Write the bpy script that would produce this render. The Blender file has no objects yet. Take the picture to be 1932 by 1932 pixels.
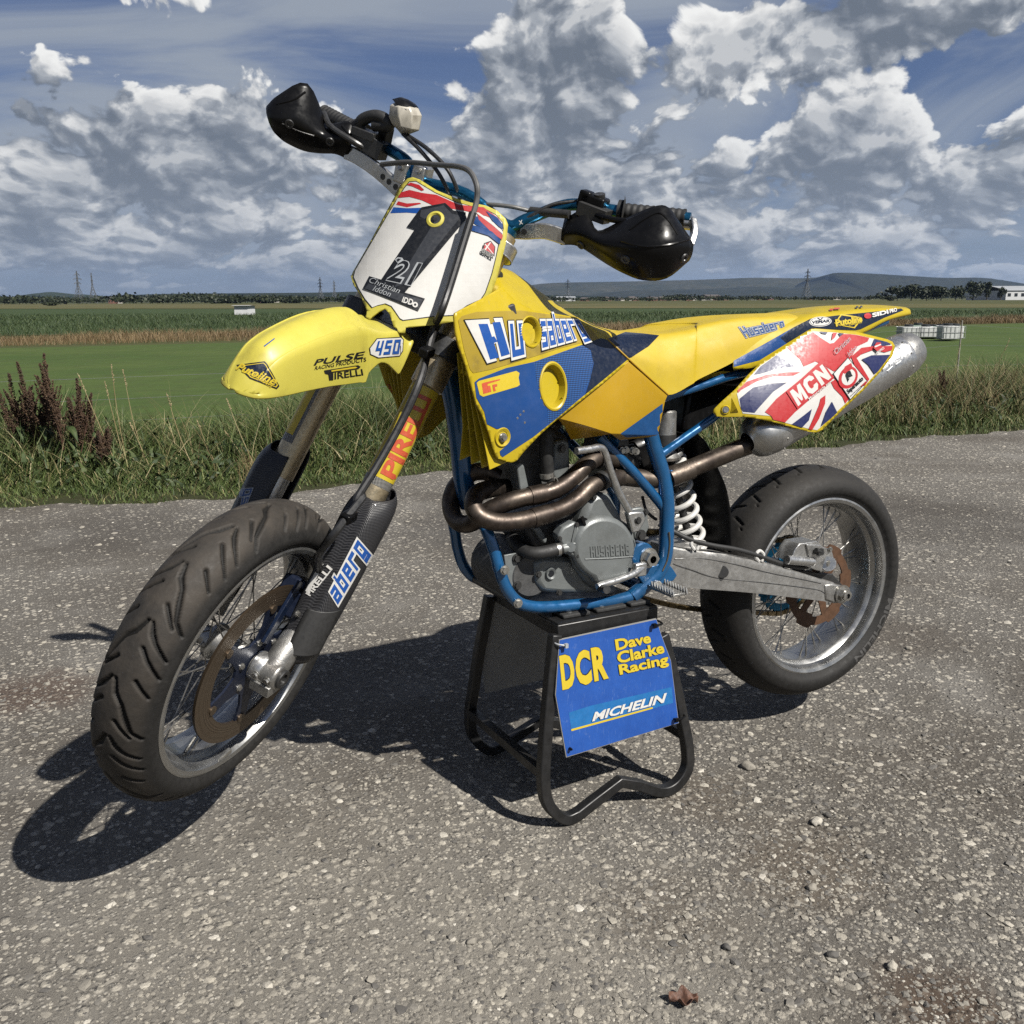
import bpy, bmesh, math, random
import numpy as np
from mathutils import Vector, Matrix
from mathutils.bvhtree import BVHTree
from mathutils.geometry import tessellate_polygon

random.seed(7); np.random.seed(7)
scene = bpy.context.scene
COL = scene.collection
R = math.radians

# ------------------------------------------------------------------ camera
CAM = np.array([-1.803, -1.773, 1.105])
YAW, PITCH = -0.4870, -0.2190
FPX = 1796.5                      # focal length for a 1932 pixel wide frame
def _rot(ax, t):
    ax = np.array(ax, float); ax /= np.linalg.norm(ax)
    K = np.array([[0, -ax[2], ax[1]], [ax[2], 0, -ax[0]], [-ax[1], ax[0], 0]])
    return np.eye(3) + math.sin(t) * K + (1 - math.cos(t)) * K @ K
CR = _rot((0, 0, 1), YAW) @ _rot((1, 0, 0), PITCH) @ np.array([[1, 0, 0], [0, 0, -1], [0, 1, 0.]]) @ _rot((0, 0, 1), -0.005)
cam = bpy.data.cameras.new('camera')
cam.sensor_width = 36.0
cam.lens = 36.0 * FPX / 1932.0
cam.clip_start, cam.clip_end = 0.05, 60000
cam_o = bpy.data.objects.new('camera', cam); COL.objects.link(cam_o)
M = Matrix([list(CR[i]) + [CAM[i]] for i in range(3)] + [[0, 0, 0, 1]])
cam_o.matrix_world = M
scene.camera = cam_o
scene.cycles.use_denoising = False; scene.cycles.sample_clamp_indirect = 2.0; scene.cycles.blur_glossy = 1.0; scene.cycles.max_bounces = 6; scene.cycles.diffuse_bounces = 1; scene.cycles.glossy_bounces = 3
scene.render.resolution_x = scene.render.resolution_y = 1024

# ------------------------------------------------------------------ view, sun
scene.view_settings.view_transform = 'Standard'
scene.view_settings.look = 'None'
scene.view_settings.gamma = 1
scene.view_settings.use_curve_mapping = False
scene.view_settings.exposure = 1.05
SUN_AZ, SUN_EL = R(-70), R(46)    # direction towards the sun, from +X counter-clockwise
sdir = Vector((math.cos(SUN_AZ) * math.cos(SUN_EL), math.sin(SUN_AZ) * math.cos(SUN_EL), math.sin(SUN_EL)))
sl = bpy.data.lights.new('sun', 'SUN'); sl.energy = 5.0; sl.angle = R(0.53); sl.color = (1.0, 0.955, 0.88)
so = bpy.data.objects.new('sun', sl); COL.objects.link(so); so.location = (20, -40, 50)
so.rotation_euler = sdir.to_track_quat('Z', 'Y').to_euler()

# ------------------------------------------------------------------ pixel rays used while measuring
def ray(u, v):
    d = CR @ np.array([(u - 966) / FPX, -(v - 966) / FPX, -1.0])
    return d / np.linalg.norm(d)
def hitp(u, v, c, n):
    d = ray(u, v); n = np.array(n, float)
    t = ((np.array(c) - CAM) @ n) / (d @ n)
    return Vector(CAM + d * t)
def G(u, v, z=0.0): return hitp(u, v, (0, 0, z), (0, 0, 1))
def proj(X):
    q = CR.T @ (np.array(X) - CAM)
    return 966 + FPX * q[0] / -q[2], 966 - FPX * q[1] / -q[2]

# ------------------------------------------------------------------ node helper
class NT:
    def __init__(s, tree): s.t = tree; s.n = tree.nodes; s.l = tree.links
    def node(s, typ, **kw):
        n = s.n.new(typ)
        for k, v in kw.items(): setattr(n, k, v)
        return n
    def val(s, x, sock):
        if hasattr(x, 'links') or isinstance(x, bpy.types.NodeSocket): s.l.new(x, sock)
        else: sock.default_value = x
    def math(s, op, a, b=None, c=None, clamp=False):
        n = s.node('ShaderNodeMath', operation=op, use_clamp=clamp)
        for i, x in enumerate((a, b, c)):
            if x is not None: s.val(x, n.inputs[i])
        return n.outputs[0]
    def vmath(s, op, a, b=None, scale=None):
        n = s.node('ShaderNodeVectorMath', operation=op)
        s.val(a, n.inputs[0])
        if b is not None: s.val(b, n.inputs[1])
        if scale is not None: s.val(scale, n.inputs['Scale'])
        return n.outputs['Value'] if op in ('DOT_PRODUCT', 'LENGTH') else n.outputs[0]
    def comb(s, x, y, z):
        n = s.node('ShaderNodeCombineXYZ')
        for i, a in enumerate((x, y, z)): s.val(a, n.inputs[i])
        return n.outputs[0]
    def sep(s, v):
        n = s.node('ShaderNodeSeparateXYZ'); s.val(v, n.inputs[0]); return n.outputs
    def noise(s, vec, scale=5, detail=4, rough=0.5, dist=0.0, lac=2.0, dim='3D'):
        n = s.node('ShaderNodeTexNoise', noise_dimensions=dim)
        if vec is not None: s.val(vec, n.inputs['Vector'])
        for k, x in (('Scale', scale), ('Detail', detail), ('Roughness', rough), ('Distortion', dist), ('Lacunarity', lac)):
            s.val(x, n.inputs[k])
        return n.outputs[0]
    def voro(s, vec, scale=5, feature='F1', out='Distance', rand=1.0, detail=0.0, rough=0.5, dim='3D'):
        n = s.node('ShaderNodeTexVoronoi', feature=feature, voronoi_dimensions=dim)
        if vec is not None: s.val(vec, n.inputs['Vector'])
        s.val(scale, n.inputs['Scale']); s.val(rand, n.inputs['Randomness'])
        if 'Detail' in n.inputs: s.val(detail, n.inputs['Detail']); s.val(rough, n.inputs['Roughness'])
        return n.outputs[out]
    def map(s, x, a, b, c=0.0, d=1.0, smooth=False):
        n = s.node('ShaderNodeMapRange', interpolation_type='SMOOTHSTEP' if smooth else 'LINEAR')
        for i, q in enumerate((x, a, b, c, d)): s.val(q, n.inputs[i])
        return n.outputs[0]
    def mix(s, f, a, b, blend='MIX'):
        n = s.node('ShaderNodeMix', data_type='RGBA', blend_type=blend)
        s.val(f, n.inputs[0])
        for x, i in ((a, 6), (b, 7)):
            if isinstance(x, tuple): x = tuple(x) + ((1,) if len(x) == 3 else ())
            s.val(x, n.inputs[i])
        return n.outputs[2]
    def ramp(s, f, stops):
        n = s.node('ShaderNodeValToRGB'); s.val(f, n.inputs[0])
        e = n.color_ramp.elements
        while len(e) < len(stops): e.new(0.5)
        for q, (p, c) in zip(e, stops): q.position = p; q.color = tuple(c) + ((1,) if len(c) == 3 else ())
        return n.outputs[0]
    def bump(s, h, strength=0.5, dist=0.01):
        n = s.node('ShaderNodeBump'); s.val(h, n.inputs['Height'])
        n.inputs['Strength'].default_value = strength; n.inputs['Distance'].default_value = dist
        return n.outputs[0]
# ------------------------------------------------------------------ sky: clear-sky model plus broken cumulus
world = bpy.data.worlds.new('World'); scene.world = world
world.use_nodes = True
world.cycles.sampling_method = 'NONE'
SEED = (3.3, 1.7)
T0 = 0.738
def build_sky():
    w = NT(world.node_tree); w.n.clear()
    out = w.node('ShaderNodeOutputWorld'); bg = w.node('ShaderNodeBackground')
    w.l.new(bg.outputs[0], out.inputs[0])
    bg.inputs['Strength'].default_value = 0.05
    sky = w.node('ShaderNodeTexSky', sky_type='NISHITA')
    sky.sun_disc = False; sky.sun_elevation = SUN_EL
    sky.sun_rotation = R(90) - SUN_AZ
    sky.air_density = 1.0; sky.dust_density = 0.6; sky.ozone_density = 1.6
    tc = w.node('ShaderNodeTexCoord')
    vr = w.node('ShaderNodeVectorRotate', rotation_type='Z_AXIS')
    w.l.new(tc.outputs['Generated'], vr.inputs['Vector']); vr.inputs['Angle'].default_value = -YAW
    x, y, z = w.sep(vr.outputs[0])
    az = w.math('ARCTAN2', x, y)
    el = w.math('ARCSINE', z)
    ela = w.math('ABSOLUTE', el)
    # cumulus coordinates: flatter and finer towards the horizon
    elw = w.math('MULTIPLY', w.math('POWER', w.math('ADD', ela, 0.015), 0.58), 1.15)
    def field(dx, dy):
        v = w.comb(w.math('ADD', az, dx + SEED[0]), w.math('ADD', elw, dy + SEED[1]), 3.7)
        big = w.noise(v, 5.2, 3, 0.5, dim='2D')
        warp = w.noise(v, 9, 2, 0.55, dim='2D')
        v2 = w.vmath('ADD', v, w.comb(w.math('MULTIPLY', warp, 0.06), w.math('MULTIPLY', warp, -0.05), 0.0))
        puff = w.math('SUBTRACT', 1.0, w.voro(v2, 12.0, 'SMOOTH_F1', detail=3.6, rough=0.58, dim='2D'))
        fine = w.noise(v2, 30, 7, 0.66, dim='2D')
        t = w.math('MULTIPLY_ADD', puff, 0.62, w.math('MULTIPLY', big, 0.75))
        return w.math('MULTIPLY_ADD', fine, 0.36, t)
    def pix(u, v):
        d = ray(u, v); c, s = math.cos(-YAW), math.sin(-YAW)
        X, Y = d[0] * c - d[1] * s, d[0] * s + d[1] * c
        return math.atan2(X, Y), math.asin(d[2])
    # where the larger clouds stand and where the gaps are: centre, half sizes (pixels of a 1932 frame), weight
    blobs = [(60, 230, 150, 150, .16), (400, 200, 130, 130, .17), (470, 300, 330, 110, .14), (230, 330, 260, 110, .10),
             (1040, 60, 110, 110, .30), (1010, 230, 150, 130, .22), (930, 400, 260, 160, .16), (1150, 330, 200, 120, .12),
             (1680, 40, 360, 80, .42), (1420, 80, 170, 80, .24), (1560, 230, 140, 60, .22), (1760, 330, 200, 90, .16),
             (1450, 400, 420, 110, .14), (1120, 215, 90, 35, .14), (300, 480, 500, 90, .10), (1400, 500, 600, 60, .10),
             (750, 330, 160, 60, .05), (830, 15, 120, 60, -.35), (130, 15, 120, 60, -.30), (470, 20, 120, 50, -.25), (1830, 140, 60, 60, -.25),
             (200, 90, 260, 90, -.28), (680, 110, 260, 120, -.34), (700, 230, 150, 80, -.18), (1300, 215, 160, 70, -.34),
             (1270, 60, 50, 60, -.22), (1850, 180, 100, 60, -.2), (1230, 20, 40, 70, -.2), (120, 160, 100, 60, -.12)]
    bias = None
    for (u, v, su, sv, wt) in blobs:
        a, e = pix(u, v); a2, _ = pix(u + su, v); _, e2 = pix(u, v - sv)
        dx = w.math('MULTIPLY', w.math('SUBTRACT', az, a), 1 / max(abs(a2 - a), .01))
        dy = w.math('MULTIPLY', w.math('SUBTRACT', el, e), 1 / max(abs(e2 - e), .01))
        r2 = w.math('MULTIPLY_ADD', dx, dx, w.math('MULTIPLY', dy, dy))
        g = w.math('POWER', 2.718, w.math('MULTIPLY', r2, -0.9))
        bias = w.math('MULTIPLY_ADD', g, wt, bias if bias is not None else 0.0)
    # broken cloud fills the lower sky, the gaps lie higher up
    bias = w.math('ADD', bias, w.map(el, 0.16, 0.42, 0.135, -0.06, smooth=True))
    base = w.math('ADD', field(0, 0), bias)
    lit = w.math('ADD', field(0.016, 0.036), bias)
    lit2 = w.math('ADD', field(0.005, 0.012), bias)
    cover = w.map(base, T0, T0 + 0.10, smooth=True)
    thick = w.map(base, T0 + .05, T0 + .46)
    edge = w.math('ADD', w.map(w.math('SUBTRACT', base, lit), -0.20, 0.20, -0.05, 0.68), w.map(w.math('SUBTRACT', base, lit2), -0.09, 0.09, -0.06, 0.38))
    # bright where it faces the sun and is thin, grey in the thick bases
    bright = w.math('MULTIPLY', w.math('MULTIPLY_ADD', edge, 1.0, 0.05), w.map(thick, 0.0, 1.0, 1.0, 0.62), clamp=True)
    ccol = w.ramp(bright, [(0.0, (1.4, 1.65, 2.05)), (0.25, (2.0, 2.25, 2.65)), (0.55, (3.6, 3.85, 4.2)), (0.85, (7.6, 7.6, 7.5)), (1.0, (8.8, 8.8, 8.6))])
    # thin high veil
    vv = w.comb(w.math('MULTIPLY', az, 1.0), w.math('MULTIPLY', el, 3.2), 1.3)
    veil = w.map(w.noise(vv, 2.3, 6, 0.56, 0.8, dim='2D'), 0.28, 0.62, 0.14, 0.95, smooth=True)
    veil = w.math('MULTIPLY', veil, w.map(el, 0.52, 0.30, 0.25, 1.0, smooth=True))
    c1 = w.mix(veil, w.vmath('MULTIPLY', sky.outputs[0], (0.24, 0.315, 0.50)), (3.1, 3.5, 4.1))
    # haze low down
    low = w.map(ela, 0.0, 0.22, 0.8, 0.0, smooth=True)
    ccol = w.mix(w.math('MULTIPLY', low, 0.55), ccol, (2.7, 3.05, 3.55))
    c2 = w.mix(cover, c1, ccol)
    c3 = w.mix(w.map(ela, 0.0, 0.06, 0.75, 0.0, smooth=True), c2, (2.15, 2.5, 3.0))
    w.l.new(c3, bg.inputs['Color'])
build_sky()
# ------------------------------------------------------------------ mesh builders
def V(*a): return Vector(a)
def lerp(a, b, t): return a + (b - a) * t
def catmull(pts, n=8, closed=False):
    P = [Vector(p) for p in pts]; out = []
    m = len(P); rng = m if closed else m - 1
    for i in range(rng):
        if closed: p0, p1, p2, p3 = P[(i - 1) % m], P[i], P[(i + 1) % m], P[(i + 2) % m]
        else:
            p1, p2 = P[i], P[i + 1]
            p0 = P[i - 1] if i > 0 else p1 * 2 - p2
            p3 = P[i + 2] if i + 2 < m else p2 * 2 - p1
        for j in range(n):
            t = j / n
            out.append(0.5 * ((2 * p1) + (p2 - p0) * t + (2 * p0 - 5 * p1 + 4 * p2 - p3) * t * t + (3 * p1 - p0 - 3 * p2 + p3) * t ** 3))
    if not closed: out.append(P[-1])
    return out
def frame(d):
    d = Vector(d).normalized()
    a = Vector((0, 0, 1)) if abs(d.z) < 0.9 else Vector((1, 0, 0))
    x = a.cross(d).normalized(); return x, d.cross(x), d

class MB:
    def __init__(s): s.v = []; s.f = []; s.mi = []
    def add(s, vs, fs, mi=0):
        o = len(s.v); s.v += [tuple(p) for p in vs]
        s.f += [tuple(i + o for i in f) for f in fs]; s.mi += [mi] * len(fs)
    def box(s, c, size, rot=None, mi=0):
        c = Vector(c); h = Vector(size) / 2; m = rot if rot is not None else Matrix.Identity(3)
        vs = [c + m @ Vector((x * h.x, y * h.y, z * h.z)) for z in (-1, 1) for y in (-1, 1) for x in (-1, 1)]
        s.add(vs, [(0, 2, 3, 1), (4, 5, 7, 6), (0, 1, 5, 4), (2, 6, 7, 3), (0, 4, 6, 2), (1, 3, 7, 5)], mi); return s
    def hexa(s, lo, hi, mi=0):
        n = len(lo); s.add(list(lo) + list(hi), [tuple(range(n))[::-1], tuple(range(n, 2 * n))] + [(i, (i + 1) % n, n + (i + 1) % n, n + i) for i in range(n)], mi); return s
    def tube(s, pts, r, n=10, closed=False, mi=0, caps=True, sq=None, up=None):
        P = [Vector(p) for p in pts]; m = len(P)
        rs = r if isinstance(r, (list, tuple)) else [r] * m
        T = []
        for i in range(m):
            a = P[i - 1] if (i > 0 or closed) else P[i]; b = P[(i + 1) % m] if (i < m - 1 or closed) else P[i]
            T.append((b - a).normalized())
        x, y, _ = frame(T[0])
        if up is not None:
            y = (Vector(up) - T[0] * Vector(up).dot(T[0])).normalized(); x = y.cross(T[0]).normalized()
        vs = []
        for i in range(m):
            if i:
                ax = T[i - 1].cross(T[i])
                if ax.length > 1e-9:
                    q = Matrix.Rotation(T[i - 1].angle(T[i]), 3, ax); x = q @ x; y = q @ y
            for k in range(n):
                if sq:
                    cx, cy = ((1, 1), (-1, 1), (-1, -1), (1, -1))[k]
                    vs.append(P[i] + x * (cx * sq[0]) + y * (cy * sq[1]))
                else:
                    a = 2 * math.pi * k / n; vs.append(P[i] + (x * math.cos(a) + y * math.sin(a)) * rs[i])
        fs = []
        for i in range(m if closed else m - 1):
            j = (i + 1) % m
            for k in range(n): fs.append((i * n + k, i * n + (k + 1) % n, j * n + (k + 1) % n, j * n + k))
        if caps and not closed: fs += [tuple(range(n))[::-1], tuple((m - 1) * n + k for k in range(n))]
        s.add(vs, fs, mi); return s
    def sqtube(s, pts, w, h, up=None, closed=False, mi=0):
        return s.tube(pts, 1, 4, closed, mi, True, (w / 2, h / 2), up)
    def revolve(s, prof, o, axis, n=48, mi=0, closed=False, a0=0, a1=2 * math.pi, ref=None):
        o = Vector(o); x, y, d = frame(axis)
        if ref is not None:
            x = (Vector(ref) - d * Vector(ref).dot(d)).normalized(); y = d.cross(x)
        full = abs(a1 - a0 - 2 * math.pi) < 1e-6; m = len(prof); vs = []; k1 = n if full else n + 1
        for k in range(k1):
            a = a0 + (a1 - a0) * k / n; u = x * math.cos(a) + y * math.sin(a)
            for (r, t) in prof: vs.append(o + u * r + d * t)
        fs = []
        for k in range(n):
            j = (k + 1) % k1
            for i in range(m if closed else m - 1):
                q = (i + 1) % m; fs.append((k * m + i, j * m + i, j * m + q, k * m + q))
        s.add(vs, fs, mi); return s
    def cyl(s, a, b, r, n=20, r2=None, mi=0, bev=0.0):
        a = Vector(a); b = Vector(b); L = (b - a).length; r2 = r if r2 is None else r2
        pr = [(0.0005, 0), (r - bev, 0), (r, bev), (r2, L - bev), (r2 - bev, L), (0.0005, L)]
        return s.revolve(pr, a, b - a, n, mi)
    def bolt(s, c, ax, r=0.006, h=0.005, mi=0):
        ax = Vector(ax).normalized(); c = Vector(c)
        s.cyl(c, c + ax * h * .35, r * 1.35, 16, mi=mi); s.cyl(c + ax * h * .35, c + ax * h, r, 6, mi=mi); return s
    def ell(s, c, rad, nu=16, nv=10, rot=None, mi=0):
        c = Vector(c); m = rot or Matrix.Identity(3); vs = []; fs = []
        for j in range(nv + 1):
            t = math.pi * j / nv
            for i in range(nu):
                a = 2 * math.pi * i / nu
                vs.append(c + m @ Vector((rad[0] * math.sin(t) * math.cos(a), rad[1] * math.sin(t) * math.sin(a), rad[2] * math.cos(t))))
        for j in range(nv):
            for i in range(nu): fs.append((j * nu + i, (j + 1) * nu + i, (j + 1) * nu + (i + 1) % nu, j * nu + (i + 1) % nu))
        s.add(vs, fs, mi); return s
    def prism(s, poly, off, mi=0):
        off = Vector(off); lo = [Vector(p) for p in poly]; return s.hexa(lo, [p + off for p in lo], mi)
    def grid(s, rows, mi=0, wrap=False):
        n = len(rows[0]); m = len(rows); vs = [p for r in rows for p in r]; fs = []
        for i in range(m - 1):
            for j in range(n if wrap else n - 1):
                k = (j + 1) % n; fs.append((i * n + j, i * n + k, (i + 1) * n + k, (i + 1) * n + j))
        s.add(vs, fs, mi); return s
    def surf(s, rows, nu=6, nv=6, mi=0):
        d = [catmull(r, nu) for r in rows]
        cols = [catmull([r[i] for r in d], nv) for i in range(len(d[0]))]
        return s.grid([[c[j] for c in cols] for j in range(len(cols[0]))], mi)

WORLD = {}
def link(o): COL.objects.link(o); return o
def place(o, parent=None, mw=None):
    mw = mw or Matrix.Identity(4); WORLD[o.name] = mw
    if parent is not None:
        o.parent = parent; o.matrix_parent_inverse = Matrix.Identity(4); o.matrix_basis = WORLD[parent.name].inverted() @ mw
    else: o.matrix_basis = mw
    return o
def tag(o, label=None, cat=None, group=None, kind=None):
    for k, x in (('label', label), ('category', cat), ('group', group), ('kind', kind)):
        if x: o[k] = x
    return o
def empty(name, loc, label, cat, group=None, rz=0.0):
    o = link(bpy.data.objects.new(name, None)); o.empty_display_size = 0.1
    place(o, None, Matrix.Translation(Vector(loc)) @ Matrix.Rotation(rz, 4, 'Z')); return tag(o, label, cat, group)
def mesh(name, mb, mats, smooth=35):
    me = bpy.data.meshes.new(name); me.from_pydata(mb.v, [], mb.f)
    mats = mats if isinstance(mats, (list, tuple)) else [mats]
    for m in mats: me.materials.append(m)
    if len(mats) > 1: me.polygons.foreach_set('material_index', mb.mi)
    if smooth:
        bm = bmesh.new(); bm.from_mesh(me); bmesh.ops.recalc_face_normals(bm, faces=bm.faces); bm.to_mesh(me); bm.free()
        me.polygons.foreach_set('use_smooth', [True] * len(me.polygons)); me.set_sharp_from_angle(angle=R(smooth))
    me.update(); return me
def obj(name, mb, mats, parent=None, smooth=35, bevel=0, thick=0, mw=None, sub=0, off=1.0):
    """mb is in world coordinates unless mw is given; one mesh object."""
    if mw is None and parent is not None and False: pass
    o = link(bpy.data.objects.new(name, mesh(name, mb, mats, smooth) if isinstance(mb, MB) else mb)); place(o, parent, mw)
    if thick: md = o.modifiers.new('thickness', 'SOLIDIFY'); md.thickness = thick; md.offset = off
    if bevel: md = o.modifiers.new('bevel', 'BEVEL'); md.width = bevel; md.segments = 2; md.limit_method = 'ANGLE'; md.angle_limit = R(40)
    if sub: md = o.modifiers.new('smooth', 'SUBSURF'); md.levels = md.render_levels = sub
    return o
def copy_tree(o, mw, label=None, parent=None):
    c = o.copy(); link(c)
    rel = WORLD[o.name]; WORLD[c.name] = mw
    c.parent = parent
    c.matrix_basis = (WORLD[parent.name].inverted() @ mw) if parent else mw
    if label: c['label'] = label
    for ch in list(o.children): copy_tree(ch, mw @ rel.inverted() @ WORLD[ch.name], None, c)
    return c
def np_mesh(name, verts, tris, mat, attr=None, smooth=False, quads=False):
    me = bpy.data.meshes.new(name); k = 4 if quads else 3
    me.vertices.add(len(verts)); me.vertices.foreach_set('co', np.asarray(verts, np.float32).ravel())
    n = len(tris); me.loops.add(n * k); me.loops.foreach_set('vertex_index', np.asarray(tris, np.int32).ravel())
    me.polygons.add(n); me.polygons.foreach_set('loop_start', np.arange(0, n * k, k, dtype=np.int32))
    me.polygons.foreach_set('use_smooth', [smooth] * n)
    me.materials.append(mat)
    if attr is not None:
        for nm, a in attr.items():
            t = me.attributes.new(nm, 'FLOAT', 'POINT'); t.data.foreach_set('value', np.asarray(a, np.float32))
    me.update(calc_edges=True); return me

# ------------------------------------------------------------------ materials
def new_mat(name):
    m = bpy.data.materials.new(name); m.use_nodes = True
    t = NT(m.node_tree); b = m.node_tree.nodes['Principled BSDF']
    t.b = b; t.tc = t.node('ShaderNodeTexCoord').outputs['Object']
    return m, t, b
def solid(name, col, rough=0.5, metal=0.0, vary=0.12, scale=60, bump=0.0, bscale=300, dirt=None, dirt_amt=0.3, spec=0.5, coat=0.0, rvar=0.12):
    """Painted, plastic or metal surface with uneven colour, gloss and a little grime."""
    m, t, b = new_mat(name); kd = 0.53 if metal < .5 else 0.72
    col = tuple(x * kd for x in col); dirt = tuple(x * kd for x in dirt) if dirt else None
    n = t.noise(t.tc, scale, 5, 0.6)
    c = t.mix(t.map(n, 0.3, 0.7), tuple(x * (1 - vary) for x in col), tuple(min(1, x * (1 + vary)) for x in col))
    if dirt:
        g = t.map(t.noise(t.tc, scale * 0.35, 8, 0.68), 0.5, 0.72, 0, dirt_amt)
        c = t.mix(g, c, dirt)
    t.l.new(c, b.inputs['Base Color'])
    t.l.new(t.map(t.noise(t.tc, scale * 2.3, 4, 0.6), 0.3, 0.7, max(.02, rough - rvar), min(1, rough + rvar)), b.inputs['Roughness'])
    b.inputs['Metallic'].default_value = metal; b.inputs['Specular IOR Level'].default_value = spec
    b.inputs['Coat Weight'].default_value = coat; b.inputs['Coat Roughness'].default_value = 0.08
    if bump: t.l.new(t.bump(t.noise(t.tc, bscale, 4, 0.6), bump, 0.002), b.inputs['Normal'])
    return m
# ------------------------------------------------------------------ ground materials
def mat_gravel():
    m, t, b = new_mat('old_chipped_asphalt')
    p = t.tc
    v1 = t.voro(p, 95, out='Color'); vd = t.voro(p, 95); g1 = t.noise(p, 420, 4, 0.7); g2 = t.noise(p, 60, 6, 0.7)
    v2 = t.voro(p, 38, out='Color'); vd2 = t.voro(p, 38)
    patch = t.noise(p, 0.9, 6, 0.62); patch2 = t.noise(p, 2.6, 5, 0.6)
    s1 = t.sep(v1)[0]; s2 = t.sep(v2)[0]
    base = t.mix(t.map(g1, 0.3, 0.7), (0.030, 0.028, 0.026), (0.150, 0.142, 0.130))
    chip = t.mix(s1, (0.045, 0.044, 0.042), (0.36, 0.345, 0.315))
    c = t.mix(t.math('MULTIPLY', t.map(vd, 0.42, 0.22), t.map(s1, 0.35, 0.6)), base, chip)
    big = t.mix(s2, (0.13, 0.125, 0.117), (0.36, 0.34, 0.30))
    c = t.mix(t.math('MULTIPLY', t.map(vd2, 0.40, 0.30), t.map(s2, 0.55, 0.62)), c, big)
    c = t.mix(t.map(patch, 0.46, 0.62, 0, 0.75), c, (0.062, 0.055, 0.047))
    c = t.mix(t.map(patch2, 0.52, 0.70, 0, 0.30), c, (0.23, 0.225, 0.216))
    for (u, v, r, col, am) in ((1790, 1900, .16, (.055, .036, .024), .8), (60, 1305, .26, (.060, .040, .030), .75), (1520, 1640, .24, (.085, .072, .058), .8), (1330, 1500, .20, (.080, .068, .055), .7), (1700, 1200, .35, (.060, .052, .044), .7), (860, 1000, .5, (.045, .042, .040), .6), (1400, 900, .9, (.040, .038, .036), .6), (300, 1120, .5, (.050, .044, .038), .5), (250, 1000, .8, (.040, .037, .034), .5), (1000, 940, .9, (.038, .036, .034), .5), (1750, 980, 1.1, (.040, .037, .034), .5), (620, 1800, .9, (.235, .222, .198), .34), (1150, 1850, .5, (.235, .222, .198), .3), (1250, 1720, .2, (.075, .064, .052), .6)):
        q = G(u, v); dd = t.vmath('LENGTH', t.vmath('SUBTRACT', p, (q.x, q.y, 0.0))); k = t.math('MULTIPLY', t.map(t.math('MULTIPLY_ADD', t.noise(p, 9, 5, .65), r * 1.1, dd), r * 1.5, r * .75, smooth=True), am); c = t.mix(k, c, col)
    c = t.vmath('MULTIPLY', c, (0.90, 0.88, 0.84)); t.l.new(c, b.inputs['Base Color']); b.inputs['Roughness'].default_value = 0.85
    b.inputs['Specular IOR Level'].default_value = 0.3
    h = t.math('MULTIPLY_ADD', t.map(vd, 0.5, 0.1), 0.5, t.math('MULTIPLY_ADD', g1, 0.5, t.math('MULTIPLY', t.map(vd2, 0.5, 0.2), t.map(s2, 0.5, 0.6))))
    t.l.new(t.bump(h, 1.0, 0.006), b.inputs['Normal'])
    return m
def mat_stone():
    m, t, b = new_mat('gravel_stone')
    a = t.node('ShaderNodeAttribute', attribute_name='tone').outputs['Fac']
    c = t.ramp(a, [(0, (0.028, 0.028, 0.031)), (0.25, (0.085, 0.082, 0.078)), (0.6, (0.185, 0.174, 0.155)), (0.85, (0.285, 0.268, 0.235)), (1, (0.44, 0.425, 0.395))])
    c = t.mix(t.map(t.noise(t.tc, 260, 4, 0.65), 0.35, 0.7, 0, 0.45), c, (0.10, 0.092, 0.082))
    c = t.vmath('MULTIPLY', c, (0.94, 0.92, 0.87)); t.l.new(c, b.inputs['Base Color']); b.inputs['Roughness'].default_value = 0.8
    t.l.new(t.bump(t.noise(t.tc, 500, 4, 0.7), 0.7, 0.002), b.inputs['Normal'])
    return m
def mat_blades(name, stops, rough=0.6, trans=0.25):
    m, t, b = new_mat(name)
    a = t.node('ShaderNodeAttribute', attribute_name='tone').outputs['Fac']
    c = t.ramp(a, [(q, tuple(x * .58 for x in col)) for q, col in stops]); t.l.new(c, b.inputs['Base Color'])
    b.inputs['Roughness'].default_value = rough; b.inputs['Specular IOR Level'].default_value = 0.25
    b.inputs['Subsurface Weight'].default_value = 0.0
    return m
def mat_field(name, c1, c2, c3, s1=3.0, s2=40.0, stripe=None):
    m, t, b = new_mat(name)
    c1, c2, c3 = (tuple(x * .59 for x in q) for q in (c1, c2, c3)); n1 = t.noise(t.tc, s1, 6, 0.65); n2 = t.noise(t.tc, s2, 5, 0.7)
    c = t.mix(t.map(n1, 0.35, 0.65), c1, c2); c = t.mix(t.map(n2, 0.45, 0.7, 0, 0.7), c, c3)
    t.l.new(c, b.inputs['Base Color']); b.inputs['Roughness'].default_value = 0.9; b.inputs['Specular IOR Level'].default_value = 0.15
    t.l.new(t.bump(n2, 0.6, 0.05), b.inputs['Normal'])
    return m

# camera-heading frame for the landscape: forward, right
FW = Vector((-math.sin(YAW), math.cos(YAW), 0)); RT = Vector((math.cos(YAW), math.sin(YAW), 0)); C0 = Vector((CAM[0], CAM[1], 0))
def LS(lat, dist, z=0.0): return C0 + RT * lat + FW * dist + Vector((0, 0, z))
def dist_of(v): # distance at which the ground shows at this height of a level frame
    a = ray(966, v); return -CAM[2] / a[2] * (Vector(a).dot(FW))
def at(u, dist, v=None, z=None):
    """a point at this bearing and forward distance, z from v (frame height) unless given"""
    a = Vector(ray(u, v if v is not None else 600)); k = dist / a.dot(FW)
    p = Vector(CAM) + a * k
    if z is not None: p.z = z
    return p

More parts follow.
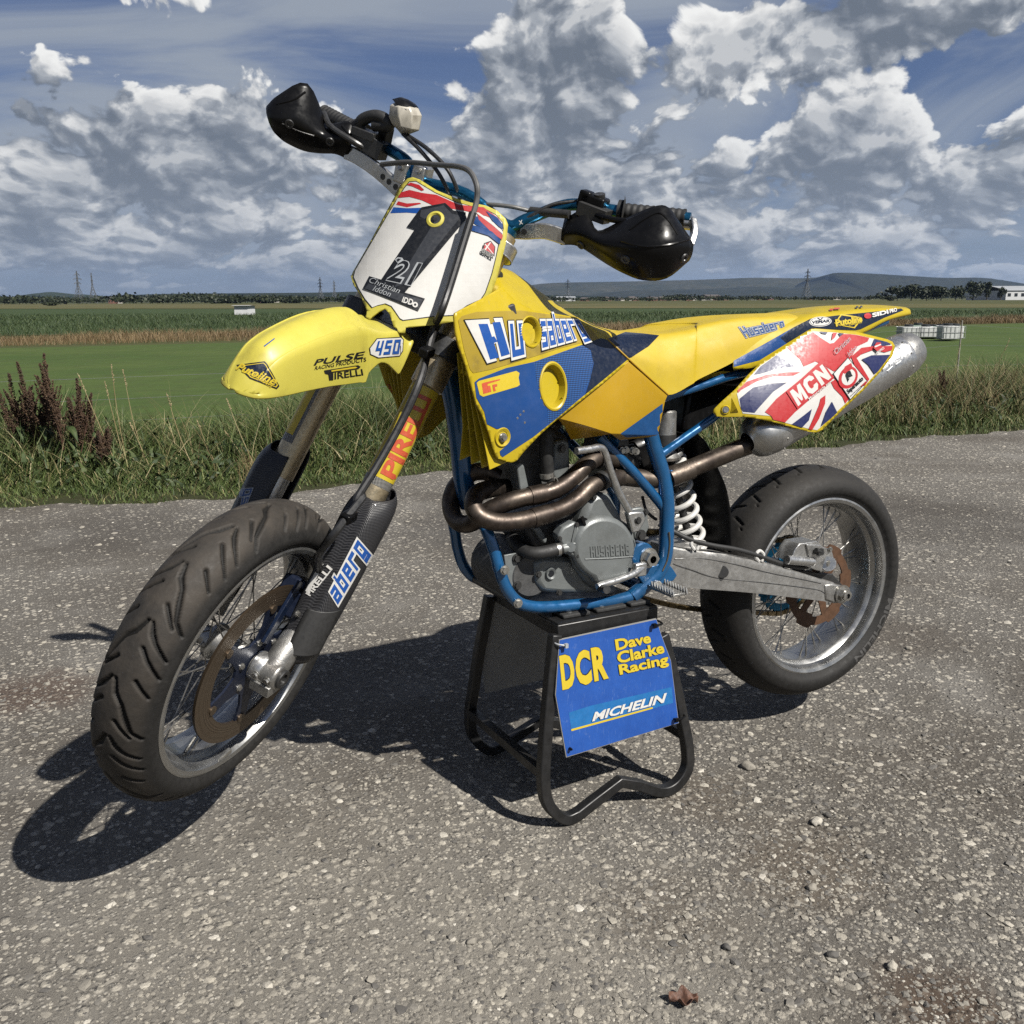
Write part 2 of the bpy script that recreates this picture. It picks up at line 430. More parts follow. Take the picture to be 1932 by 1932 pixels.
# ------------------------------------------------------------------ road, terrain
edge_uv = [(-900, 1010), (0, 958), (230, 950), (480, 934), (840, 893), (1120, 872), (1360, 855), (1600, 836), (1932, 811), (2900, 755)]
edge = [G(u, v) for u, v in edge_uv]
edge = [edge[0] + (edge[0] - edge[1]).normalized() * 30] + edge + [edge[-1] + (edge[-1] - edge[-2]).normalized() * 40]
def edge_dense():
    out = []
    for a, b in zip(edge, edge[1:]):
        n = max(2, min(160, int((b - a).length / 0.06)))
        for i in range(n): out.append(a.lerp(b, i / n))
    return out
ED = edge_dense()
NRM = Vector((-(edge[-3] - edge[2]).y, (edge[-3] - edge[2]).x, 0)).normalized()   # away from the road
if NRM.dot(FW) < 0: NRM = -NRM
TAN = Vector((NRM.y, -NRM.x, 0)); TAN = TAN if TAN.dot(RT) > 0 else -TAN
def wob(x): return 0.05 * math.sin(x * 3.1 + 1) + 0.03 * math.sin(x * 8.7) + 0.025 * math.sin(x * 19.3 + 2) + 0.05 * math.sin(x * 1.3)
EDW = [p + NRM * wob(p.dot(TAN)) for p in ED]
et = np.array([p.dot(TAN) for p in EDW]); en = np.array([p.dot(NRM) for p in EDW]); _o = np.argsort(et); et = et[_o]; en = en[_o]
def edge_n(t): return np.interp(t, et, en)

GRAVEL = mat_gravel()
mb = MB(); mb.add([(-9000, -9000, -0.02), (30000, -9000, -0.02), (30000, 30000, -0.02), (-9000, 30000, -0.02)], [(0, 1, 2, 3)])
tag(obj('ground', mb, mat_field('rough_meadow', (0.050, 0.066, 0.020), (0.10, 0.095, 0.038), (0.075, 0.070, 0.030), 0.02, 0.4), smooth=0), kind='structure')
mb = MB()
n = len(EDW); back = [p - NRM * 16 for p in EDW]
mb.add(EDW + back, [(i, i + 1, n + i + 1, n + i) for i in range(n - 1)])
tag(obj('road', mb, GRAVEL, smooth=0), kind='structure')

def in_view(P, margin=40):
    q = (P - CAM) @ CR; ok = q[:, 2] < -0.2
    u = 966 + FPX * q[:, 0] / -q[:, 2]; v = 966 - FPX * q[:, 1] / -q[:, 2]
    return ok & (u > -margin) & (u < 1932 + margin) & (v > -margin) & (v < 1932 + margin), u, v

# loose and half buried stones
def build_gravel():
    rng = np.random.default_rng(3); N = 620000
    # more stones where they show larger
    d = 0.35 * np.exp(rng.random(N) * math.log(9.0 / 0.35)); lat = rng.random(N) * 2 - 1; edge_k = np.abs(lat); lat = lat * (0.70 * d + 1.3)
    P = np.array(C0)[None] + lat[:, None] * np.array(RT) + d[:, None] * np.array(FW)
    nn = P @ np.array(NRM); tt = P @ np.array(TAN)
    keep = (nn < edge_n(tt) + 0.02)
    # bare gritty patches
    f = np.sin(P[:, 0] * 2.3 + 1.1 * np.sin(P[:, 1] * 1.7)) + np.sin(P[:, 1] * 3.1 + 0.8 * np.sin(P[:, 0] * 2.9)) + 0.7 * np.sin(P[:, 0] * 7.1) * np.sin(P[:, 1] * 6.3)
    keep &= rng.random(N) < np.clip(0.72 - 0.22 * f, 0.25, 1.0) * np.clip(1.4 / d, .30, 1.0)
    lim_ = (0.60 * d + .25) / (0.70 * d + 1.3); keep &= rng.random(N) < np.clip(1 - (edge_k - lim_) / (1 - lim_), 0, 1); keep &= rng.random(N) < np.clip((d - .35) / .5, 0, 1)
    P, d = P[keep], d[keep]; M_ = len(P)
    s = np.clip(np.exp(rng.normal(math.log(0.0019), 0.62, M_)), 0.0010, 0.0090) * np.clip(0.75 + 0.16 * d, .8, 1.7)
    phi = (1 + 5 ** .5) / 2
    ico = np.array([(-1, phi, 0), (1, phi, 0), (-1, -phi, 0), (1, -phi, 0), (0, -1, phi), (0, 1, phi), (0, -1, -phi), (0, 1, -phi), (phi, 0, -1), (phi, 0, 1), (-phi, 0, -1), (-phi, 0, 1)], float)
    ico /= np.linalg.norm(ico[0])
    F = np.array([(0, 11, 5), (0, 5, 1), (0, 1, 7), (0, 7, 10), (0, 10, 11), (1, 5, 9), (5, 11, 4), (11, 10, 2), (10, 7, 6), (7, 1, 8), (3, 9, 4), (3, 4, 2), (3, 2, 6), (3, 6, 8), (3, 8, 9), (4, 9, 5), (2, 4, 11), (6, 2, 10), (8, 6, 7), (9, 8, 1)])
    v = ico[None] * (0.72 + 0.56 * rng.random((M_, 12, 1)))
    sx = s * (0.8 + 0.7 * rng.random(M_)); sy = s * (0.8 + 0.5 * rng.random(M_)); sz = s * (0.26 + 0.30 * rng.random(M_))
    v = v * np.stack([sx, sy, sz], 1)[:, None]
    a = rng.random(M_) * 6.283; c, si = np.cos(a)[:, None], np.sin(a)[:, None]
    X = v[..., 0] * c - v[..., 1] * si; Y = v[..., 0] * si + v[..., 1] * c
    tl = (rng.random(M_) - .5) * 0.7; Z = v[..., 2] + X * tl[:, None] * 0.5
    W_ = np.stack([X + P[:, :1], Y + P[:, 1:2], Z + (sz * (rng.random(M_) * 0.7 - 0.42))[:, None]], 2)
    tone = np.clip(rng.beta(2.2, 2.0, M_), 0, 1)
    tr = (F[None] + (np.arange(M_) * 12)[:, None, None]).reshape(-1, 3)
    me = np_mesh('gravel', W_.reshape(-1, 3), tr, mat_stone(), {'tone': np.repeat(tone, 12)}, smooth=False)
    o = link(bpy.data.objects.new('gravel', me)); place(o)
    tag(o, 'grey and buff stone chippings bedded in the worn road surface', 'gravel', kind='stuff'); return M_
NG = build_gravel()
STONE = mat_stone()
def loose_stone(p, r, tone, label, sq=0.72, seed=0):
    rng = np.random.default_rng(seed); bm = bmesh.new(); bmesh.ops.create_icosphere(bm, subdivisions=3, radius=1)
    k = rng.normal(size=(5, 3)); ph = rng.random(5) * 6
    cut = [Vector(x).normalized() for x in rng.normal(size=(9, 3))]
    for v in bm.verts:
        c = v.co.normalized(); q = 1 + 0.10 * sum(math.sin(Vector(k[i]).dot(c) * 2.2 + ph[i]) for i in range(5))
        v.co = c * q
        for d_ in cut:
            e = v.co.dot(d_) - 0.80
            if e > 0: v.co -= d_ * e * 0.85
        v.co = Vector((v.co.x * r * 1.15, v.co.y * r * 0.95, v.co.z * r * sq))
    me = bpy.data.meshes.new('loose_stone'); bm.to_mesh(me); bm.free()
    t_ = me.attributes.new('tone', 'FLOAT', 'POINT'); t_.data.foreach_set('value', [tone] * len(me.vertices))
    me.materials.append(STONE); me.polygons.foreach_set('use_smooth', [True] * len(me.polygons))
    o = link(bpy.data.objects.new('loose_stone', me)); place(o, None, Matrix.Translation(Vector(p) + Vector((0, 0, r * sq * .62))) @ Matrix.Rotation(seed * 1.7, 4, 'Z'))
    return tag(o, label, 'stone', 'loose stones lying on the road')
for i, (u, v, r, tone, lab) in enumerate([
    (1411, 1450, .0155, .66, 'large smooth pale grey stone on the road behind the stand foot'),
    (1541, 1555, .0135, .93, 'round white stone on the road in front of a small dark one'),
    (1562, 1541, .008, .15, 'small dark stone touching the round white stone'),
    (1531, 1678, .0095, .62, 'angular grey stone on bare grit below the round white stone'),
    (1572, 1805, .0095, .12, 'flat charcoal stone lying near the bottom of the road'),
    (1683, 1829, .0095, .88, 'chalky white stone with a long shadow near the dark soil patch'),
    (1396, 1548, .006, .9, 'tiny white pebble right of the stand foot'),
    (1850, 1495, .007, .7, 'pale pebble on the road at the far right'),
    (172, 1268, .011, .7, 'grey stone on the road by the front tyre'),
    (1715, 1225, .010, .7, 'buff stone on the road behind the rear tyre'),
    (890, 1779, .008, .6, 'grey pebble on the road below the stand'),
    (1370, 1790, .008, .1, 'black stone chip in the lower middle of the road')]):
    p = G(u, v); loose_stone(p, r, tone, lab, 0.7, i + 1)
# brown curled leaf
mb = MB(); c = G(1289, 1894) + V(0, 0, .006); rows = []
for i in range(7):
    t_ = i / 6; w_ = 0.0165 * math.sin(math.pi * (0.08 + 0.86 * t_)) * (1 + .25 * math.sin(i * 2.4))
    rows.append([c + RT * ((t_ - .5) * 0.046) + FW * (w_ * s) + V(0, 0, 0.010 * s * s + 0.004 * math.sin(i * 1.8 + s * 2)) for s in (-1, -.5, 0, .5, 1)])
mb.surf(rows, 3, 3)
tag(obj('dry_leaf', mb, solid('dead_leaf', (0.115, 0.050, 0.028), 0.7, vary=.4, scale=140, bump=.5), thick=.0007), 'curled brown dead leaf lying on the gravel', 'leaf')
# ------------------------------------------------------------------ verge: short grass, weeds, stalks
def blades(name, P, h, w, lean, mat, tone, rng, z0=0.0, segs=2):
    """curved tapering blades rooted at P (n x 3)"""
    n = len(P); a = rng.random(n) * 6.283; b = rng.random(n) * 6.283
    side = np.stack([np.cos(a), np.sin(a), np.zeros(n)], 1); ld = np.stack([np.cos(b), np.sin(b), np.zeros(n)], 1)
    lv = []; K = segs + 1
    for i in range(K):
        t = i / segs
        c = P + ld * (lean * h * t ** 1.8)[:, None]; c[:, 2] = P[:, 2] + z0 + h * (t - 0.25 * lean * t * t)
        ww = w * (1 - t) ** 0.7
        if i < segs: lv += [c - side * ww[:, None], c + side * ww[:, None]]
        else: lv += [c]
    nv = 2 * segs + 1
    Vv = np.stack(lv, 1); F = []
    for i in range(segs - 1): F += [(2 * i, 2 * i + 1, 2 * i + 3), (2 * i, 2 * i + 3, 2 * i + 2)]
    F.append((2 * segs - 2, 2 * segs - 1, 2 * segs))
    F = (np.array(F)[None] + (np.arange(n) * nv)[:, None, None]).reshape(-1, 3)
    tt = np.repeat(tone, nv).reshape(n, nv) + np.linspace(-.06, .08, nv)[None]
    return np_mesh(name, Vv.reshape(-1, 3), F, mat, {'tone': np.clip(tt.ravel(), 0, 1)})
GRASS = mat_blades('grass_blades', [(0, (0.026, 0.044, 0.013)), (0.35, (0.058, 0.092, 0.023)), (0.62, (0.115, 0.150, 0.042)), (0.8, (0.18, 0.175, 0.07)), (1, (0.36, 0.30, 0.16))])
STRAW = mat_blades('straw', [(0, (0.10, 0.062, 0.032)), (0.5, (0.24, 0.175, 0.085)), (1, (0.40, 0.34, 0.19))])
DOCK = mat_blades('dock_seed', [(0, (0.020, 0.012, 0.008)), (0.5, (0.056, 0.031, 0.018)), (1, (0.125, 0.078, 0.038))], 0.8)
LEAF = mat_blades('weed_leaf', [(0, (0.018, 0.030, 0.010)), (0.5, (0.036, 0.060, 0.018)), (1, (0.08, 0.10, 0.03))])
def verge_points(n, n0, n1, rng, pw=1.0, lo=-11, hi=15):
    t = lo + (hi - lo) * rng.random(n); m = n0 + (n1 - n0) * rng.random(n) ** pw
    e = edge_n(t); P = np.outer(t, TAN) + np.outer(e + m, NRM); P[:, 2] = -0.015
    ok, u, v = in_view(P, 420); return P[ok], m[ok], t[ok]
rng = np.random.default_rng(11)
def clump(P, s=1.0): return 0.5 + 0.25 * np.sin(P[:, 0] * 2.7 * s + 1.3 * np.sin(P[:, 1] * 1.9 * s)) + 0.25 * np.sin(P[:, 1] * 3.3 * s + 1.1 * np.sin(P[:, 0] * 2.3 * s))
def build_verge():
    mb = MB(); a = [p + NRM * -0.05 + V(0, 0, -.012) for p in EDW]; b = [p + NRM * 3.4 + V(0, 0, -.012) for p in EDW]; n = len(EDW)
    mb.add(a + b, [(i, i + 1, n + i + 1, n + i) for i in range(n - 1)])
    tag(obj('verge_soil', mb, mat_field('verge_soil', (0.035, 0.045, 0.016), (0.055, 0.060, 0.022), (0.075, 0.06, 0.035), 4, 60), smooth=0), kind='structure')
    # low turf creeping on to the road edge
    P, m, t = verge_points(150000, -0.22, 1.5, rng, 1.15); k = rng.random(len(P)) < np.clip(0.10 + m * 2.4 + .9 * (clump(P, 3.5) - .5), 0, 1); P, m = P[k], m[k]
    h = (0.030 + 0.085 * rng.random(len(P))) * np.clip(0.45 + m * 1.1, .3, 1.35) * (0.6 + 0.8 * clump(P, 1.7))
    w = 0.0022 + 0.0022 * rng.random(len(P)); tone = np.clip(rng.normal(0.47, 0.17, len(P)) + 0.18 * (clump(P, .8) - .5), 0, 1); dead = rng.random(len(P)) < 0.08; tone[dead] = 0.9
    me = blades('verge_grass', P, h, w, 0.3 + 0.9 * rng.random(len(P)), GRASS, tone, rng)
    o = link(bpy.data.objects.new('verge_grass', me)); place(o); tag(o, 'low green grass growing along the road edge', 'grass', kind='stuff')
    # taller rank grass and weeds behind
    P, m, t = verge_points(90000, 0.5, 3.0, rng); k = rng.random(len(P)) < np.clip(clump(P, 1.1) * 1.5 - .35, .05, 1); P, m = P[k], m[k]
    h = (0.15 + 0.33 * rng.random(len(P))) * (0.55 + 0.7 * clump(P, .9)) * np.clip(.45 + m * .5, 0, 1.1)
    tone = np.clip(rng.normal(0.36, 0.2, len(P)) + 0.2 * (clump(P, .6) - .5), 0, 1); dead = rng.random(len(P)) < 0.2; tone[dead] = 0.8 + .2 * rng.random(dead.sum())
    me = blades('rank_grass', P, h, 0.0024 + 0.003 * rng.random(len(P)), 0.25 + 0.8 * rng.random(len(P)), GRASS, tone, rng, segs=3)
    o = link(bpy.data.objects.new('rank_grass', me)); place(o); tag(o, 'taller rank grass and weeds behind the road edge', 'grass', kind='stuff')
    # wild clumps standing higher: left behind the docks, behind the front wheel, far right
    for k_, (u, v, wd, hh, N_) in enumerate(((110, 880, .55, .42, 2600), (330, 870, .5, .30, 1500), (560, 860, .55, .46, 3000), (670, 840, .5, .52, 3200), (790, 840, .4, .40, 1600), (1780, 770, .7, .44, 2200), (1900, 760, .6, .42, 2000), (1640, 790, .5, .34, 1500))):
        c = G(u, v); P = np.array(c)[None] + np.outer(rng.normal(size=N_) * wd * .5, TAN) + np.outer(rng.normal(size=N_) * .28 + .1, NRM); P[:, 2] = -.015
        tone = np.clip(rng.normal(.38 if k_ < 5 else .5, .26, N_), 0, 1); me = blades('wild_grass', P, hh * (.35 + .75 * rng.random(N_)), 0.002 + 0.003 * rng.random(N_), .2 + .9 * rng.random(N_), GRASS, tone, rng, segs=4)
        o = link(bpy.data.objects.new('wild_grass', me)); place(o); tag(o, 'wild clump of tall mixed grass in the verge', 'grass', kind='stuff')
    # broad weed leaves
    P, m, t = verge_points(26000, 0.35, 2.7, rng); k = rng.random(len(P)) < clump(P, 1.4) * 1.1; P = P[k]
    P[:, 2] += 0.20 * rng.random(len(P)) ** 1.5
    h = 0.03 + 0.05 * rng.random(len(P))
    me = blades('weed_leaves', P, h, 0.007 + 0.010 * rng.random(len(P)), 0.7 + 1.2 * rng.random(len(P)), LEAF, rng.random(len(P)), rng, segs=3)
    o = link(bpy.data.objects.new('weed_leaves', me)); place(o); tag(o, 'broad leaves of nettles and weeds in the verge', 'weeds', kind='stuff')
    # straw among the right hand grass
    P, m, t = verge_points(16000, 0.5, 2.8, rng); k = rng.random(len(P)) < np.clip((P @ np.array(RT) - C0.dot(RT)) * 0.30, .10, 1); P = P[k]
    me = blades('dry_grass', P, 0.30 + 0.36 * rng.random(len(P)), np.full(len(P), .0019), 0.3 + 0.7 * rng.random(len(P)), STRAW, rng.random(len(P)), rng, segs=4)
    o = link(bpy.data.objects.new('dry_grass', me)); place(o); tag(o, 'thin straw coloured dry grass blades in the verge', 'grass', kind='stuff')
build_verge()

def seed_spike(mb, p0, p1, w0, n, rng, size):
    """many small seed husks round a rising spike"""
    d = p1 - p0
    for i in range(n):
        t = rng.random() ** 0.8; c = p0 + d * t; a = rng.random() * 6.283; rr = w0 * (1 - 0.8 * t) * (0.3 + 0.7 * rng.random())
        c = c + V(math.cos(a) * rr, math.sin(a) * rr, rr * .6); s = size * (0.6 + 0.8 * rng.random())
        x = V(math.cos(a), math.sin(a), .5).normalized() * s; y = V(-math.sin(a), math.cos(a), .2) * s * .7; z = V(0, 0, s * 1.3)
        mb.add([c - x, c + y, c + x, c - y, c + z], [(0, 1, 4), (1, 2, 4), (2, 3, 4), (3, 0, 4)])
def tone_attr(o, lo, hi, rng):
    me = o.data; n = len(me.vertices); t = me.attributes.new('tone', 'FLOAT', 'POINT')
    t.data.foreach_set('value', np.clip(lo + (hi - lo) * rng.random(n), 0, 1).astype(np.float32))
def dock(u, dist, top_v, spikes, label, seed):
    rng = np.random.default_rng(seed); p = at(u, dist, z=0.0); top = at(u, dist, v=top_v); h = top.z
    root = empty('dock_plant', p, label, 'dock plant', 'rust coloured docks gone to seed on the verge')
    st = MB(); sd = MB(); lf = MB()
    for i in range(spikes):
        off = (i - (spikes - 1) / 2); hh = h * (1.0 if i == spikes // 2 else 0.62 + 0.33 * rng.random())
        tip = p + RT * (off * 0.075 + rng.normal() * .02) + FW * rng.normal() * .05 + V(0, 0, hh)
        mid = p.lerp(tip, .45) + RT * off * .01
        pts = catmull([p + RT * off * .012, mid, tip], 5); st.tube(pts, [0.0045 * (1 - .7 * k / (len(pts) - 1)) for k in range(len(pts))], 6)
        seed_spike(sd, p.lerp(tip, .42), tip, 0.034, 330, rng, 0.0060)
        for k in range(9):
            a = rng.random() * 6.283; q = p.lerp(tip, .30 + .35 * rng.random()); e = q + V(math.cos(a) * .05, math.sin(a) * .05, .11 + .06 * rng.random())
            st.tube([q, e], [.002, .001], 5); seed_spike(sd, q, e, 0.016, 60, rng, 0.0055)
    for k in range(16):
        a = rng.random() * 6.283; q = p + V(0, 0, h * (.08 + .4 * rng.random())); L = .09 + .08 * rng.random(); d = V(math.cos(a), math.sin(a), .1); sdv = V(-math.sin(a), math.cos(a), 0)
        lf.surf([[q + d * L * t + sdv * w_ * .026 * math.sin(math.pi * min(1, t + .08)) + V(0, 0, .05 * t - .16 * t * t - abs(w_) * -.008) for w_ in (-1, 0, 1)] for t in (0, .3, .65, 1)], 2, 2)
    o = obj('stem', st, solid('dock_stem', (0.10, 0.045, 0.025), .7), root); o = obj('seed_head', sd, DOCK, root, smooth=0); tone_attr(o, 0, 1, rng)
    o = obj('leaves', lf, LEAF, root); tone_attr(o, .2, .9, rng); o['kind'] = 'stuff'
for i, (u, dist, tv, sp, lab) in enumerate([
    (12, 6.3, 704, 3, 'rust brown seeding dock at the far left of the verge'),
    (54, 6.2, 668, 4, 'tallest rust brown dock spike in the verge on the left'),
    (104, 6.1, 684, 5, 'broad many-spiked rust brown dock right of the tallest one'),
    (33, 6.4, 732, 3, 'dark dock between the far left one and the tallest spike'), (79, 6.5, 722, 3, 'dock with drooping rusty sprays between the two tall ones'), (136, 6.2, 716, 3, 'shorter rusty dock just right of the broad many-spiked one'),
    (168, 6.0, 812, 2, 'lowest dock with short rusty spikes ending the left clump'),
    (1790, 9.6, 700, 2, 'rusty dock standing behind the silver exhaust silencer'),]):
    dock(u, dist, tv, sp, lab, 40 + i)
# single tall straw stalks
def stalk(u0, v0, u1, v1, dist, label, seed):
    rng = np.random.default_rng(seed); a = at(u0, dist, z=0.0); b = at(u1, dist, v=v1); mb = MB()
    pts = catmull([a, a.lerp(b, .5) + RT * rng.normal() * .012, b], 5)
    mb.tube(pts, [0.0034 * (1 - .55 * k / (len(pts) - 1)) for k in range(len(pts))], 6); d = (b - a).normalized()
    seed_spike(mb, a.lerp(b, .84), b + d * .01, .007, 46, rng, .0042)
    o = obj('grass_stalk', mb, STRAW); tone_attr(o, .45, 1, rng); tag(o, label, 'grass stalk', 'tall straw coloured grass stalks in the verge')
STK = [(200, 850, 148, 708, 'pale leaning stalk right of the rusty docks'), (212, 850, 198, 722, 'thin stalk leaning left of two straight stalks'), (216, 840, 210, 690, 'tall straight stalk with a bent tip in the left verge'),
       (252, 890, 232, 700, 'tallest pale stalk of the left verge'), (263, 860, 246, 800, 'short slanting stalk right of the tallest pale stalk'), (345, 850, 315, 745, 'slanting pale stalk in the middle of the left verge'),
       (392, 880, 372, 795, 'short straw stalk below the mudguard tip'), (452, 900, 425, 815, 'pale crooked stalk beside the dry grass tuft'), (470, 860, 428, 755, 'stalk rising to the tip of the yellow mudguard'),
       (497, 870, 505, 770, 'stalk behind the right fork leg'), (1795, 800, 1812, 650, 'tall pale stalk at the right verge'), (1815, 810, 1830, 675, 'pale stalk leaning right near the tall one'),
       (1770, 800, 1748, 690, 'stalk leaning left behind the silencer'), (1865, 800, 1905, 640, 'long stalk leaning right at the right edge'), (1880, 800, 1878, 690, 'upright stalk near the right edge'), (1850, 800, 1893, 705, 'slanting stalk among the right-hand straw')]
for i, (u0, v0, u1, v1, lab) in enumerate(STK): stalk(u0, v0, u1, v1, (6.1 if u0 < 900 else 9.2) + .1 * (i % 4), lab, 70 + i)
# tuft of dry grass by the fork
def tuft():
    rng = np.random.default_rng(5); mb = MB(); c = at(465, 5.7, z=0.0)
    for i in range(60):
        a = c + RT * rng.normal() * .05 + FW * rng.normal() * .06; L = .12 + .14 * rng.random()
        b = a + RT * (.10 * rng.normal() + .04) + FW * rng.normal() * .05 + V(0, 0, L); mb.tube(catmull([a, a.lerp(b, .5) + V(0, 0, .02), b], 3), [.0016, .0016, .0014, .0014, .001, .0008, .0006][:7], 4)
    o = obj('dry_tuft', mb, STRAW, smooth=0); tone_attr(o, .2, .9, rng); tag(o, 'bleached tuft of dry grass beside the right fork leg', 'grass tuft')
tuft()

# ------------------------------------------------------------------ fields in strips (nearer edge and farther edge run off to the right)
def strip(name, pts, mat, z, kind='structure'):
    mb = MB(); mb.add([Vector((p.x, p.y, z)) for p in pts], [tuple(range(len(pts)))]); return tag(obj(name, mb, mat, smooth=0), kind=kind)
def LG(u, v): # ground point seen there (level frame)
    return G(u, v)
A1, A2 = G(-300, 664), G(2300, 601)       # near edge of the reed strip
B1, B2 = G(-300, 637), G(2300, 594)       # near edge of the crop
V3 = [p + NRM * 2.2 for p in EDW]
mb = MB(); a = [EDW[0] + NRM * 2.0, EDW[-1] + NRM * 2.0]; mb.add([(a[0].x, a[0].y, -.008), (a[1].x, a[1].y, -.008), (A2.x + 60, A2.y + 20, -.008), (A2.x, A2.y, -.008), (A1.x, A1.y, -.008), (A1.x - 20, A1.y, -.008)], [(0, 1, 2, 3, 4, 5)])
tag(obj('pasture', mb, mat_field('pasture_turf', (0.052, 0.090, 0.020), (0.080, 0.116, 0.029), (0.054, 0.070, 0.024), 0.28, 2.2), smooth=0), kind='structure')
strip('crop_field', [G(-400, 640), G(2400, 595), G(2400, 580), G(-400, 583)], mat_field('dark_crop', (0.032, 0.056, 0.020), (0.046, 0.072, 0.025), (0.060, 0.078, 0.030), 0.15, 2.0), -.004)
strip('stubble_field', [G(-400, 583.5), G(2400, 580.5), G(2400, 573), G(-400, 574)], mat_field('stubble', (0.115, 0.105, 0.045), (0.070, 0.080, 0.030), (0.16, 0.125, 0.06), 0.03, 0.25), -.004)
def reeds():
    rng = np.random.default_rng(9); N = 60000
    s = rng.random(N); a = np.array(A1)[None] * (1 - s)[:, None] + np.array(A2)[None] * s[:, None]; s2 = rng.random(N) * .95
    b = np.array(B1)[None] * (1 - s)[:, None] + np.array(B2)[None] * s[:, None]
    P = a + (b - a) * s2[:, None]; wv = np.sin(P[:, 0] * .31) + np.sin(P[:, 1] * .47 + 1) + np.sin(P[:, 0] * 1.1 + P[:, 1] * .7); P = a + (b - a) * (s2 * (.62 + .12 * wv) + .10)[:, None]; P[:, 2] = -.01; d = (P - CAM) @ np.array(FW)
    tone = np.clip(rng.normal(.52, .2, N) + .25 * (clump(P, .25) - .5), 0, 1)
    RE = mat_blades('reed', [(0, (0.06, 0.055, 0.022)), (0.4, (0.145, 0.095, 0.045)), (1, (0.30, 0.225, 0.12))])
    me = blades('reed_strip', P, (0.12 + .26 * rng.random(N)) * (.6 + .6 * clump(P, .5)), 0.004 * (d / 20), .3 + .4 * rng.random(N), RE, tone, rng)
    o = link(bpy.data.objects.new('reed_strip', me)); place(o); tag(o, 'tan strip of tall dead grass between the fields', 'long grass', kind='stuff')
    # crop plants give the dark field a ragged top
    N = 50000; d = 24 * np.exp(rng.random(N) * math.log(85 / 24)); lat = (rng.random(N) * 2 - 1) * .6 * d
    P = np.array(C0)[None] + np.outer(lat, RT) + np.outer(d, FW); P[:, 2] = 0
    ok, u, v = in_view(P, 300); lim = np.interp(u, [0, 1932], [634, 597]); k = ok & (v < lim + 2.2 * np.sin(u * .013) + 1.3 * np.sin(u * .047) + 1.2 * rng.normal(size=len(u))); P, d = P[k], d[k]
    CR_ = mat_blades('crop_leaf', [(0, (0.024, 0.044, 0.016)), (0.5, (0.042, 0.070, 0.023)), (1, (0.075, 0.10, 0.035))])
    me = blades('crop', P, .14 + .22 * rng.random(len(P)), 0.006 * d / 24, .6 + .6 * rng.random(len(P)), CR_, rng.random(len(P)), rng)
    o = link(bpy.data.objects.new('crop', me)); place(o); tag(o, 'dark green leafy crop beyond the tan grass strip', 'crop', kind='stuff')
reeds()

# ------------------------------------------------------------------ wire fence along the verge
def fence():
    p0 = at(-60, 7.2, z=0.0); root = empty('wire_fence', p0, 'thin wire fence on pale slender posts behind the verge', 'fence')
    wood = solid('weathered_post', (0.30, 0.29, 0.25), .8, vary=.3, bump=.4); wire = solid('fence_wire', (0.25, 0.26, 0.26), .5, .7)
    P = []
    for u, tv, d in [(1010, 0, 8.8), (1816, 601, 11.6), (2300, 0, 13.5)]:
        b = at(u, d, z=-.02); h = .62 if not tv else at(u, d, v=tv).z
        P.append((b, h)); obj('post', MB().cyl(b, b + V(0, 0, h), .009, 10, .008), wood, root)
    b = at(-300, 6.6, z=-.02); P.insert(0, (b, .6)); obj('post', MB().cyl(b, b + V(0, 0, .6), .009, 10, .008), wood, root)
    for f in (.93, .66, .38):
        obj('wire', MB().tube([q + V(0, 0, h * f) for q, h in P], .0012, 5), wire, root)
fence()
# ------------------------------------------------------------------ far landscape
DK = 5200.0
def ridge(name, prof, dist, c1, c2, depth=900):
    """a hill mass: its skyline from (u, v) pairs at a distance, falling away in front and behind"""
    rng = np.random.default_rng(len(prof)); tops = [at(u, dist, v=v) for u, v in prof]; T = catmull(tops, 8); mb = MB(); rows = []
    fwn = Vector(FW)
    for j, (k, hz) in enumerate(((-1.0, 0.0), (-.66, .34), (-.33, .74), (-.1, .95), (0, 1.0), (.5, .8), (1.2, 0))):
        row = []
        for i, p in enumerate(T):
            w_ = 1 + .10 * math.sin(i * 1.3 + j * 2) + .06 * math.sin(i * 3.1 + j); q = p + fwn * (depth * k)
            row.append(Vector((q.x, q.y, max(-3, p.z * hz * (min(1, w_) if j not in (4,) else 1)))))
        rows.append(row)
    mb.grid(rows)
    m, t, b = new_mat(name + '_land'); n1 = t.noise(t.tc, .004, 6, .65); n2 = t.noise(t.tc, .02, 4, .6)
    c1, c2 = (tuple(x * .56 for x in q) for q in (c1, c2)); c = t.mix(t.map(n1, .38, .62), c1, c2); c = t.mix(t.map(n2, .5, .66, 0, .6), c, tuple(x * .5 for x in c1)); t.l.new(c, b.inputs['Base Color']); b.inputs['Roughness'].default_value = 1
    b.inputs['Specular IOR Level'].default_value = 0
    return tag(obj(name, mb, m, smooth=80), kind='structure')
ridge('moorland_hill', [(1080, 560), (1180, 549), (1330, 545), (1440, 541), (1500, 545), (1548, 533), (1565, 518), (1585, 514.5), (1640, 516), (1700, 519.5), (1780, 524), (1850, 524), (1890, 530), (1960, 541), (2060, 552)], 5200, (0.030, 0.034, 0.024), (0.045, 0.046, 0.030))
ridge('low_moor', [(880, 556), (980, 541), (1040, 534), (1130, 532), (1230, 530), (1340, 527), (1420, 524), (1500, 525), (1560, 524), (1650, 533), (1800, 545), (2000, 556)], 6200, (0.040, 0.044, 0.028), (0.070, 0.066, 0.042))
ridge('wooded_hill', [(28, 566), (50, 557), (72, 553), (100, 551), (135, 555), (165, 556), (210, 563)], 4200, (0.030, 0.040, 0.020), (0.045, 0.055, 0.028), 400)
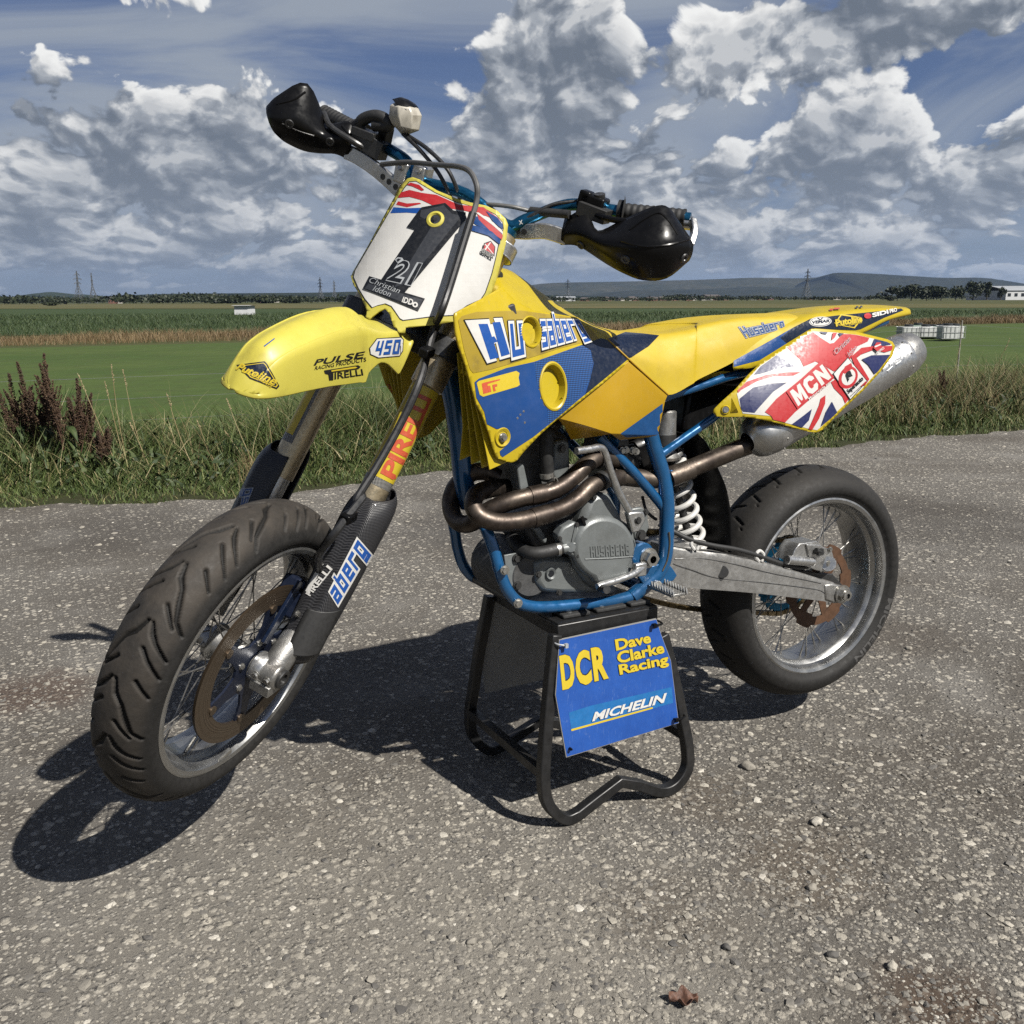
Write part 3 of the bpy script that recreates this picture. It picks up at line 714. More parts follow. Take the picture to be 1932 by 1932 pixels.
ridge('distant_rise', [(-200, 566), (-60, 564), (0, 563), (150, 561), (260, 556), (340, 554), (480, 553), (600, 552), (700, 550), (860, 553), (1020, 556), (1150, 560)], 3300, (0.020, 0.026, 0.015), (0.032, 0.038, 0.020), 500)

CROWN = mat_blades('tree_leaf', [(0, (0.012, 0.018, 0.008)), (0.5, (0.024, 0.034, 0.013)), (1, (0.048, 0.058, 0.022))])
BARK = solid('tree_bark', (0.08, 0.065, 0.05), .9, vary=.3, scale=3)
def crown_mesh(name, c, rx, ry, rz, n, s, rng, lobes=9):
    """leaf clumps scattered through several uneven lobes"""
    L = [(np.array([rng.normal() * .42 * rx, rng.normal() * .42 * ry, (rng.random() - .45) * 1.1 * rz]), .38 + .34 * rng.random()) for _ in range(lobes)]
    pk = rng.integers(0, lobes, n); d = rng.normal(size=(n, 3)); d /= np.linalg.norm(d, axis=1)[:, None]; rr = rng.random(n) ** .35
    P = np.array([L[i][0] for i in pk]) + d * rr[:, None] * np.array([L[i][1] for i in pk])[:, None] * np.array([rx, ry, rz])
    P[:, 2] = np.maximum(P[:, 2], -rz * .95); P += np.array(c)
    a = rng.normal(size=(n, 3)); a /= np.linalg.norm(a, axis=1)[:, None]; b = np.cross(a, rng.normal(size=(n, 3))); b /= np.linalg.norm(b, axis=1)[:, None]
    q = s * (.6 + .8 * rng.random(n))[:, None]
    Vv = np.stack([P - a * q, P + b * q * .7, P + a * q, P - b * q * .7], 1).reshape(-1, 3)
    return np_mesh(name, Vv, np.arange(4 * n).reshape(-1, 4), CROWN, {'tone': np.repeat(np.clip(rng.normal(.45, .22, n), 0, 1), 4)}, quads=True)
def tree(u, base_v, top_v, wpx, dist, label, seed, group, name='tree', n=900):
    rng = np.random.default_rng(seed); p = at(u, dist, z=-.02); h = at(u, dist, v=top_v).z; rx = wpx / FPX * dist / 2
    root = empty(name, p, label, 'tree' if name == 'tree' else 'bush', group); hb = h * (.16 if name == 'tree' else .02); rz = (h - hb) / 2
    mbt = MB().cyl(p, p + V(0, 0, h * .55), h * .035, 7, h * .012)
    for k in range(3):
        a = k * 2.1 + seed; mbt.tube([p + V(0, 0, h * .3), p + V(math.cos(a) * rx * .5, math.sin(a) * rx * .5, h * .62)], [h * .014, h * .005], 5)
    obj('trunk', mbt, BARK, root)
    o = link(bpy.data.objects.new('crown', crown_mesh('crown', p + V(0, 0, hb + rz), rx, rx, rz, n, max(.10 * rx, .05 * h), rng))); place(o, root)
TREES = [ # u, top v, width px, distance, words
 (98, 570, 28, 330, 'bush', 'round dark bush standing alone in the left stubble field'),
 (1018, 553, 18, 520, 'tree', 'small dark tree in the hedge behind the number plate'),
 (1690, 541, 44, 420, 'tree', 'tree at the left end of the dark copse on the right'), (1716, 537, 46, 410, 'tree', 'tree second from the left in the dark copse'),
 (1745, 538, 48, 415, 'tree', 'broad tree in the middle of the dark copse'), (1772, 540, 40, 405, 'tree', 'tree right of the middle of the dark copse'),
 (1800, 541, 40, 410, 'tree', 'low tree at the right end of the dark copse'), (1672, 556, 20, 380, 'bush', 'low black bush at the foot of the dark copse'),
 (1832, 529, 26, 430, 'tree', 'tall dark tree on the right before the white shed'), (1858, 531, 20, 440, 'tree', 'tall narrow tree just left of the white shed'), (1884, 540, 14, 450, 'tree', 'small tree at the corner of the white shed'),
 (560, 560, 60, 520, 'bush', 'wide dark bush on the left horizon near the white container'), (505, 561, 44, 540, 'bush', 'dark bush on the left horizon above the white container'), (430, 563, 50, 560, 'bush', 'dark bush on the left horizon left of the white container'),
 (255, 556, 40, 640, 'tree', 'tree group between the twin pylons and the field edge'), (300, 559, 40, 640, 'tree', 'tree on the left horizon right of the twin pylons'), (345, 560, 34, 660, 'tree', 'tree on the left horizon in the middle of the hedge'),
 (40, 561, 40, 600, 'tree', 'tree at the left edge of the horizon'), (12, 559, 30, 590, 'tree', 'tree at the very left end of the horizon')]
for i, (u, tv, w_, d, nm, lab) in enumerate(TREES): tree(u, 0, tv, w_, d, lab, 100 + i, 'trees along the horizon' if nm == 'tree' else 'bushes along the horizon', nm)
# the far woods and hedges that read as one dark band
def far_woods():
    rng = np.random.default_rng(21); P = []; S = []; TN = []
    for k in range(1400):
        u = -80 + 2100 * rng.random(); d = 480 + 1500 * rng.random() ** 1.4; p = at(u, d, z=0.0)
        top = (554.0 + 2.5 * math.sin(u * .013) + 1.5 * math.sin(u * .041 + 2)) + (3.0 if 1080 < u < 1640 else 0)
        h = max(2.5, at(u, d, v=top + rng.random() * 7).z) ; w_ = h * (.5 + .9 * rng.random()); n = 46; q = rng.normal(size=(n, 3)) * np.array([w_, w_, h * .30]) * .5
        q[:, 2] += h * .52; P.append(q + np.array([p.x, p.y, 0])); S.append(np.full(n, .16 * h)); TN.append(np.clip(rng.normal(.35 + .2 * (rng.random() - .5), .18, n), 0, 1))
    P = np.concatenate(P); S = np.concatenate(S); TN = np.concatenate(TN); n = len(P); P[:, 2] = np.maximum(P[:, 2], .1)
    a = rng.normal(size=(n, 3)); a /= np.linalg.norm(a, axis=1)[:, None]; b = np.cross(a, rng.normal(size=(n, 3))); b /= np.linalg.norm(b, axis=1)[:, None]; q = S[:, None] * (.6 + .8 * rng.random((n, 1)))
    Vv = np.stack([P - a * q, P + b * q * .8, P + a * q, P - b * q * .8], 1).reshape(-1, 3)
    o = link(bpy.data.objects.new('far_woods', np_mesh('far_woods', Vv, np.arange(4 * n).reshape(-1, 4), CROWN, {'tone': np.repeat(TN, 4)}, quads=True))); place(o)
    tag(o, 'dark band of far woods and hedges along the horizon', 'woodland', kind='stuff')
far_woods()

# ------------------------------------------------------------------ pylons
STEEL = solid('pylon_steel', (0.16, 0.17, 0.18), .6, .3)
def pylon(u, top_v, dist, label, rot):
    p = at(u, dist, z=0.0); H = at(u, dist, v=top_v).z; root = empty('pylon', p, label, 'pylon', 'lattice power pylons on the horizon'); Rm = Matrix.Rotation(rot, 3, 'Z')
    th = H * .0065; b = MB(); ar = MB()
    W_ = lambda z: H * (.105 * max(0, 1 - z / .55) + .030 * (1 - z) + .008)
    lv = [0, .14, .26, .37, .47, .56, .65, .74, .83, .92, 1]
    cs = [[p + Rm @ V(sx * W_(z), sy * W_(z), z * H) for sx, sy in ((1, 1), (-1, 1), (-1, -1), (1, -1))] for z in lv]
    for k in range(4):
        b.tube([c[k] for c in cs], th, 4)
        for i in range(len(lv) - 1):
            b.tube([cs[i][k], cs[i + 1][(k + 1) % 4]], th * .6, 4, caps=False); b.tube([cs[i][(k + 1) % 4], cs[i + 1][k]], th * .6, 4, caps=False); b.tube([cs[i + 1][k], cs[i + 1][(k + 1) % 4]], th * .6, 4, caps=False)
    for z, L in ((.62, .15), (.75, .19), (.88, .13)):
        for s in (-1, 1):
            tip = p + Rm @ V(s * L * H, 0, z * H); w = W_(z)
            for sy in (-1, 1):
                ar.tube([p + Rm @ V(s * w, sy * w, z * H), tip], th * .7, 4); ar.tube([p + Rm @ V(s * w, sy * w, (z + .045) * H), tip], th * .7, 4)
            ar.tube([tip, tip - V(0, 0, H * .035)], th * 1.3, 5)
    obj('tower', b, STEEL, root, smooth=0); obj('cross_arms', ar, STEEL, root, smooth=0)
for i, (u, tv, d, lab) in enumerate([(153, 511, 800, 'taller left pylon of the twin pair on the left horizon'), (180, 514.5, 900, 'right pylon of the twin pair on the left horizon'), (607, 523, 1000, 'pylon left of the number plate on the horizon'),
    (633, 529, 1250, 'fainter pylon nearest the number plate edge'), (1519, 507, 800, 'lone pylon before the moorland hill on the right'), (1071, 526, 1500, 'small distant pylon above the fuel tank')]): pylon(u, tv, d, lab, -YAW + .35 + .5 * (i % 3))

# ------------------------------------------------------------------ buildings
WHITE = solid('white_cladding', (0.72, 0.73, 0.74), .6, scale=2, vary=.06); GREYR = solid('grey_sheet_roof', (0.40, 0.42, 0.44), .6, scale=1)
BRICK = solid('red_brick_far', (0.22, 0.105, 0.075), .9, scale=1, vary=.2); ROOF = solid('roof_tile_far', (0.10, 0.085, 0.08), .9, scale=1, vary=.2); REND = solid('pale_render', (0.50, 0.47, 0.42), .9, scale=1)
GLAS = solid('dark_window', (0.03, 0.035, 0.04), .2)
def facing(lat, dist): return Matrix([[RT.x, FW.x, 0], [RT.y, FW.y, 0], [0, 0, 1]])
def block(name, u, v0, v1, wpx, dist, dep, roof, mats, label, cat, group=None, win=0, hip=.3, turn=0.0):
    p = at(u, dist, z=0.0); zb = -.3; W_ = wpx / FPX * dist / 2; H = at(u, dist, v=v1).z
    F_ = Matrix.Rotation(turn, 3, 'Z') @ facing(0, 0); root = empty(name, p, label, cat, group); q = lambda x, y, z: p + F_ @ V(x, y, z); he = H * (1 - hip)
    mb = MB(); mb.hexa([q(-W_, 0, zb), q(W_, 0, zb), q(W_, dep, zb), q(-W_, dep, zb)], [q(-W_, 0, he), q(W_, 0, he), q(W_, dep, he), q(-W_, dep, he)]); obj('wall', mb, mats[0], root, smooth=0)
    o_ = .03 * W_ + .2; mb = MB()
    if roof == 'gable':
        mb.add([q(-W_ - o_, -o_, he), q(W_ + o_, -o_, he), q(W_ + o_, dep / 2, H), q(-W_ - o_, dep / 2, H), q(-W_ - o_, dep + o_, he), q(W_ + o_, dep + o_, he)], [(0, 1, 2, 3), (3, 2, 5, 4), (0, 3, 4), (1, 5, 2), (0, 4, 5, 1)])
    else: mb.surf([[q(x, y, he + .02 + (H - he) * math.sin(math.pi * (y + o_) / (dep + 2 * o_))) for x in (-W_ - o_, W_ + o_)] for y in np.linspace(-o_, dep + o_, 6)], 2, 3)
    obj('roof', mb, mats[1], root, smooth=0)
    for k in range(win):
        x = -W_ + (k + .5) * 2 * W_ / win; mb = MB(); mb.box(q(x, -.03, he * .55), (W_ / win * .9, .12, he * .34), F_); obj('window', mb, mats[2] if len(mats) > 2 else GLAS, root, smooth=0)
    return root
block('white_container', 455.5, 590, 576.5, 24.5, 82, 2.4, 'arc', (WHITE, WHITE), 'white box trailer standing in the field on the left', 'trailer', hip=.03)
block('warehouse', 1925, 560, 538.5, 62, 460, 40, 'arc', (WHITE, GREYR), 'large white shed with a curved grey roof at the right edge', 'warehouse', win=5, hip=.35)
block('warehouse', 1876, 562, 543, 20, 520, 20, 'gable', (REND, GREYR), 'small pale building left of the large white shed', 'warehouse', win=3)
block('warehouse', 1068, 566, 559, 34, 900, 30, 'arc', (WHITE, GREYR), 'low white works building seen above the fuel tank', 'warehouse', win=4, hip=.3)
block('warehouse', 1345, 566, 555.5, 26, 900, 30, 'gable', (BRICK, ROOF), 'long red brick building in the far town', 'warehouse', win=5)
ORD = 'first second third fourth fifth sixth seventh eighth ninth tenth eleventh twelfth thirteenth fourteenth fifteenth sixteenth seventeenth eighteenth nineteenth twentieth twenty-first twenty-second twenty-third twenty-fourth twenty-fifth twenty-sixth'.split()
hr = np.random.default_rng(8); words = ['pale', 'red brick', 'brown']; hu = sorted(1090 + 560 * hr.random(26))
for i, u in enumerate(hu):
    d = 700 + 260 * hr.random(); br = hr.random()
    block('house', u, 566, 558.5 + 4 * hr.random(), 8 + 7 * hr.random(), d, 8, 'gable', (BRICK if br < .62 else REND, ROOF), ('red brick' if br < .62 else 'pale') + ' far house, ' + ORD[i] + ' from the left in the row under the moorland', 'house', 'far houses of the town', win=2, hip=.42, turn=hr.normal() * .5)
for i, (u, w_) in enumerate(((212, 9), (222, 8), (495, 10), (520, 8), (540, 9), (770, 10))):
    block('house', u, 566, 560, w_, 700 + 40 * i, 8, 'gable', (REND if i % 2 else BRICK, ROOF), ('pale' if i % 2 else 'red brick') + ' far house, ' + ORD[i] + ' from the left among the trees of the left horizon', 'house', 'far houses on the left horizon', win=2, hip=.42)
# white wrapped bales and tanks in the pasture behind the silencer
CAGE = solid('cage_steel', (0.45, 0.46, 0.47), .5, .6); PLW = solid('tank_plastic', (0.62, 0.64, 0.62), .5, scale=4, vary=.15, dirt=(0.30, 0.33, 0.26), dirt_amt=.5); PLG = solid('green_wrap', (0.12, 0.26, 0.15), .5, scale=4); PLD = solid('dark_wrap', (0.04, 0.045, 0.05), .4, scale=4)
def tank(u, d, w, h, m, label):
    p = at(u, d, z=0.0); F_ = facing(0, 0); root = empty('plastic_tank', p, label, 'tank', 'tanks and wrapped bales dumped in the pasture')
    obj('body', MB().box(p + V(0, 0, h / 2 + .03), (w, w, h), F_), m, root, bevel=.04); mb = MB(); hw = w / 2 + .015
    for z in np.linspace(.06, h + .02, 3):
        mb.tube([p + F_ @ V(a * hw, b * hw, z) for a, b in ((-1, -1), (1, -1), (1, 1), (-1, 1))], .007, 5, closed=True)
    for a in np.linspace(-hw, hw, 5): mb.tube([p + F_ @ V(a, -hw, .05), p + F_ @ V(a, -hw, h + .02)], .006, 5)
    obj('cage', mb, CAGE, root); obj('cap', MB().cyl(p + V(0, 0, h + .03), p + V(0, 0, h + .09), .12, 12), PLD, root)
for i, (u, d, w, h, m, lab) in enumerate([(1716, 27.0, .50, .30, PLW, 'leftmost white tank of the row in the pasture'), (1733, 27.4, .45, .33, PLG, 'green tank second in the row behind the silencer'), (1748, 27.0, .5, .30, PLW, 'white tank in the middle of the pasture row'),
    (1763, 27.5, .45, .28, PLW, 'dull white tank right of the middle of the row'), (1778, 27.1, .42, .30, PLG, 'green topped tank fourth along the pasture row'), (1790, 25.6, .42, .36, PLW, 'nearest and largest white caged tank of the row'), (1803, 26.0, .38, .34, PLW, 'rightmost caged white tank of the pasture row')]): tank(u, d, w, h, m, lab)

# ------------------------------------------------------------------ air
m = bpy.data.materials.new('air'); m.use_nodes = True; nt = m.node_tree; nt.nodes.clear()
vo = nt.nodes.new('ShaderNodeOutputMaterial'); vp = nt.nodes.new('ShaderNodeVolumePrincipled'); nt.links.new(vp.outputs[0], vo.inputs['Volume'])
vp.inputs['Density'].default_value = 0.000045; vp.inputs['Color'].default_value = (0.40, 0.58, 0.92, 1); vp.inputs['Anisotropy'].default_value = 0.3
HAZE = MB().box((2500, 4500, 168), (17000, 17000, 340))
tag(obj('haze', HAZE, m, smooth=0), kind='stuff')
# ------------------------------------------------------------------ motorcycle: frames of reference
H0 = 0.38                                   # rear axle height
RK = R(30.5); AXS = np.array([math.sin(RK), 0, math.cos(RK)])
ST = _rot(AXS, 0.767); CF = np.array([-1.485, -0.049, 0.095 + H0])       # steered front end
MF = Matrix([list(ST[i]) + [CF[i]] for i in range(3)] + [[0, 0, 0, 1]])
def SF(x, y, z): return MF @ V(x, y, z)
def zc(ox, oy, f): return lambda x, y: ((ox + x * f) * 1932 / 4096, (oy + y * f) * 1932 / 4096)
Z2, Z3, Z4, Z5 = zc(1000, 250, .98344), zc(850, 1100, .62112), zc(1700, 1050, .62112), zc(1700, 1650, .62112)
Z6, Z7, Z8, ZA, ZE = zc(2500, 1150, .67288), zc(2600, 1700, .62112), zc(1800, 2300, .56936), zc(2800, 1800, .54348), zc(750, 2450, .4141)
ZD = zc(750, 1950, .3106)
def B(q, y): return hitp(q[0], q[1], (0, y, 0), (0, 1, 0))               # on a plane beside the machine
_fn = ST @ np.array([0, 1., 0])
def F(q, y): return hitp(q[0], q[1], CF + _fn * y, _fn)                   # same in the steered front end
def FL(q, y): return MF.inverted() @ F(q, y)
def mir(p): return Vector((p[0], -p[1], p[2]))
def mirF(p): q = MF.inverted() @ Vector(p); return MF @ Vector((q.x, -q.y, q.z))
AXW = Vector(ST @ AXS)                      # fork direction in the world
YF = Vector(_fn)

# ------------------------------------------------------------------ materials of the machine
def mat_yellow(name, col, rough=.34, weave=False, grub=.5):
    m, t, b = new_mat(name); col = tuple(x * .57 for x in col)
    n = t.noise(t.tc, 7, 5, .6); c = t.mix(t.map(n, .3, .7), tuple(x * .93 for x in col), tuple(min(1, x * 1.05) for x in col))
    g = t.map(t.noise(t.tc, 16, 9, .72), .50 if grub > .8 else .54, .70 if grub > .8 else .78, 0, grub); c = t.mix(g, c, (.13, .095, .024))
    sc = t.map(t.noise(t.vmath('MULTIPLY', t.tc, (90, 90, 14)), 3, 3, .7), .62, .72, 0, .34); c = t.mix(sc, c, (.27, .22, .08))
    t.l.new(c, b.inputs['Base Color']); t.l.new(t.map(t.noise(t.tc, 30, 6, .6), .3, .7, rough - .08, rough + .14), b.inputs['Roughness'])
    if weave:
        x, y, z = t.sep(t.tc); w1 = t.math('SINE', t.math('MULTIPLY', t.math('ADD', x, z), 1400)); w2 = t.math('SINE', t.math('MULTIPLY', t.math('SUBTRACT', x, z), 1400))
        t.l.new(t.bump(t.math('MULTIPLY', w1, w2), .30, .0010), b.inputs['Normal'])
    else: t.l.new(t.bump(t.noise(t.tc, 220, 3, .6), .04, .001), b.inputs['Normal'])
    if not weave:   # thin moulded sheet lets some light through
        tr = t.node('ShaderNodeBsdfTranslucent'); tr.inputs['Color'].default_value = (col[0] * 1.5, col[1] * 1.3, col[2], 1); ms = t.node('ShaderNodeMixShader'); ms.inputs[0].default_value = .22
        t.l.new(b.outputs[0], ms.inputs[1]); t.l.new(tr.outputs[0], ms.inputs[2]); t.l.new(ms.outputs[0], m.node_tree.nodes['Material Output'].inputs['Surface'])
    return m
YEL = mat_yellow('yellow_plastic', (0.66, 0.50, 0.018)); YELP = mat_yellow('faded_yellow_plastic', (0.72, 0.64, 0.10), .42); YELT = mat_yellow('yellow_tank_plastic', (0.56, 0.34, 0.012), .36, grub=.2); YELS = mat_yellow('yellow_seat_cover', (0.58, 0.42, 0.014), .5, True, .25)
YELD = mat_yellow('grubby_yellow_sticker', (0.46, 0.33, 0.03), .45, grub=.9)
BLUEF = solid('blue_frame_paint', (0.010, 0.120, 0.315), .26, 0.35, vary=.12, scale=20, coat=.6, dirt=(.05, .06, .07), dirt_amt=.35)
BLUES = solid('blue_sticker', (0.010, 0.062, 0.235), .34, vary=.06, scale=20, dirt=(.05, .09, .18), dirt_amt=.3); NAVY = solid('navy_sticker', (0.006, 0.013, 0.035), .30, vary=.1); BLUL = solid('letter_blue', (0.012, 0.085, 0.36), .35, vary=.05); BANO = solid('blue_anodised', (0.012, 0.11, 0.22), .28, .8, vary=.1)
def mat_weave(name, c1, c2, sc, rough=.35):
    m, t, b = new_mat(name); x, y, z = t.sep(t.tc)
    k = t.math('MULTIPLY', t.math('SINE', t.math('MULTIPLY', t.math('ADD', x, t.math('MULTIPLY', z, 1.0)), sc)), t.math('SINE', t.math('MULTIPLY', t.math('SUBTRACT', z, x), sc)))
    t.l.new(t.mix(t.map(k, -.1, .35), c1, c2), b.inputs['Base Color']); b.inputs['Roughness'].default_value = rough; t.l.new(t.bump(k, .2, .001), b.inputs['Normal']); return m
BWEAVE = mat_weave('blue_carbon_print', (0.006, 0.016, 0.05), (0.012, 0.062, 0.20), 800)
WHT = solid('white_sticker', (0.70, 0.69, 0.66), .5, vary=.04, scale=25, dirt=(.42, .39, .33), dirt_amt=.35); RED = solid('red_sticker', (0.50, 0.018, 0.022), .48, vary=.05); NVY2 = solid('flag_blue', (0.012, 0.020, 0.105), .45, vary=.05); BLK = solid('black_sticker', (0.010, 0.011, 0.013), .35, vary=.1); GRY = solid('grey_sticker', (0.042, 0.045, 0.052), .35, vary=.06); ORG = solid('orange_print', (0.62, 0.105, 0.045), .4, vary=.08); YLT = solid('yellow_print', (0.66, 0.50, 0.03), .4, vary=.05); LGRY = solid('light_grey_print', (0.40, 0.42, 0.44), .4)
PLA = solid('black_plastic', (0.006, 0.006, 0.0065), .30, vary=.15, spec=.16, dirt=(.028, .028, .027), dirt_amt=.2, scale=30); RUBB = solid('black_rubber', (0.014, 0.014, 0.014), .62, vary=.2); CABL = solid('cable_sheath', (0.018, 0.018, 0.019), .45)
ALU = solid('cast_aluminium', (0.36, 0.355, 0.34), .42, .85, vary=.14, scale=30, dirt=(.13, .12, .11), dirt_amt=.6, bump=.25); ALUP = solid('polished_rim', (0.46, 0.46, 0.45), .34, .95, vary=.08, dirt=(.22, .21, .20), dirt_amt=.3, scale=9); ALUB = solid('brushed_aluminium', (0.58, 0.58, 0.57), .32, .9, vary=.07, dirt=(.25, .24, .22), dirt_amt=.3); SWAL = solid('swingarm_alloy', (0.40, 0.395, 0.38), .45, .8, vary=.08, scale=40, dirt=(.17, .16, .15), dirt_amt=.5, bump=.2)
ENG = solid('engine_grey_paint', (0.185, 0.20, 0.20), .42, .2, vary=.1, scale=26, dirt=(.07, .065, .055), dirt_amt=.5, bump=.15); ENGD = solid('dark_engine_casting', (0.085, 0.085, 0.085), .6, .3, vary=.25, dirt=(.03, .028, .025), dirt_amt=.6, bump=.4)
BOLT = solid('zinc_bolt', (0.48, 0.47, 0.44), .32, .9, vary=.12); STL = solid('dark_steel', (0.07, 0.07, 0.07), .4, .7); SPK = solid('spoke_steel', (0.33, 0.32, 0.30), .35, .9, vary=.2); FTUBE = solid('fork_tube_grey', (0.54, 0.45, 0.30), .38, .85, vary=.1, dirt=(.10, .09, .075), dirt_amt=.4); RBLU = solid('carrier_blue', (0.012, 0.018, 0.040), .4, .5); RUST = solid('rusted_rotor', (0.115, 0.055, 0.026), .65, .3, vary=.3, scale=60)
def mat_exhaust():
    m, t, b = new_mat('heat_stained_exhaust'); n = t.noise(t.tc, 9, 7, .65); n2 = t.noise(t.tc, 70, 5, .7)
    c = t.ramp(n, [(.25, (.022, .018, .016)), (.45, (.050, .040, .034)), (.6, (.10, .083, .068)), (.78, (.036, .031, .029))]); c = t.mix(t.map(n2, .58, .72, 0, .75), c, (.045, .03, .022))
    t.l.new(c, b.inputs['Base Color']); b.inputs['Metallic'].default_value = .9; t.l.new(t.map(n2, .3, .7, .34, .62), b.inputs['Roughness']); t.l.new(t.bump(n2, .15, .001), b.inputs['Normal']); return m
def mat_disc():
    m, t, b = new_mat('swept_brake_disc'); x, y, z = t.sep(t.tc); rad = t.math('SQRT', t.math('MULTIPLY_ADD', x, x, t.math('MULTIPLY', z, z))); w1 = t.noise(t.comb(t.math('MULTIPLY', rad, 420), 0.0, 0.0), 1.0, 3, .6); n = t.noise(t.tc, 22, 6, .65)
    c = t.mix(t.map(w1, .35, .65), (.050, .036, .024), (.135, .105, .075)); c = t.mix(t.map(n, .5, .7, 0, .5), c, (.075, .045, .024)); t.l.new(c, b.inputs['Base Color']); b.inputs['Metallic'].default_value = .8
    t.l.new(t.map(w1, .3, .7, .32, .5), b.inputs['Roughness']); t.l.new(t.bump(w1, .25, .001), b.inputs['Normal']); return m
DISC = mat_disc()
EXH = mat_exhaust(); SPRW = solid('white_spring_paint', (0.72, 0.71, 0.68), .35, vary=.05, dirt=(.4, .37, .33), dirt_amt=.3); GOLD = solid('chain_links', (0.13, 0.095, 0.045), .45, .8, vary=.3)
def mat_tyre(name, dust, amt):
    m, t, b = new_mat(name); n = t.noise(t.tc, 11, 8, .68); n2 = t.noise(t.tc, 75, 6, .7); n3 = t.noise(t.tc, 300, 3, .7)
    x, y, z = t.sep(t.tc); rad = t.math('SQRT', t.math('MULTIPLY_ADD', x, x, t.math('MULTIPLY', z, z)))
    c = t.mix(t.map(n2, .3, .7), (.008, .0078, .0076), (.016, .0153, .0145)); tread = t.map(rad, .262, .284, 0, 1, smooth=True)
    d = t.math('MULTIPLY', t.math('MULTIPLY', t.map(n, .30, .62), tread), amt); c = t.mix(d, c, dust)
    c = t.mix(t.math('MULTIPLY', t.map(n2, .64, .74, 0, .5), tread), c, (.07, .063, .056)); c = t.mix(t.map(t.node('ShaderNodeAttribute', attribute_name='groove').outputs['Fac'], .25, .8, 0, .92), c, (.0035, .0034, .0033)); t.l.new(c, b.inputs['Base Color'])
    t.l.new(t.map(n2, .3, .7, .55, .8), b.inputs['Roughness']); b.inputs['Specular IOR Level'].default_value = .2; t.l.new(t.bump(t.math('ADD', n2, n3), .25, .0015), b.inputs['Normal']); return m
TYF = mat_tyre('dusty_front_tyre', (.034, .029, .024), .9); TYR = mat_tyre('worn_rear_tyre', (.018, .0165, .015), .7); TYL = solid('tyre_lettering', (.060, .058, .056), .7)
def mat_carbon():
    m, t, b = new_mat('carbon_fibre'); x, y, z = t.sep(t.tc); s = 1150
    a = t.math('SINE', t.math('MULTIPLY', t.math('ADD', t.math('ADD', x, y), z), s)); c_ = t.math('SINE', t.math('MULTIPLY', t.math('SUBTRACT', z, t.math('ADD', x, y)), s)); k = t.math('MULTIPLY', a, c_)
    t.l.new(t.mix(t.map(k, -.3, .5), (.006, .006, .007), (.030, .030, .032)), b.inputs['Base Color']); b.inputs['Roughness'].default_value = .38; b.inputs['Specular IOR Level'].default_value = .3; b.inputs['Coat Weight'].default_value = .12; t.l.new(t.bump(k, .3, .0010), b.inputs['Normal']); return m
CARB = mat_carbon(); MESHT = mat_weave('carbon_dot_tape', (.008, .008, .009), (.20, .195, .18), 1250, .4)

BIKE = empty('motorcycle', (-0.72, 0, H0 + 0.02), 'yellow and blue supermoto motorcycle with number 1 front plate, raised on a stand', 'motorcycle')
def part(name, mb, mat, parent=None, **k): return obj(name, mb, mat, parent or BIKE, **k)

# ------------------------------------------------------------------ decals: flat print laid on to a panel and following its surface
def bvh_of(o):
    dg = bpy.context.evaluated_depsgraph_get(); e = o.evaluated_get(dg); me = e.to_mesh(); mw = WORLD[o.name]
    t = BVHTree.FromPolygons([mw @ v.co for v in me.vertices], [tuple(p.vertices) for p in me.polygons]); e.to_mesh_clear(); return t
_bv = {}
HOLES = []
def homog(quad):
    s = [(0, 0), (1, 0), (1, 1), (0, 1)]; A = []; b = []
    for (x, y), (u, v) in zip(s, quad): A += [[x, y, 1, 0, 0, 0, -u * x, -u * y], [0, 0, 0, x, y, 1, -v * x, -v * y]]; b += [u, v]
    h = np.append(np.linalg.solve(np.array(A, float), np.array(b, float)), 1).reshape(3, 3)
    return lambda x, y: tuple((lambda q: (q[0] / q[2], q[1] / q[2]))(h @ np.array([x, y, 1.0])))
_tcache = {}
def text_mesh(txt, bold=0.0, shear=0.0, spacing=1.0):
    key = (txt, bold, shear, spacing)
    if key not in _tcache:
        cu = bpy.data.curves.new('t', 'FONT'); cu.body = txt; cu.offset = bold; cu.shear = shear; cu.space_character = spacing; cu.resolution_u = 3; cu.fill_mode = 'FRONT'
        o = bpy.data.objects.new('t', cu); COL.objects.link(o); dg = bpy.context.evaluated_depsgraph_get(); dg.update(); e = o.evaluated_get(dg); me = e.to_mesh()
        vs = np.array([v.co[:2] for v in me.vertices]); fs = [tuple(p.vertices) for p in me.polygons]; e.to_mesh_clear(); bpy.data.objects.remove(o); bpy.data.curves.remove(cu)
        lo, hi = vs.min(0), vs.max(0); _tcache[key] = ((vs - lo) / (hi - lo), fs)
    return _tcache[key]
def cut2d(vs, fs, step):
    bm = bmesh.new(); q = [bm.verts.new((x, y, 0)) for x, y in vs]
    for f in fs:
        try: bm.faces.new([q[i] for i in f])
        except ValueError: pass
    xs = np.array(vs); lo, hi = xs.min(0), xs.max(0)
    for k, ax in ((0, (1, 0, 0)), (1, (0, 1, 0))):
        n = int((hi[k] - lo[k]) / step)
        for i in range(1, n + 1):
            c = [0, 0, 0]; c[k] = lo[k] + i * (hi[k] - lo[k]) / (n + 1)
            bmesh.ops.bisect_plane(bm, geom=bm.verts[:] + bm.edges[:] + bm.faces[:], plane_co=c, plane_no=ax)
    bmesh.ops.triangulate(bm, faces=bm.faces[:])
    v2 = [(v.co.x, v.co.y) for v in bm.verts]; bm.verts.index_update(); f2 = [tuple(v.index for v in f.verts) for f in bm.faces]; bm.free(); return v2, f2
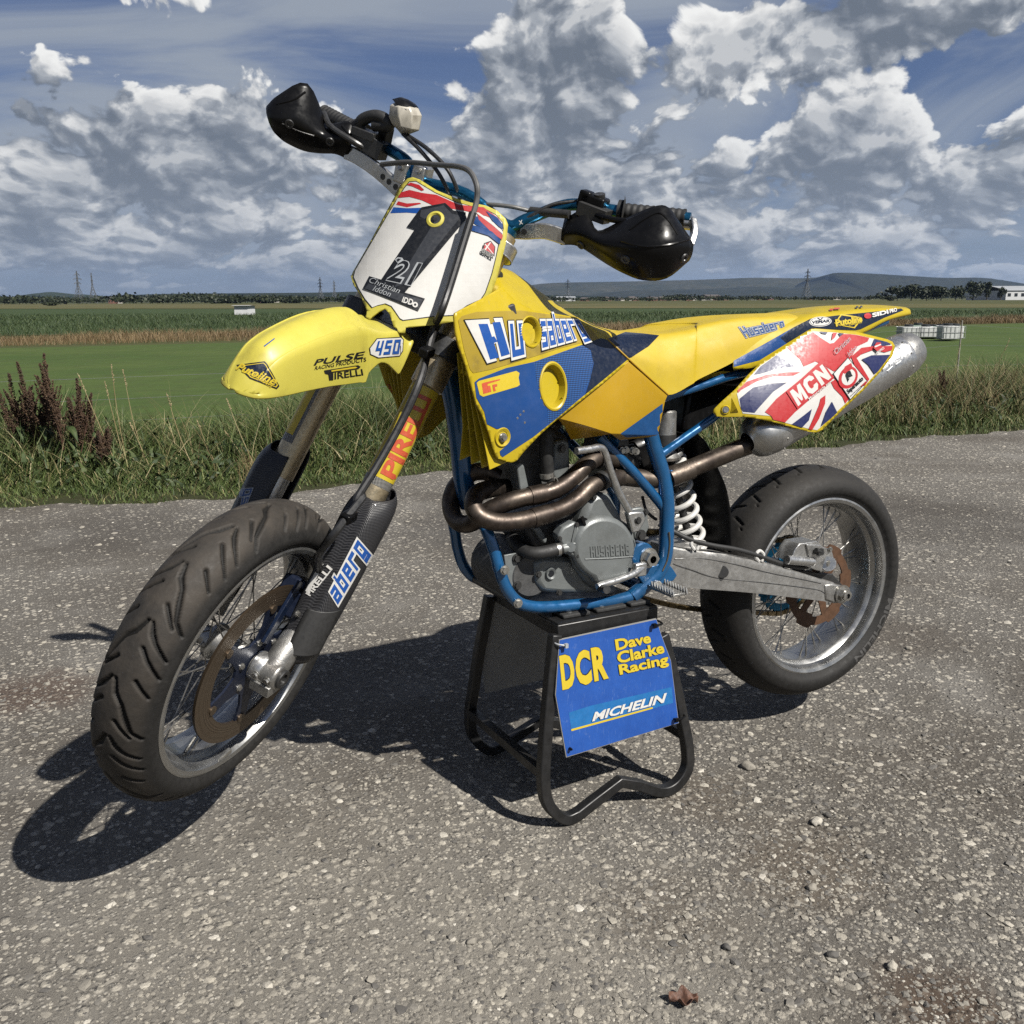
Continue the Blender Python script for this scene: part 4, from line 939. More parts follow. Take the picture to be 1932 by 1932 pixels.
def lay(mb, host, px, fs, off=.0006, step=9.0, mi=0, mirror=False):
    """px: frame positions of a flat shape; laid on the host panel's outer face"""
    if host.name not in _bv: _bv[host.name] = bvh_of(host)
    t = _bv[host.name]; v2, f2 = cut2d(px, fs, step); P = []
    if HOLES: f2 = [f for f in f2 if not HOLES[0](sum(v2[i][0] for i in f) / 3, sum(v2[i][1] for i in f) / 3)]
    for (u, v) in v2:
        d = Vector(ray(u, v)); h, n, i, ds = t.ray_cast(Vector(CAM), d)
        if h is None:
            P.append(None); continue
        if n.dot(d) > 0: n = -n
        P.append(h + n * off)
    idx = {}; vs = []
    for i, p in enumerate(P):
        if p is not None: idx[i] = len(vs); vs.append(mir(p) if mirror else p)
    mb.add(vs, [tuple(idx[i] for i in f) for f in f2 if all(i in idx for i in f)], mi)
def tess(poly): return [tuple(t) for t in tessellate_polygon([[Vector((x, y, 0)) for x, y in poly]])]
class Decal:
    """collects print on one host; each colour is a slot"""
    def __init__(s, host, name='sticker'): s.h = host; s.mb = MB(); s.mats = []; s.name = name; s.k = 0
    def slot(s, m):
        if m not in s.mats: s.mats.append(m)
        return s.mats.index(m)
    def poly(s, pts, m, lift=None, step=5):
        s.k += 1; lay(s.mb, s.h, list(pts), tess(pts), .0005 + .00017 * s.k if lift is None else lift, step, s.slot(m)); return s
    def text(s, txt, quad, m, bold=.02, shear=0.0, spacing=1.0, step=5, outline=None, ow=.04):
        """quad: frame positions of the text box, bottom left, bottom right, top right, top left"""
        H_ = homog(quad)
        if outline is not None:
            for om, w_ in (outline if isinstance(outline, list) else [(outline, ow)]):
                vs, fs = text_mesh(txt, bold, shear, spacing); vo, fo = text_mesh(txt, bold + w_, shear, spacing)
                a = .5 * w_; s.k += 1
                lay(s.mb, s.h, [H_(-a * .42 * 4 / max(1, len(txt)) + x * (1 + 2 * a * .42 * 4 / max(1, len(txt))), -a * 1.3 + y * (1 + 2.6 * a)) for x, y in vo], fo, .0005 + .00017 * s.k, step, s.slot(om))
        vs, fs = text_mesh(txt, bold, shear, spacing); s.k += 1
        lay(s.mb, s.h, [H_(x, y) for x, y in vs], fs, .0005 + .00017 * s.k, step, s.slot(m)); return s
    def done(s, parent=None, label=None):
        o = obj(s.name, s.mb, s.mats, parent or s.h, smooth=0)
        if label: o['label'] = label
        return o
GLY = {'u': [[(0, .72), (0, 0), (1, 0), (1, .72)]], 's': [[(1, .72), (0, .72), (0, .36), (1, .36), (1, 0), (0, 0)]], 'a': [[(0, .72), (1, .72), (1, 0), (0, 0), (0, .36), (1, .36)]], 'b': [[(0, 1), (0, 0), (1, 0), (1, .72), (0, .72)]],
       'e': [[(1, 0), (0, 0), (0, .72), (1, .72), (1, .36), (0, .36)]], 'r': [[(0, 0), (0, .72), (1, .72)]], 'g': [[(1, 0), (0, 0), (0, .72), (1, .72), (1, -.28), (0, -.28)]], 'H': [[(0, 0), (0, 1)], [(0, .5), (1, .5)], [(1, 0), (1, 1)]],
       '4': [[(0, 1), (0, .38), (1, .38)], [(1, 1), (1, 0)]], '5': [[(1, 1), (0, 1), (0, .52), (1, .52), (1, 0), (0, 0)]], '0': [[(0, 0), (0, 1), (1, 1), (1, 0), (0, 0)]], 'U': [[(0, 1), (0, 0), (1, 0), (1, 1)]], 'S': [[(1, 1), (0, 1), (0, .5), (1, .5), (1, 0), (0, 0)]],
       'A': [[(0, 0), (0, 1), (1, 1), (1, 0)], [(0, .45), (1, .45)]], 'B': [[(0, 0), (0, 1), (1, 1), (1, 0), (0, 0)], [(0, .5), (1, .5)]], 'E': [[(1, 1), (0, 1), (0, 0), (1, 0)], [(0, .5), (.9, .5)]], 'R': [[(0, 0), (0, 1), (1, 1), (1, .45), (0, .45)], [(1, .45), (1, 0)]], 'G': [[(1, 1), (0, 1), (0, 0), (1, 0), (1, .5), (.5, .5)]]}
def bilin(q):
    q = [np.array(p, float) for p in q]
    return lambda x, y: tuple((q[0] * (1 - x) + q[1] * x) * (1 - y) + (q[3] * (1 - x) + q[2] * x) * y)
def block_word(dec, word, quad, layers, aspect, gap=.75, skip=None, wide=None):
    """square-cut lettering: every letter a run of straight bars. layers: (material, bar width in letter heights); aspect: letter width to height"""
    ws = [aspect * (wide or {}).get(c, 1.0) for c in word]; adv = [w + gap * aspect for w in ws]; tot = sum(adv) - gap * aspect; H_ = bilin(quad)
    for m_, t in layers:
        x0 = 0
        for ch, w in zip(word, ws):
            if ch != ' ':
                for line in GLY[ch]:
                    for (ax, ay), (bx, by) in zip(line, line[1:]):
                        xa, xb = sorted((x0 + ax * w, x0 + bx * w)); ya, yb = sorted((ay, by)); h = t / 2
                        P = [(xa - h, ya - h), (xb + h, ya - h), (xb + h, yb + h), (xa - h, yb + h)]; dec.k += .04
                        px = [H_(x / tot, y) for x, y in P]
                        if skip and skip(np.mean([p[0] for p in px]), np.mean([p[1] for p in px])): continue
                        lay(dec.mb, dec.h, px, [(0, 1, 2, 3)], .0005 + .00017 * dec.k, 5, dec.slot(m_))
            x0 += w + gap * aspect
        dec.k += 1
PGL = {'M': [(0, 0), (0, 1), (.30, 1), (.5, .52), (.70, 1), (1, 1), (1, 0), (.73, 0), (.73, .52), (.57, .12), (.43, .12), (.27, .52), (.27, 0)], 'C': [(.25, 0), (0, .22), (0, .78), (.25, 1), (.78, 1), (1, .80), (1, .64), (.68, .64), (.60, .74), (.40, .74), (.32, .62), (.32, .38), (.40, .26), (.60, .26), (.68, .36), (1, .36), (1, .20), (.78, 0)], 'N': [(0, 0), (0, 1), (.32, 1), (.70, .46), (.70, 1), (1, 1), (1, 0), (.68, 0), (.30, .54), (.30, 0)]}
def poly_word(dec, word, quad, layers, gap=.10):
    n = len(word); H_ = homog(quad); w = (1 - gap * (n - 1)) / n
    for m_, g in layers:
        for i, ch in enumerate(word):
            P = [(i * (w + gap) + (x - .5) * w * (1 + g) + .5 * w, .5 + (y - .5) * (1 + g)) for x, y in PGL[ch]]; dec.k += .3; px = [H_(*p) for p in P]; lay(dec.mb, dec.h, px, tess(px), .0005 + .00017 * dec.k, 5, dec.slot(m_))
def ellp(c, rx, ry, n=24, rot=0.0, a0=0, a1=360):
    return [(c[0] + rx * math.cos(R(a)) * math.cos(rot) - ry * math.sin(R(a)) * math.sin(rot), c[1] + rx * math.cos(R(a)) * math.sin(rot) + ry * math.sin(R(a)) * math.cos(rot)) for a in np.linspace(a0, a1, n, endpoint=(a1 - a0) < 360)]
def Zs(z, pts): return [z(*p) for p in pts]

# ------------------------------------------------------------------ wheels
def tyre_mesh(prof, units, cell, seg, grooves, depth, mat, name):
    """prof: half profile (y, r) from crown to bead. grooves: polylines (angle in units, signed arc) with half width."""
    pr = catmull([V(y, 0, r) for y, r in prof], 6); half = [(p.x, p.z) for p in pr]
    full = [(-y, r) for y, r in reversed(half[1:])] + half; full = np.array(full); m = len(full)
    arc = np.concatenate([[0], np.cumsum(np.linalg.norm(np.diff(full, axis=0), axis=1))]); arc -= arc[m // 2]
    n = units * cell; mask = np.zeros((cell, m)); pitch = 2 * math.pi * full[m // 2, 1] / units
    X = (np.arange(cell) / cell * pitch)[:, None] * np.ones((1, m)); Y = np.ones((cell, 1)) * arc[None]
    for pts, w in grooves:
        for sh in (-2, -1, 0, 1, 2):
            q = np.array([((a + sh) * pitch, s) for a, s in pts])
            ws = w if isinstance(w, (list, tuple)) else [w] * len(q)
            for (a, b, wa, wb) in zip(q[:-1], q[1:], ws[:-1], ws[1:]):
                d = b - a; L = d @ d; t = np.clip(((X - a[0]) * d[0] + (Y - a[1]) * d[1]) / L, 0, 1)
                dd = np.hypot(X - a[0] - t * d[0], Y - a[1] - t * d[1]); ww = wa + (wb - wa) * t
                mask = np.maximum(mask, np.clip((ww + .0009 - dd) / .0016, 0, 1))
    tang = np.gradient(full, axis=0); nrm = np.stack([-tang[:, 1], tang[:, 0]], 1); nrm /= np.linalg.norm(nrm, axis=1)[:, None]
    if nrm[m // 2, 1] < 0: nrm = -nrm
    fade = np.clip((full[:, 1] - full[:, 1].min() - .012) / .02, 0, 1)
    vs = np.zeros((n, m, 3)); ph = np.arange(n) / n * 2 * math.pi; mk = np.tile(mask, (units, 1)) * fade[None] * depth
    yy = full[None, :, 0] - nrm[None, :, 0] * mk; rr = full[None, :, 1] - nrm[None, :, 1] * mk
    vs[..., 0] = rr * np.cos(ph)[:, None]; vs[..., 1] = yy; vs[..., 2] = rr * np.sin(ph)[:, None]
    i = np.arange(n)[:, None]; j = np.arange(m - 1)[None]; k = (i + 1) % n
    F_ = np.stack([i * m + j, i * m + j + 1, k * m + j + 1, k * m + j], -1).reshape(-1, 4)
    return np_mesh(name, vs.reshape(-1, 3), F_, mat, {'groove': (mk / depth).ravel()}, smooth=True, quads=True)
FTP = [(0, .300), (.015, .2984), (.030, .2932), (.042, .2850), (.051, .2745), (.057, .2635), (.0598, .2545), (.0588, .246), (.0555, .2385), (.0525, .2335)]
RTP = [(0, .3075), (.025, .3055), (.045, .2995), (.060, .2905), (.072, .279), (.079, .266), (.0808, .256), (.0785, .247), (.073, .2395), (.0695, .2338)]
def chev(pts, w): return [([(a, s) for a, s in pts], w), ([(a + .5, -s) for a, s in pts], w)]
fg = chev([(0.02, .003), (.13, -.006), (.20, -.020), (.32, -.032), (.44, -.044), (.52, -.064)], [.0030, .0046, .0034, .0046, .0034, .0026]) + chev([(.36, -.016), (.50, -.044)], [.0032, .0026]) + chev([(.52, -.012), (.60, -.022), (.66, -.034), (.76, -.062)], [.0024, .0042, .0034, .0024]) + chev([(.72, -.018), (.80, -.034), (.92, -.064)], [.0030, .0030, .0022]) + chev([(.98, -.030), (1.10, -.058)], [.0032, .0023])
rg = [([(0, .002), (.16, -.030)], .0026), ([(.5, -.002), (.66, .030)], .0026), ([(.30, -.030), (.36, -.036)], .0014), ([(.8, .030), (.86, .036)], .0014)]
def rim_profile(w, r): # closed section: outer well and the face seen from the hub
    i = [(r, -w), (r - .0045, -w - .0016), (r - .0125, -w + .001), (r - .017, -w + .009), (r - .0185, -w + .022), (r - .0265, -w + .030), (r - .0285, -w + .036)]
    i = i + [(a, -b) for a, b in reversed(i)]
    o = [(r, w - .006), (r - .014, w - .008), (r - .016, w - .024), (r - .024, w - .032), (r - .024, -w + .032), (r - .016, -w + .024), (r - .014, -w + .008), (r, -w + .006)]
    return i + o
def spoke(a, b, n=6):
    mb = MB(); mb.tube([a, a.lerp(b, .88)], .0014, n); mb.tube([a.lerp(b, .88), b], .0026, n); return mb
def wheel(name, mw, tyre, rim_w, hub, flange_y, flange_r, nsp, label):
    w = part(name, MB().revolve(rim_profile(rim_w, .2338), (0, 0, 0), (0, 1, 0), 128, closed=True), ALUP, mw=mw); w['label'] = label
    o = link(bpy.data.objects.new('tyre', tyre)); place(o, w, mw)
    obj('hub', hub, [ALU, STL], w, mw=mw)
    # laced spokes: four kinds, each one mesh turned round the hub
    kinds = []
    for sy in (-1, 1):
        for cr in (-1, 1):
            a0 = (0 if sy < 0 else .5) + (0 if cr < 0 else .25); th = 2 * math.pi / (nsp // 4)
            ah = a0 * th; ar = ah + cr * R(38); yh = sy * (flange_y + cr * .003)
            kinds.append(spoke(V(flange_r * math.cos(ah), yh, flange_r * math.sin(ah)), V(.206 * math.cos(ar), sy * .010, .206 * math.sin(ar))))
    for mb in kinds:
        first = None
        for k in range(nsp // 4):
            M_ = mw @ Matrix.Rotation(-2 * math.pi * k / (nsp // 4), 4, 'Y')
            if first is None: first = obj('spoke', mb, SPK, w, mw=M_)
            else: copy_tree(first, M_, None, w)
    return w
hubf = MB().revolve([(.0005, -.060), (.020, -.060), (.020, -.040), (.034, -.038), (.036, -.030), (.026, -.024), (.022, 0), (.026, .024), (.036, .030), (.036, .038), (.020, .040), (.020, .058), (.0005, .058)], (0, 0, 0), (0, 1, 0), 40)
FW_ = wheel('front_wheel', MF, tyre_mesh(FTP, 9, 84, 0, fg, .0068, TYF, 'front_tyre'), .0535, hubf, .034, .031, 36, 'front wheel with a narrow polished rim and grooved dusty tyre')
MR = Matrix.Translation((0, 0, H0)) @ Matrix.Rotation(R(12), 4, 'Y')
hubr = MB().revolve([(.0005, -.075), (.018, -.075), (.020, -.046), (.044, -.044), (.046, -.034), (.032, -.028), (.028, 0), (.032, .028), (.046, .034), (.046, .046), (.024, .048), (.022, .075), (.0005, .075)], (0, 0, 0), (0, 1, 0), 40)
RW_ = wheel('rear_wheel', MR, tyre_mesh(RTP, 26, 28, 0, rg, .0060, TYR, 'rear_tyre'), .0700, hubr, .039, .040, 36, 'rear wheel with a wide deep rim and worn slick tyre')
def sidewall_text(txt, r0, r1, a_start, a_end, prof, side, mw, parent, bold=.03):
    """raised lettering round a sidewall, tops outwards"""
    vs, fs = text_mesh(txt, bold); v2, f2 = cut2d([(x * 6, y) for x, y in vs], fs, .25); pr = sorted([(r, y) for y, r in prof if r < .29]); rs = [p[0] for p in pr]; ys = [p[1] for p in pr]; mb = MB(); P = []
    for x, y in v2:
        a = lerp(a_start, a_end, x / 6); r = lerp(r0, r1, y); yy = side * (np.interp(r, rs, ys) + .0007); P.append((r * math.cos(a), yy, r * math.sin(a)))
    mb.add(P, f2); o = obj('tyre_lettering', mb, TYL, parent, mw=mw, smooth=0); return o
MR0 = Matrix.Translation((0, 0, H0))
def wheel_angle(q, y, c): p = B(q, y) - Vector(c); return math.atan2(p.z, p.x)
sidewall_text('MICHELIN', .247, .268, wheel_angle(ZA(1385, 1090), -.08, (0, 0, H0)), wheel_angle(ZA(1150, 1560), -.08, (0, 0, H0)), RTP, -1, MR0, RW_)
# front disc, carrier, bobbins
def annulus(r0, r1, y0, y1, n=96): return MB().revolve([(r0, y0), (r1, y0), (r1, y1), (r0, y1)], (0, 0, 0), (0, 1, 0), n, closed=True)
obj('brake_disc', annulus(.121, .1600, -.0625, -.0575), DISC, FW_, mw=MF)
mb = MB()
for k in range(6):
    a = k * math.pi / 3 + .35; c, s = math.cos(a), math.sin(a); t_ = V(-s, 0, c); u_ = V(c, 0, s); y = V(0, 1, 0)
    mb.prism([u_ * .040 - t_ * .030 - y * .062, u_ * .040 + t_ * .030 - y * .062, u_ * .085 + t_ * .014 - y * .062, u_ * .124 + t_ * .016 - y * .062, u_ * .124 - t_ * .016 - y * .062, u_ * .085 - t_ * .014 - y * .062], y * .0045)
mb.revolve([(.028, -.0622), (.062, -.0622), (.062, -.0572), (.028, -.0572)], (0, 0, 0), (0, 1, 0), 40, closed=True)
obj('disc_carrier', mb, RBLU, FW_, mw=MF)
for k in range(6):
    a = k * math.pi / 3 + .35; obj('bobbin', MB().cyl(V(.1175 * math.cos(a), -.0650, .1175 * math.sin(a)), V(.1175 * math.cos(a), -.056, .1175 * math.sin(a)), .0088, 16), DISC, FW_, mw=MF)
    a += .25; obj('carrier_bolt', MB().bolt(V(.052 * math.cos(a), -.0622, .052 * math.sin(a)), (0, -1, 0), .0050, .005), BOLT, FW_, mw=MF)
obj('wheel_spacer', MB().revolve([(.016, -.088), (.0285, -.088), (.0295, -.0865), (.0295, -.066), (.016, -.064)], (0, 0, 0), (0, 1, 0), 36), ALUB, FW_, mw=MF)
obj('balance_weight', MB().box(V(-.03, -.0497, -.2165), (.036, .004, .010), Matrix.Rotation(R(-8), 3, 'Y')), BOLT, FW_, mw=MF)
obj('tyre_valve', MB().cyl(V(-.10, -.012, -.178), V(-.083, -.016, -.150), .0035, 10), BOLT, FW_, mw=MF)
# rear rotor (wavy), sprocket
mb = MB(); n = 120; rows = []
def wavy(k, r0, am): return r0 + am * (1 if math.sin(6 * 2 * math.pi * k / n) > .15 else 0)
mb.add([V(r * math.cos(2 * math.pi * k / n), y, r * math.sin(2 * math.pi * k / n)) for k in range(n) for r, y in ((wavy(k, .082, -.008), -.062), (wavy(k, .104, .008), -.062), (wavy(k, .104, .008), -.058), (wavy(k, .082, -.008), -.058))], [((k * 4 + i), (k * 4 + (i + 1) % 4), (((k + 1) % n) * 4 + (i + 1) % 4), (((k + 1) % n) * 4 + i)) for k in range(n) for i in range(4)])
for k in range(6):
    a = k * math.pi / 3; u_ = V(math.cos(a), 0, math.sin(a)); t_ = V(-math.sin(a), 0, math.cos(a)); y = V(0, 1, 0); mb.prism([u_ * .034 - t_ * .012 - y * .0615, u_ * .034 + t_ * .012 - y * .0615, u_ * .084 + t_ * .009 - y * .0615, u_ * .084 - t_ * .009 - y * .0615], y * .003)
obj('rear_brake_disc', mb, RUST, RW_, mw=MR)
mb = MB(); n = 84
mb.add([V(r * math.cos(2 * math.pi * k / n), y, r * math.sin(2 * math.pi * k / n)) for k in range(n) for r, y in ((.080, .056), (.104 if k % 2 else .098, .056), (.104 if k % 2 else .098, .061), (.080, .061))], [((k * 4 + i), (k * 4 + (i + 1) % 4), (((k + 1) % n) * 4 + (i + 1) % 4), (((k + 1) % n) * 4 + i)) for k in range(n) for i in range(4)])
for k in range(6):
    a = k * math.pi / 3; u_ = V(math.cos(a), 0, math.sin(a)); t_ = V(-math.sin(a), 0, math.cos(a)); y = V(0, 1, 0); mb.prism([u_ * .034 - t_ * .014 + y * .0565, u_ * .034 + t_ * .014 + y * .0565, u_ * .083 + t_ * .012 + y * .0565, u_ * .083 - t_ * .012 + y * .0565], y * .004)
obj('sprocket', mb, BANO, RW_, mw=MR)
# ------------------------------------------------------------------ front end
def leg_line(s, t, dx=0.0, dy=0.0): return SF(.052 + dx, s * .096 + dy * s, 0) + AXW * t
for s in (-1, 1):
    f = part('fork_leg', MB().cyl(leg_line(s, .30), leg_line(s, .905), .0275, 32), FTUBE); f['label'] = ('left' if s < 0 else 'right') + ' fork leg'
    obj('fork_cap', MB().cyl(leg_line(s, .905), leg_line(s, .918), .024, 24), BANO, f)
    obj('clamp_sleeve', MB().revolve([(.0277, .575), (.0325, .577), (.0325, .640), (.0300, .650), (.0278, .650)], leg_line(s, 0), AXW, 32), FTUBE, f)
    obj('slider', MB().cyl(leg_line(s, .02), leg_line(s, .38), .0235, 28), ALUB, f)
    # stickers wrapped round the tube
    fr = -AXW.cross(YF).normalized() if False else (SF(-1, 0, 0) - SF(0, 0, 0)).normalized()
    def wrap(t0, t1, a0, a1, r, mat, nm, host): 
        o_ = obj(nm, MB().revolve([(r, t0), (r, t1)], leg_line(s, 0), AXW, 24, a0=a0, a1=a1, ref=YF * s), mat, host); return o_
    wrap(.366, .592, *((-2.6, 1.1) if s < 0 else (-1.3, 1.85)), .0278, MESHT, 'carbon_tape', f)
    ys = wrap(.382, .574, *((-2.5, 1.0) if s < 0 else (-1.2, 1.62)), .02805, YLT, 'yellow_sticker', f)
    # carbon guard: open shell over the slider, flared at the top
    rows = []
    for t, r in ((.020, .034), (.06, .040), (.15, .0445), (.25, .0465), (.312, .0475), (.340, .0440), (.356, .036)):
        rows.append([leg_line(s, t) + (YF * s * math.cos(a) + fr * math.sin(a)) * (r * (1.0 + (.14 if abs(a) < 1.2 else 0))) for a in np.linspace(-2.05, 2.05, 17)])
    g = part('fork_guard', MB().surf(rows, 2, 3), CARB, thick=.002); g['label'] = ('left' if s < 0 else 'right') + ' carbon fork guard'
    # bottom lug with axle clamp
    mb = MB(); mb.cyl(SF(0, s * .069, 0), SF(0, s * .1195, 0), .0265, 32, bev=.004); mb.tube([SF(.004, s * .096, .004), SF(.035, s * .096, .030), leg_line(s, .075)], [.0245, .026, .0265], 24)
    mb.cyl(leg_line(s, .01), leg_line(s, .085), .027, 28); mb.box(SF(-.012, s * .095, -.020), (.036, .044, .022), MF.to_3x3())
    a = part('axle_lug', mb, ALU, bevel=.003); a['label'] = ('left' if s < 0 else 'right') + ' cast axle clamp'
    for y in (.082, .107): obj('pinch_bolt', MB().bolt(SF(-.025, s * y, .004), SF(-1, 0, -.15) - SF(0, 0, 0), .0058, .007), BOLT, a)
    mb = MB().cyl(SF(0, s * .1197, 0), SF(0, s * .121, 0), .0165, 28); mb.revolve([(.0005, 0), (.011, 0), (.011, .0055), (.017, .006), (.0185, .004), (.0185, 0)], SF(0, s * .1194, 0), YF * s, 28); obj('axle_end', mb, STL, a)
    obj('guard_bolt', MB().bolt(SF(.062, s * .112, .040), YF * s, .005, .005), BOLT, a)
LG_ = [o for o in BIKE.children if o.name.startswith('fork_guard')]; LEGS = [o for o in BIKE.children if o.name.startswith('fork_leg')]
GL, GR = LG_[0], LG_[1]; YS = [o for o in LEGS[0].children if o.name.startswith('yellow_sticker')][0]
d = Decal(YS, 'red_lettering')
d.text('PIRELLI', [Z3(1180, 1330), Z3(1412, 800), Z3(1325, 760), Z3(1080, 1275)], ORG, bold=.03, spacing=.95)
o = d.done(LEGS[0])
d = Decal(GL, 'guard_lettering')
q = [Z3(0, 0)] * 4
zf = zc(300, 1900, .72464)      # first close look at the front wheel
block_word(d, 'aberg', [zf(1448, 700), zf(1606, 420), zf(1548, 352), zf(1404, 630)], [(BLK, .62), (WHT, .52), (BLUL, .26)], .62, .85)
d.text('PIRELLI', [zf(1300, 670), zf(1425, 520), zf(1395, 495), zf(1275, 655)], WHT, bold=.03)
d.poly(Zs(zf, [(1275, 640), (1355, 488), (1375, 492), (1292, 655)]), WHT)
o = d.done()
d = Decal(GR, 'guard_lettering'); block_word(d, 'gs', [ZD(735, 30), ZD(700, 215), ZD(790, 190), ZD(860, 20)], [(BLK, .5), (LGRY, .36), (BLUES, .18)], .6, .6); d.done()
rows = []
for t in np.linspace(.045, .135, 50): rows.append([leg_line(-1, t) + (-YF * math.cos(a) + (SF(-1, 0, 0) - SF(0, 0, 0)) * math.sin(a)) * (.0525 + .0005 * math.sin(t * 3400)) for a in np.linspace(.15, 1.45, 9)])
o = obj('ribbed_strap', MB().grid(rows), RUBB, GL, thick=.001)
# caliper with blue torque arm
mb = MB(); bx = MF.to_3x3(); mb.box(SF(.118, -.062, .075), (.055, .050, .105), bx @ Matrix.Rotation(R(-58), 3, 'Y')); mb.box(SF(.135, -.040, .09), (.05, .05, .08), bx @ Matrix.Rotation(R(-58), 3, 'Y'))
c = part('front_caliper', mb, RBLU, bevel=.006)
mb = MB(); mb.hexa([SF(-.010, -.068, .062), SF(.005, -.068, .050), SF(.085, -.068, .150), SF(.072, -.068, .160)], [SF(-.010, -.075, .062), SF(.005, -.075, .050), SF(.085, -.075, .150), SF(.072, -.075, .160)]); obj('caliper_arm', mb, NAVY, c, bevel=.001)
for x, z in ((.06, .10), (.085, .06), (.10, .04)): obj('caliper_bolt', MB().bolt(SF(x, -.088, z), -YF, .005, .006), BOLT, c)
# triple clamps
def clampmb(t, w, th):
    mb = MB()
    for s in (-1, 1): mb.cyl(leg_line(s, t - th / 2), leg_line(s, t + th / 2), .040, 28)
    o1 = [leg_line(s, t - th / 2 * .8, dx, dy) for s, dx, dy in ((-1, -.034, 0), (1, -.034, 0), (1, .034, -.02), (1, .075, -.07), (-1, .075, -.07), (-1, .034, -.02))]
    mb.prism(o1, AXW * th * .8); return mb
t1 = part('lower_clamp', clampmb(.655, .2, .040), STL, bevel=.003); t2 = part('upper_clamp', clampmb(.875, .2, .026), ALUB, bevel=.003)
for s in (-1, 1): obj('clamp_bolt', MB().bolt(leg_line(s, .655, -.040, -.02), SF(-1, 0, 0) - SF(0, 0, 0), .0055, .008), BOLT, t1)
part('steering_stem', MB().cyl(leg_line(-1, .63, .06, -.096), leg_line(-1, .89, .06, -.096), .026, 24), STL)
_fx = ST @ np.array([1., 0, 0])
def FX(q, x): return hitp(q[0], q[1], CF + _fx * x, _fx)
# front mudguard: cross-sections from nose to tail (steered frame): x, half width, crown height, rim height
# columns: x, half width, rim height, height of the crease, crown height
FEND = [(-.099, .018, .5495, .553, .5565), (-.092, .030, .549, .560, .5665), (-.083, .0365, .549, .570, .578), (-.072, .041, .549, .582, .591), (-.060, .044, .549, .593, .604), (-.047, .047, .549, .602, .615), (-.025, .050, .549, .610, .623), (.0, .053, .549, .6155, .629), (.062, .058, .546, .6245, .639), (.110, .060, .540, .627, .643), (.150, .061, .535, .6245, .643), (.172, .061, .531, .620, .640), (.176, .0613, .548, .6195, .639), (.190, .062, .557, .616, .631), (.208, .062, .561, .611, .616), (.235, .063, .552, .603, .604), (.270, .063, .530, .598, .598), (.285, .063, .525, .595, .595), (.302, .062, .552, .592, .592), (.316, .060, .579, .590, .590)]
hy = [1, .99, .93, .80, .68, .63, .57, .44, .28, .13, 0]
def sect(w, ze, zc_, zt):
    hz = [ze, ze + .004, lerp(ze, zc_, .30), lerp(ze, zc_, .72), zc_ - .001, zc_, lerp(zc_, zt, .06), lerp(zc_, zt, .34), lerp(zc_, zt, .74), lerp(zc_, zt, .96), zt]
    return [(-w * a, b) for a, b in zip(hy, hz)] + [(w * a, b) for a, b in list(zip(hy, hz))[-2::-1]]
rows = [[SF(x, y, z) for y, z in sect(w, ze, zc_, zt)] for x, w, ze, zc_, zt in FEND]
nose = [SF(-.1025, y, z) for y, z in sect(.006, .550, .551, .552)]
mb = MB(); mb.surf([nose] + rows, 2, 2)
FEN = part('front_mudguard', mb, YELP, thick=.0028)
d = Decal(FEN, 'oil_sticker')
d.poly(Zs(Z3, [(155, 580), (335, 556), (352, 572), (430, 715), (412, 735), (240, 668)]), BLK); d.poly(Zs(Z3, [(172, 586), (330, 566), (345, 580), (420, 708), (408, 724), (246, 660)]), YLT); d.poly(Zs(Z3, [(180, 590), (328, 570), (341, 583), (412, 706), (404, 716), (252, 656)]), NAVY)
d.text('Putoline', [Z3(150, 610), Z3(396, 712), Z3(428, 662), Z3(180, 566)], YLT, bold=.02, shear=.2); d.text('LUBRICANTS', [Z3(225, 628), Z3(372, 726), Z3(385, 703), Z3(240, 607)], YLT, bold=.01); d.done()
d = Decal(FEN, 'tyre_sticker')
d.text('PULSE', [Z3(648, 584), Z3(984, 532), Z3(982, 490), Z3(655, 545)], BLK, bold=.025, shear=.2); d.done()
d = Decal(FEN, 'sponsor_lettering'); d.text('RACING PRODUCTS', [Z3(655, 612), Z3(990, 555), Z3(986, 530), Z3(660, 588)], BLK, bold=.012, shear=.1); d.done()
d = Decal(FEN, 'tyre_maker_lettering')
d.text('IRELLI', [Z3(784, 672), Z3(970, 645), Z3(962, 604), Z3(784, 630)], BLK, bold=.02, spacing=1.0)
d.poly(Zs(Z3, [(716, 614), (935, 580), (952, 590), (938, 604), (776, 627), (776, 676), (750, 678), (744, 640), (722, 634)]), BLK); d.poly(Zs(Z3, [(762, 613), (916, 589), (930, 594), (918, 600), (764, 622)]), YLT); d.done()
d = Decal(FEN, 'capacity_sticker')
d.poly(Zs(Z3, [(1008, 470), (1055, 408), (1215, 398), (1230, 415), (1226, 490), (1205, 525), (1065, 537), (1012, 512)]), BLK); d.poly(Zs(Z3, [(1013, 472), (1058, 413), (1212, 404), (1225, 418), (1221, 487), (1201, 519), (1068, 531), (1018, 509)]), WHT)
d.k += 5; block_word(d, '450', [Z3(1046, 508), Z3(1190, 498), Z3(1202, 424), Z3(1066, 434)], [(BLUL, .25)], .56, .95); d.done()
d = Decal(FEN, 'far_side_lettering'); d.poly(Zs(Z3, [(330, 458), (398, 408), (402, 412), (336, 462)]), BLUL); d.done()

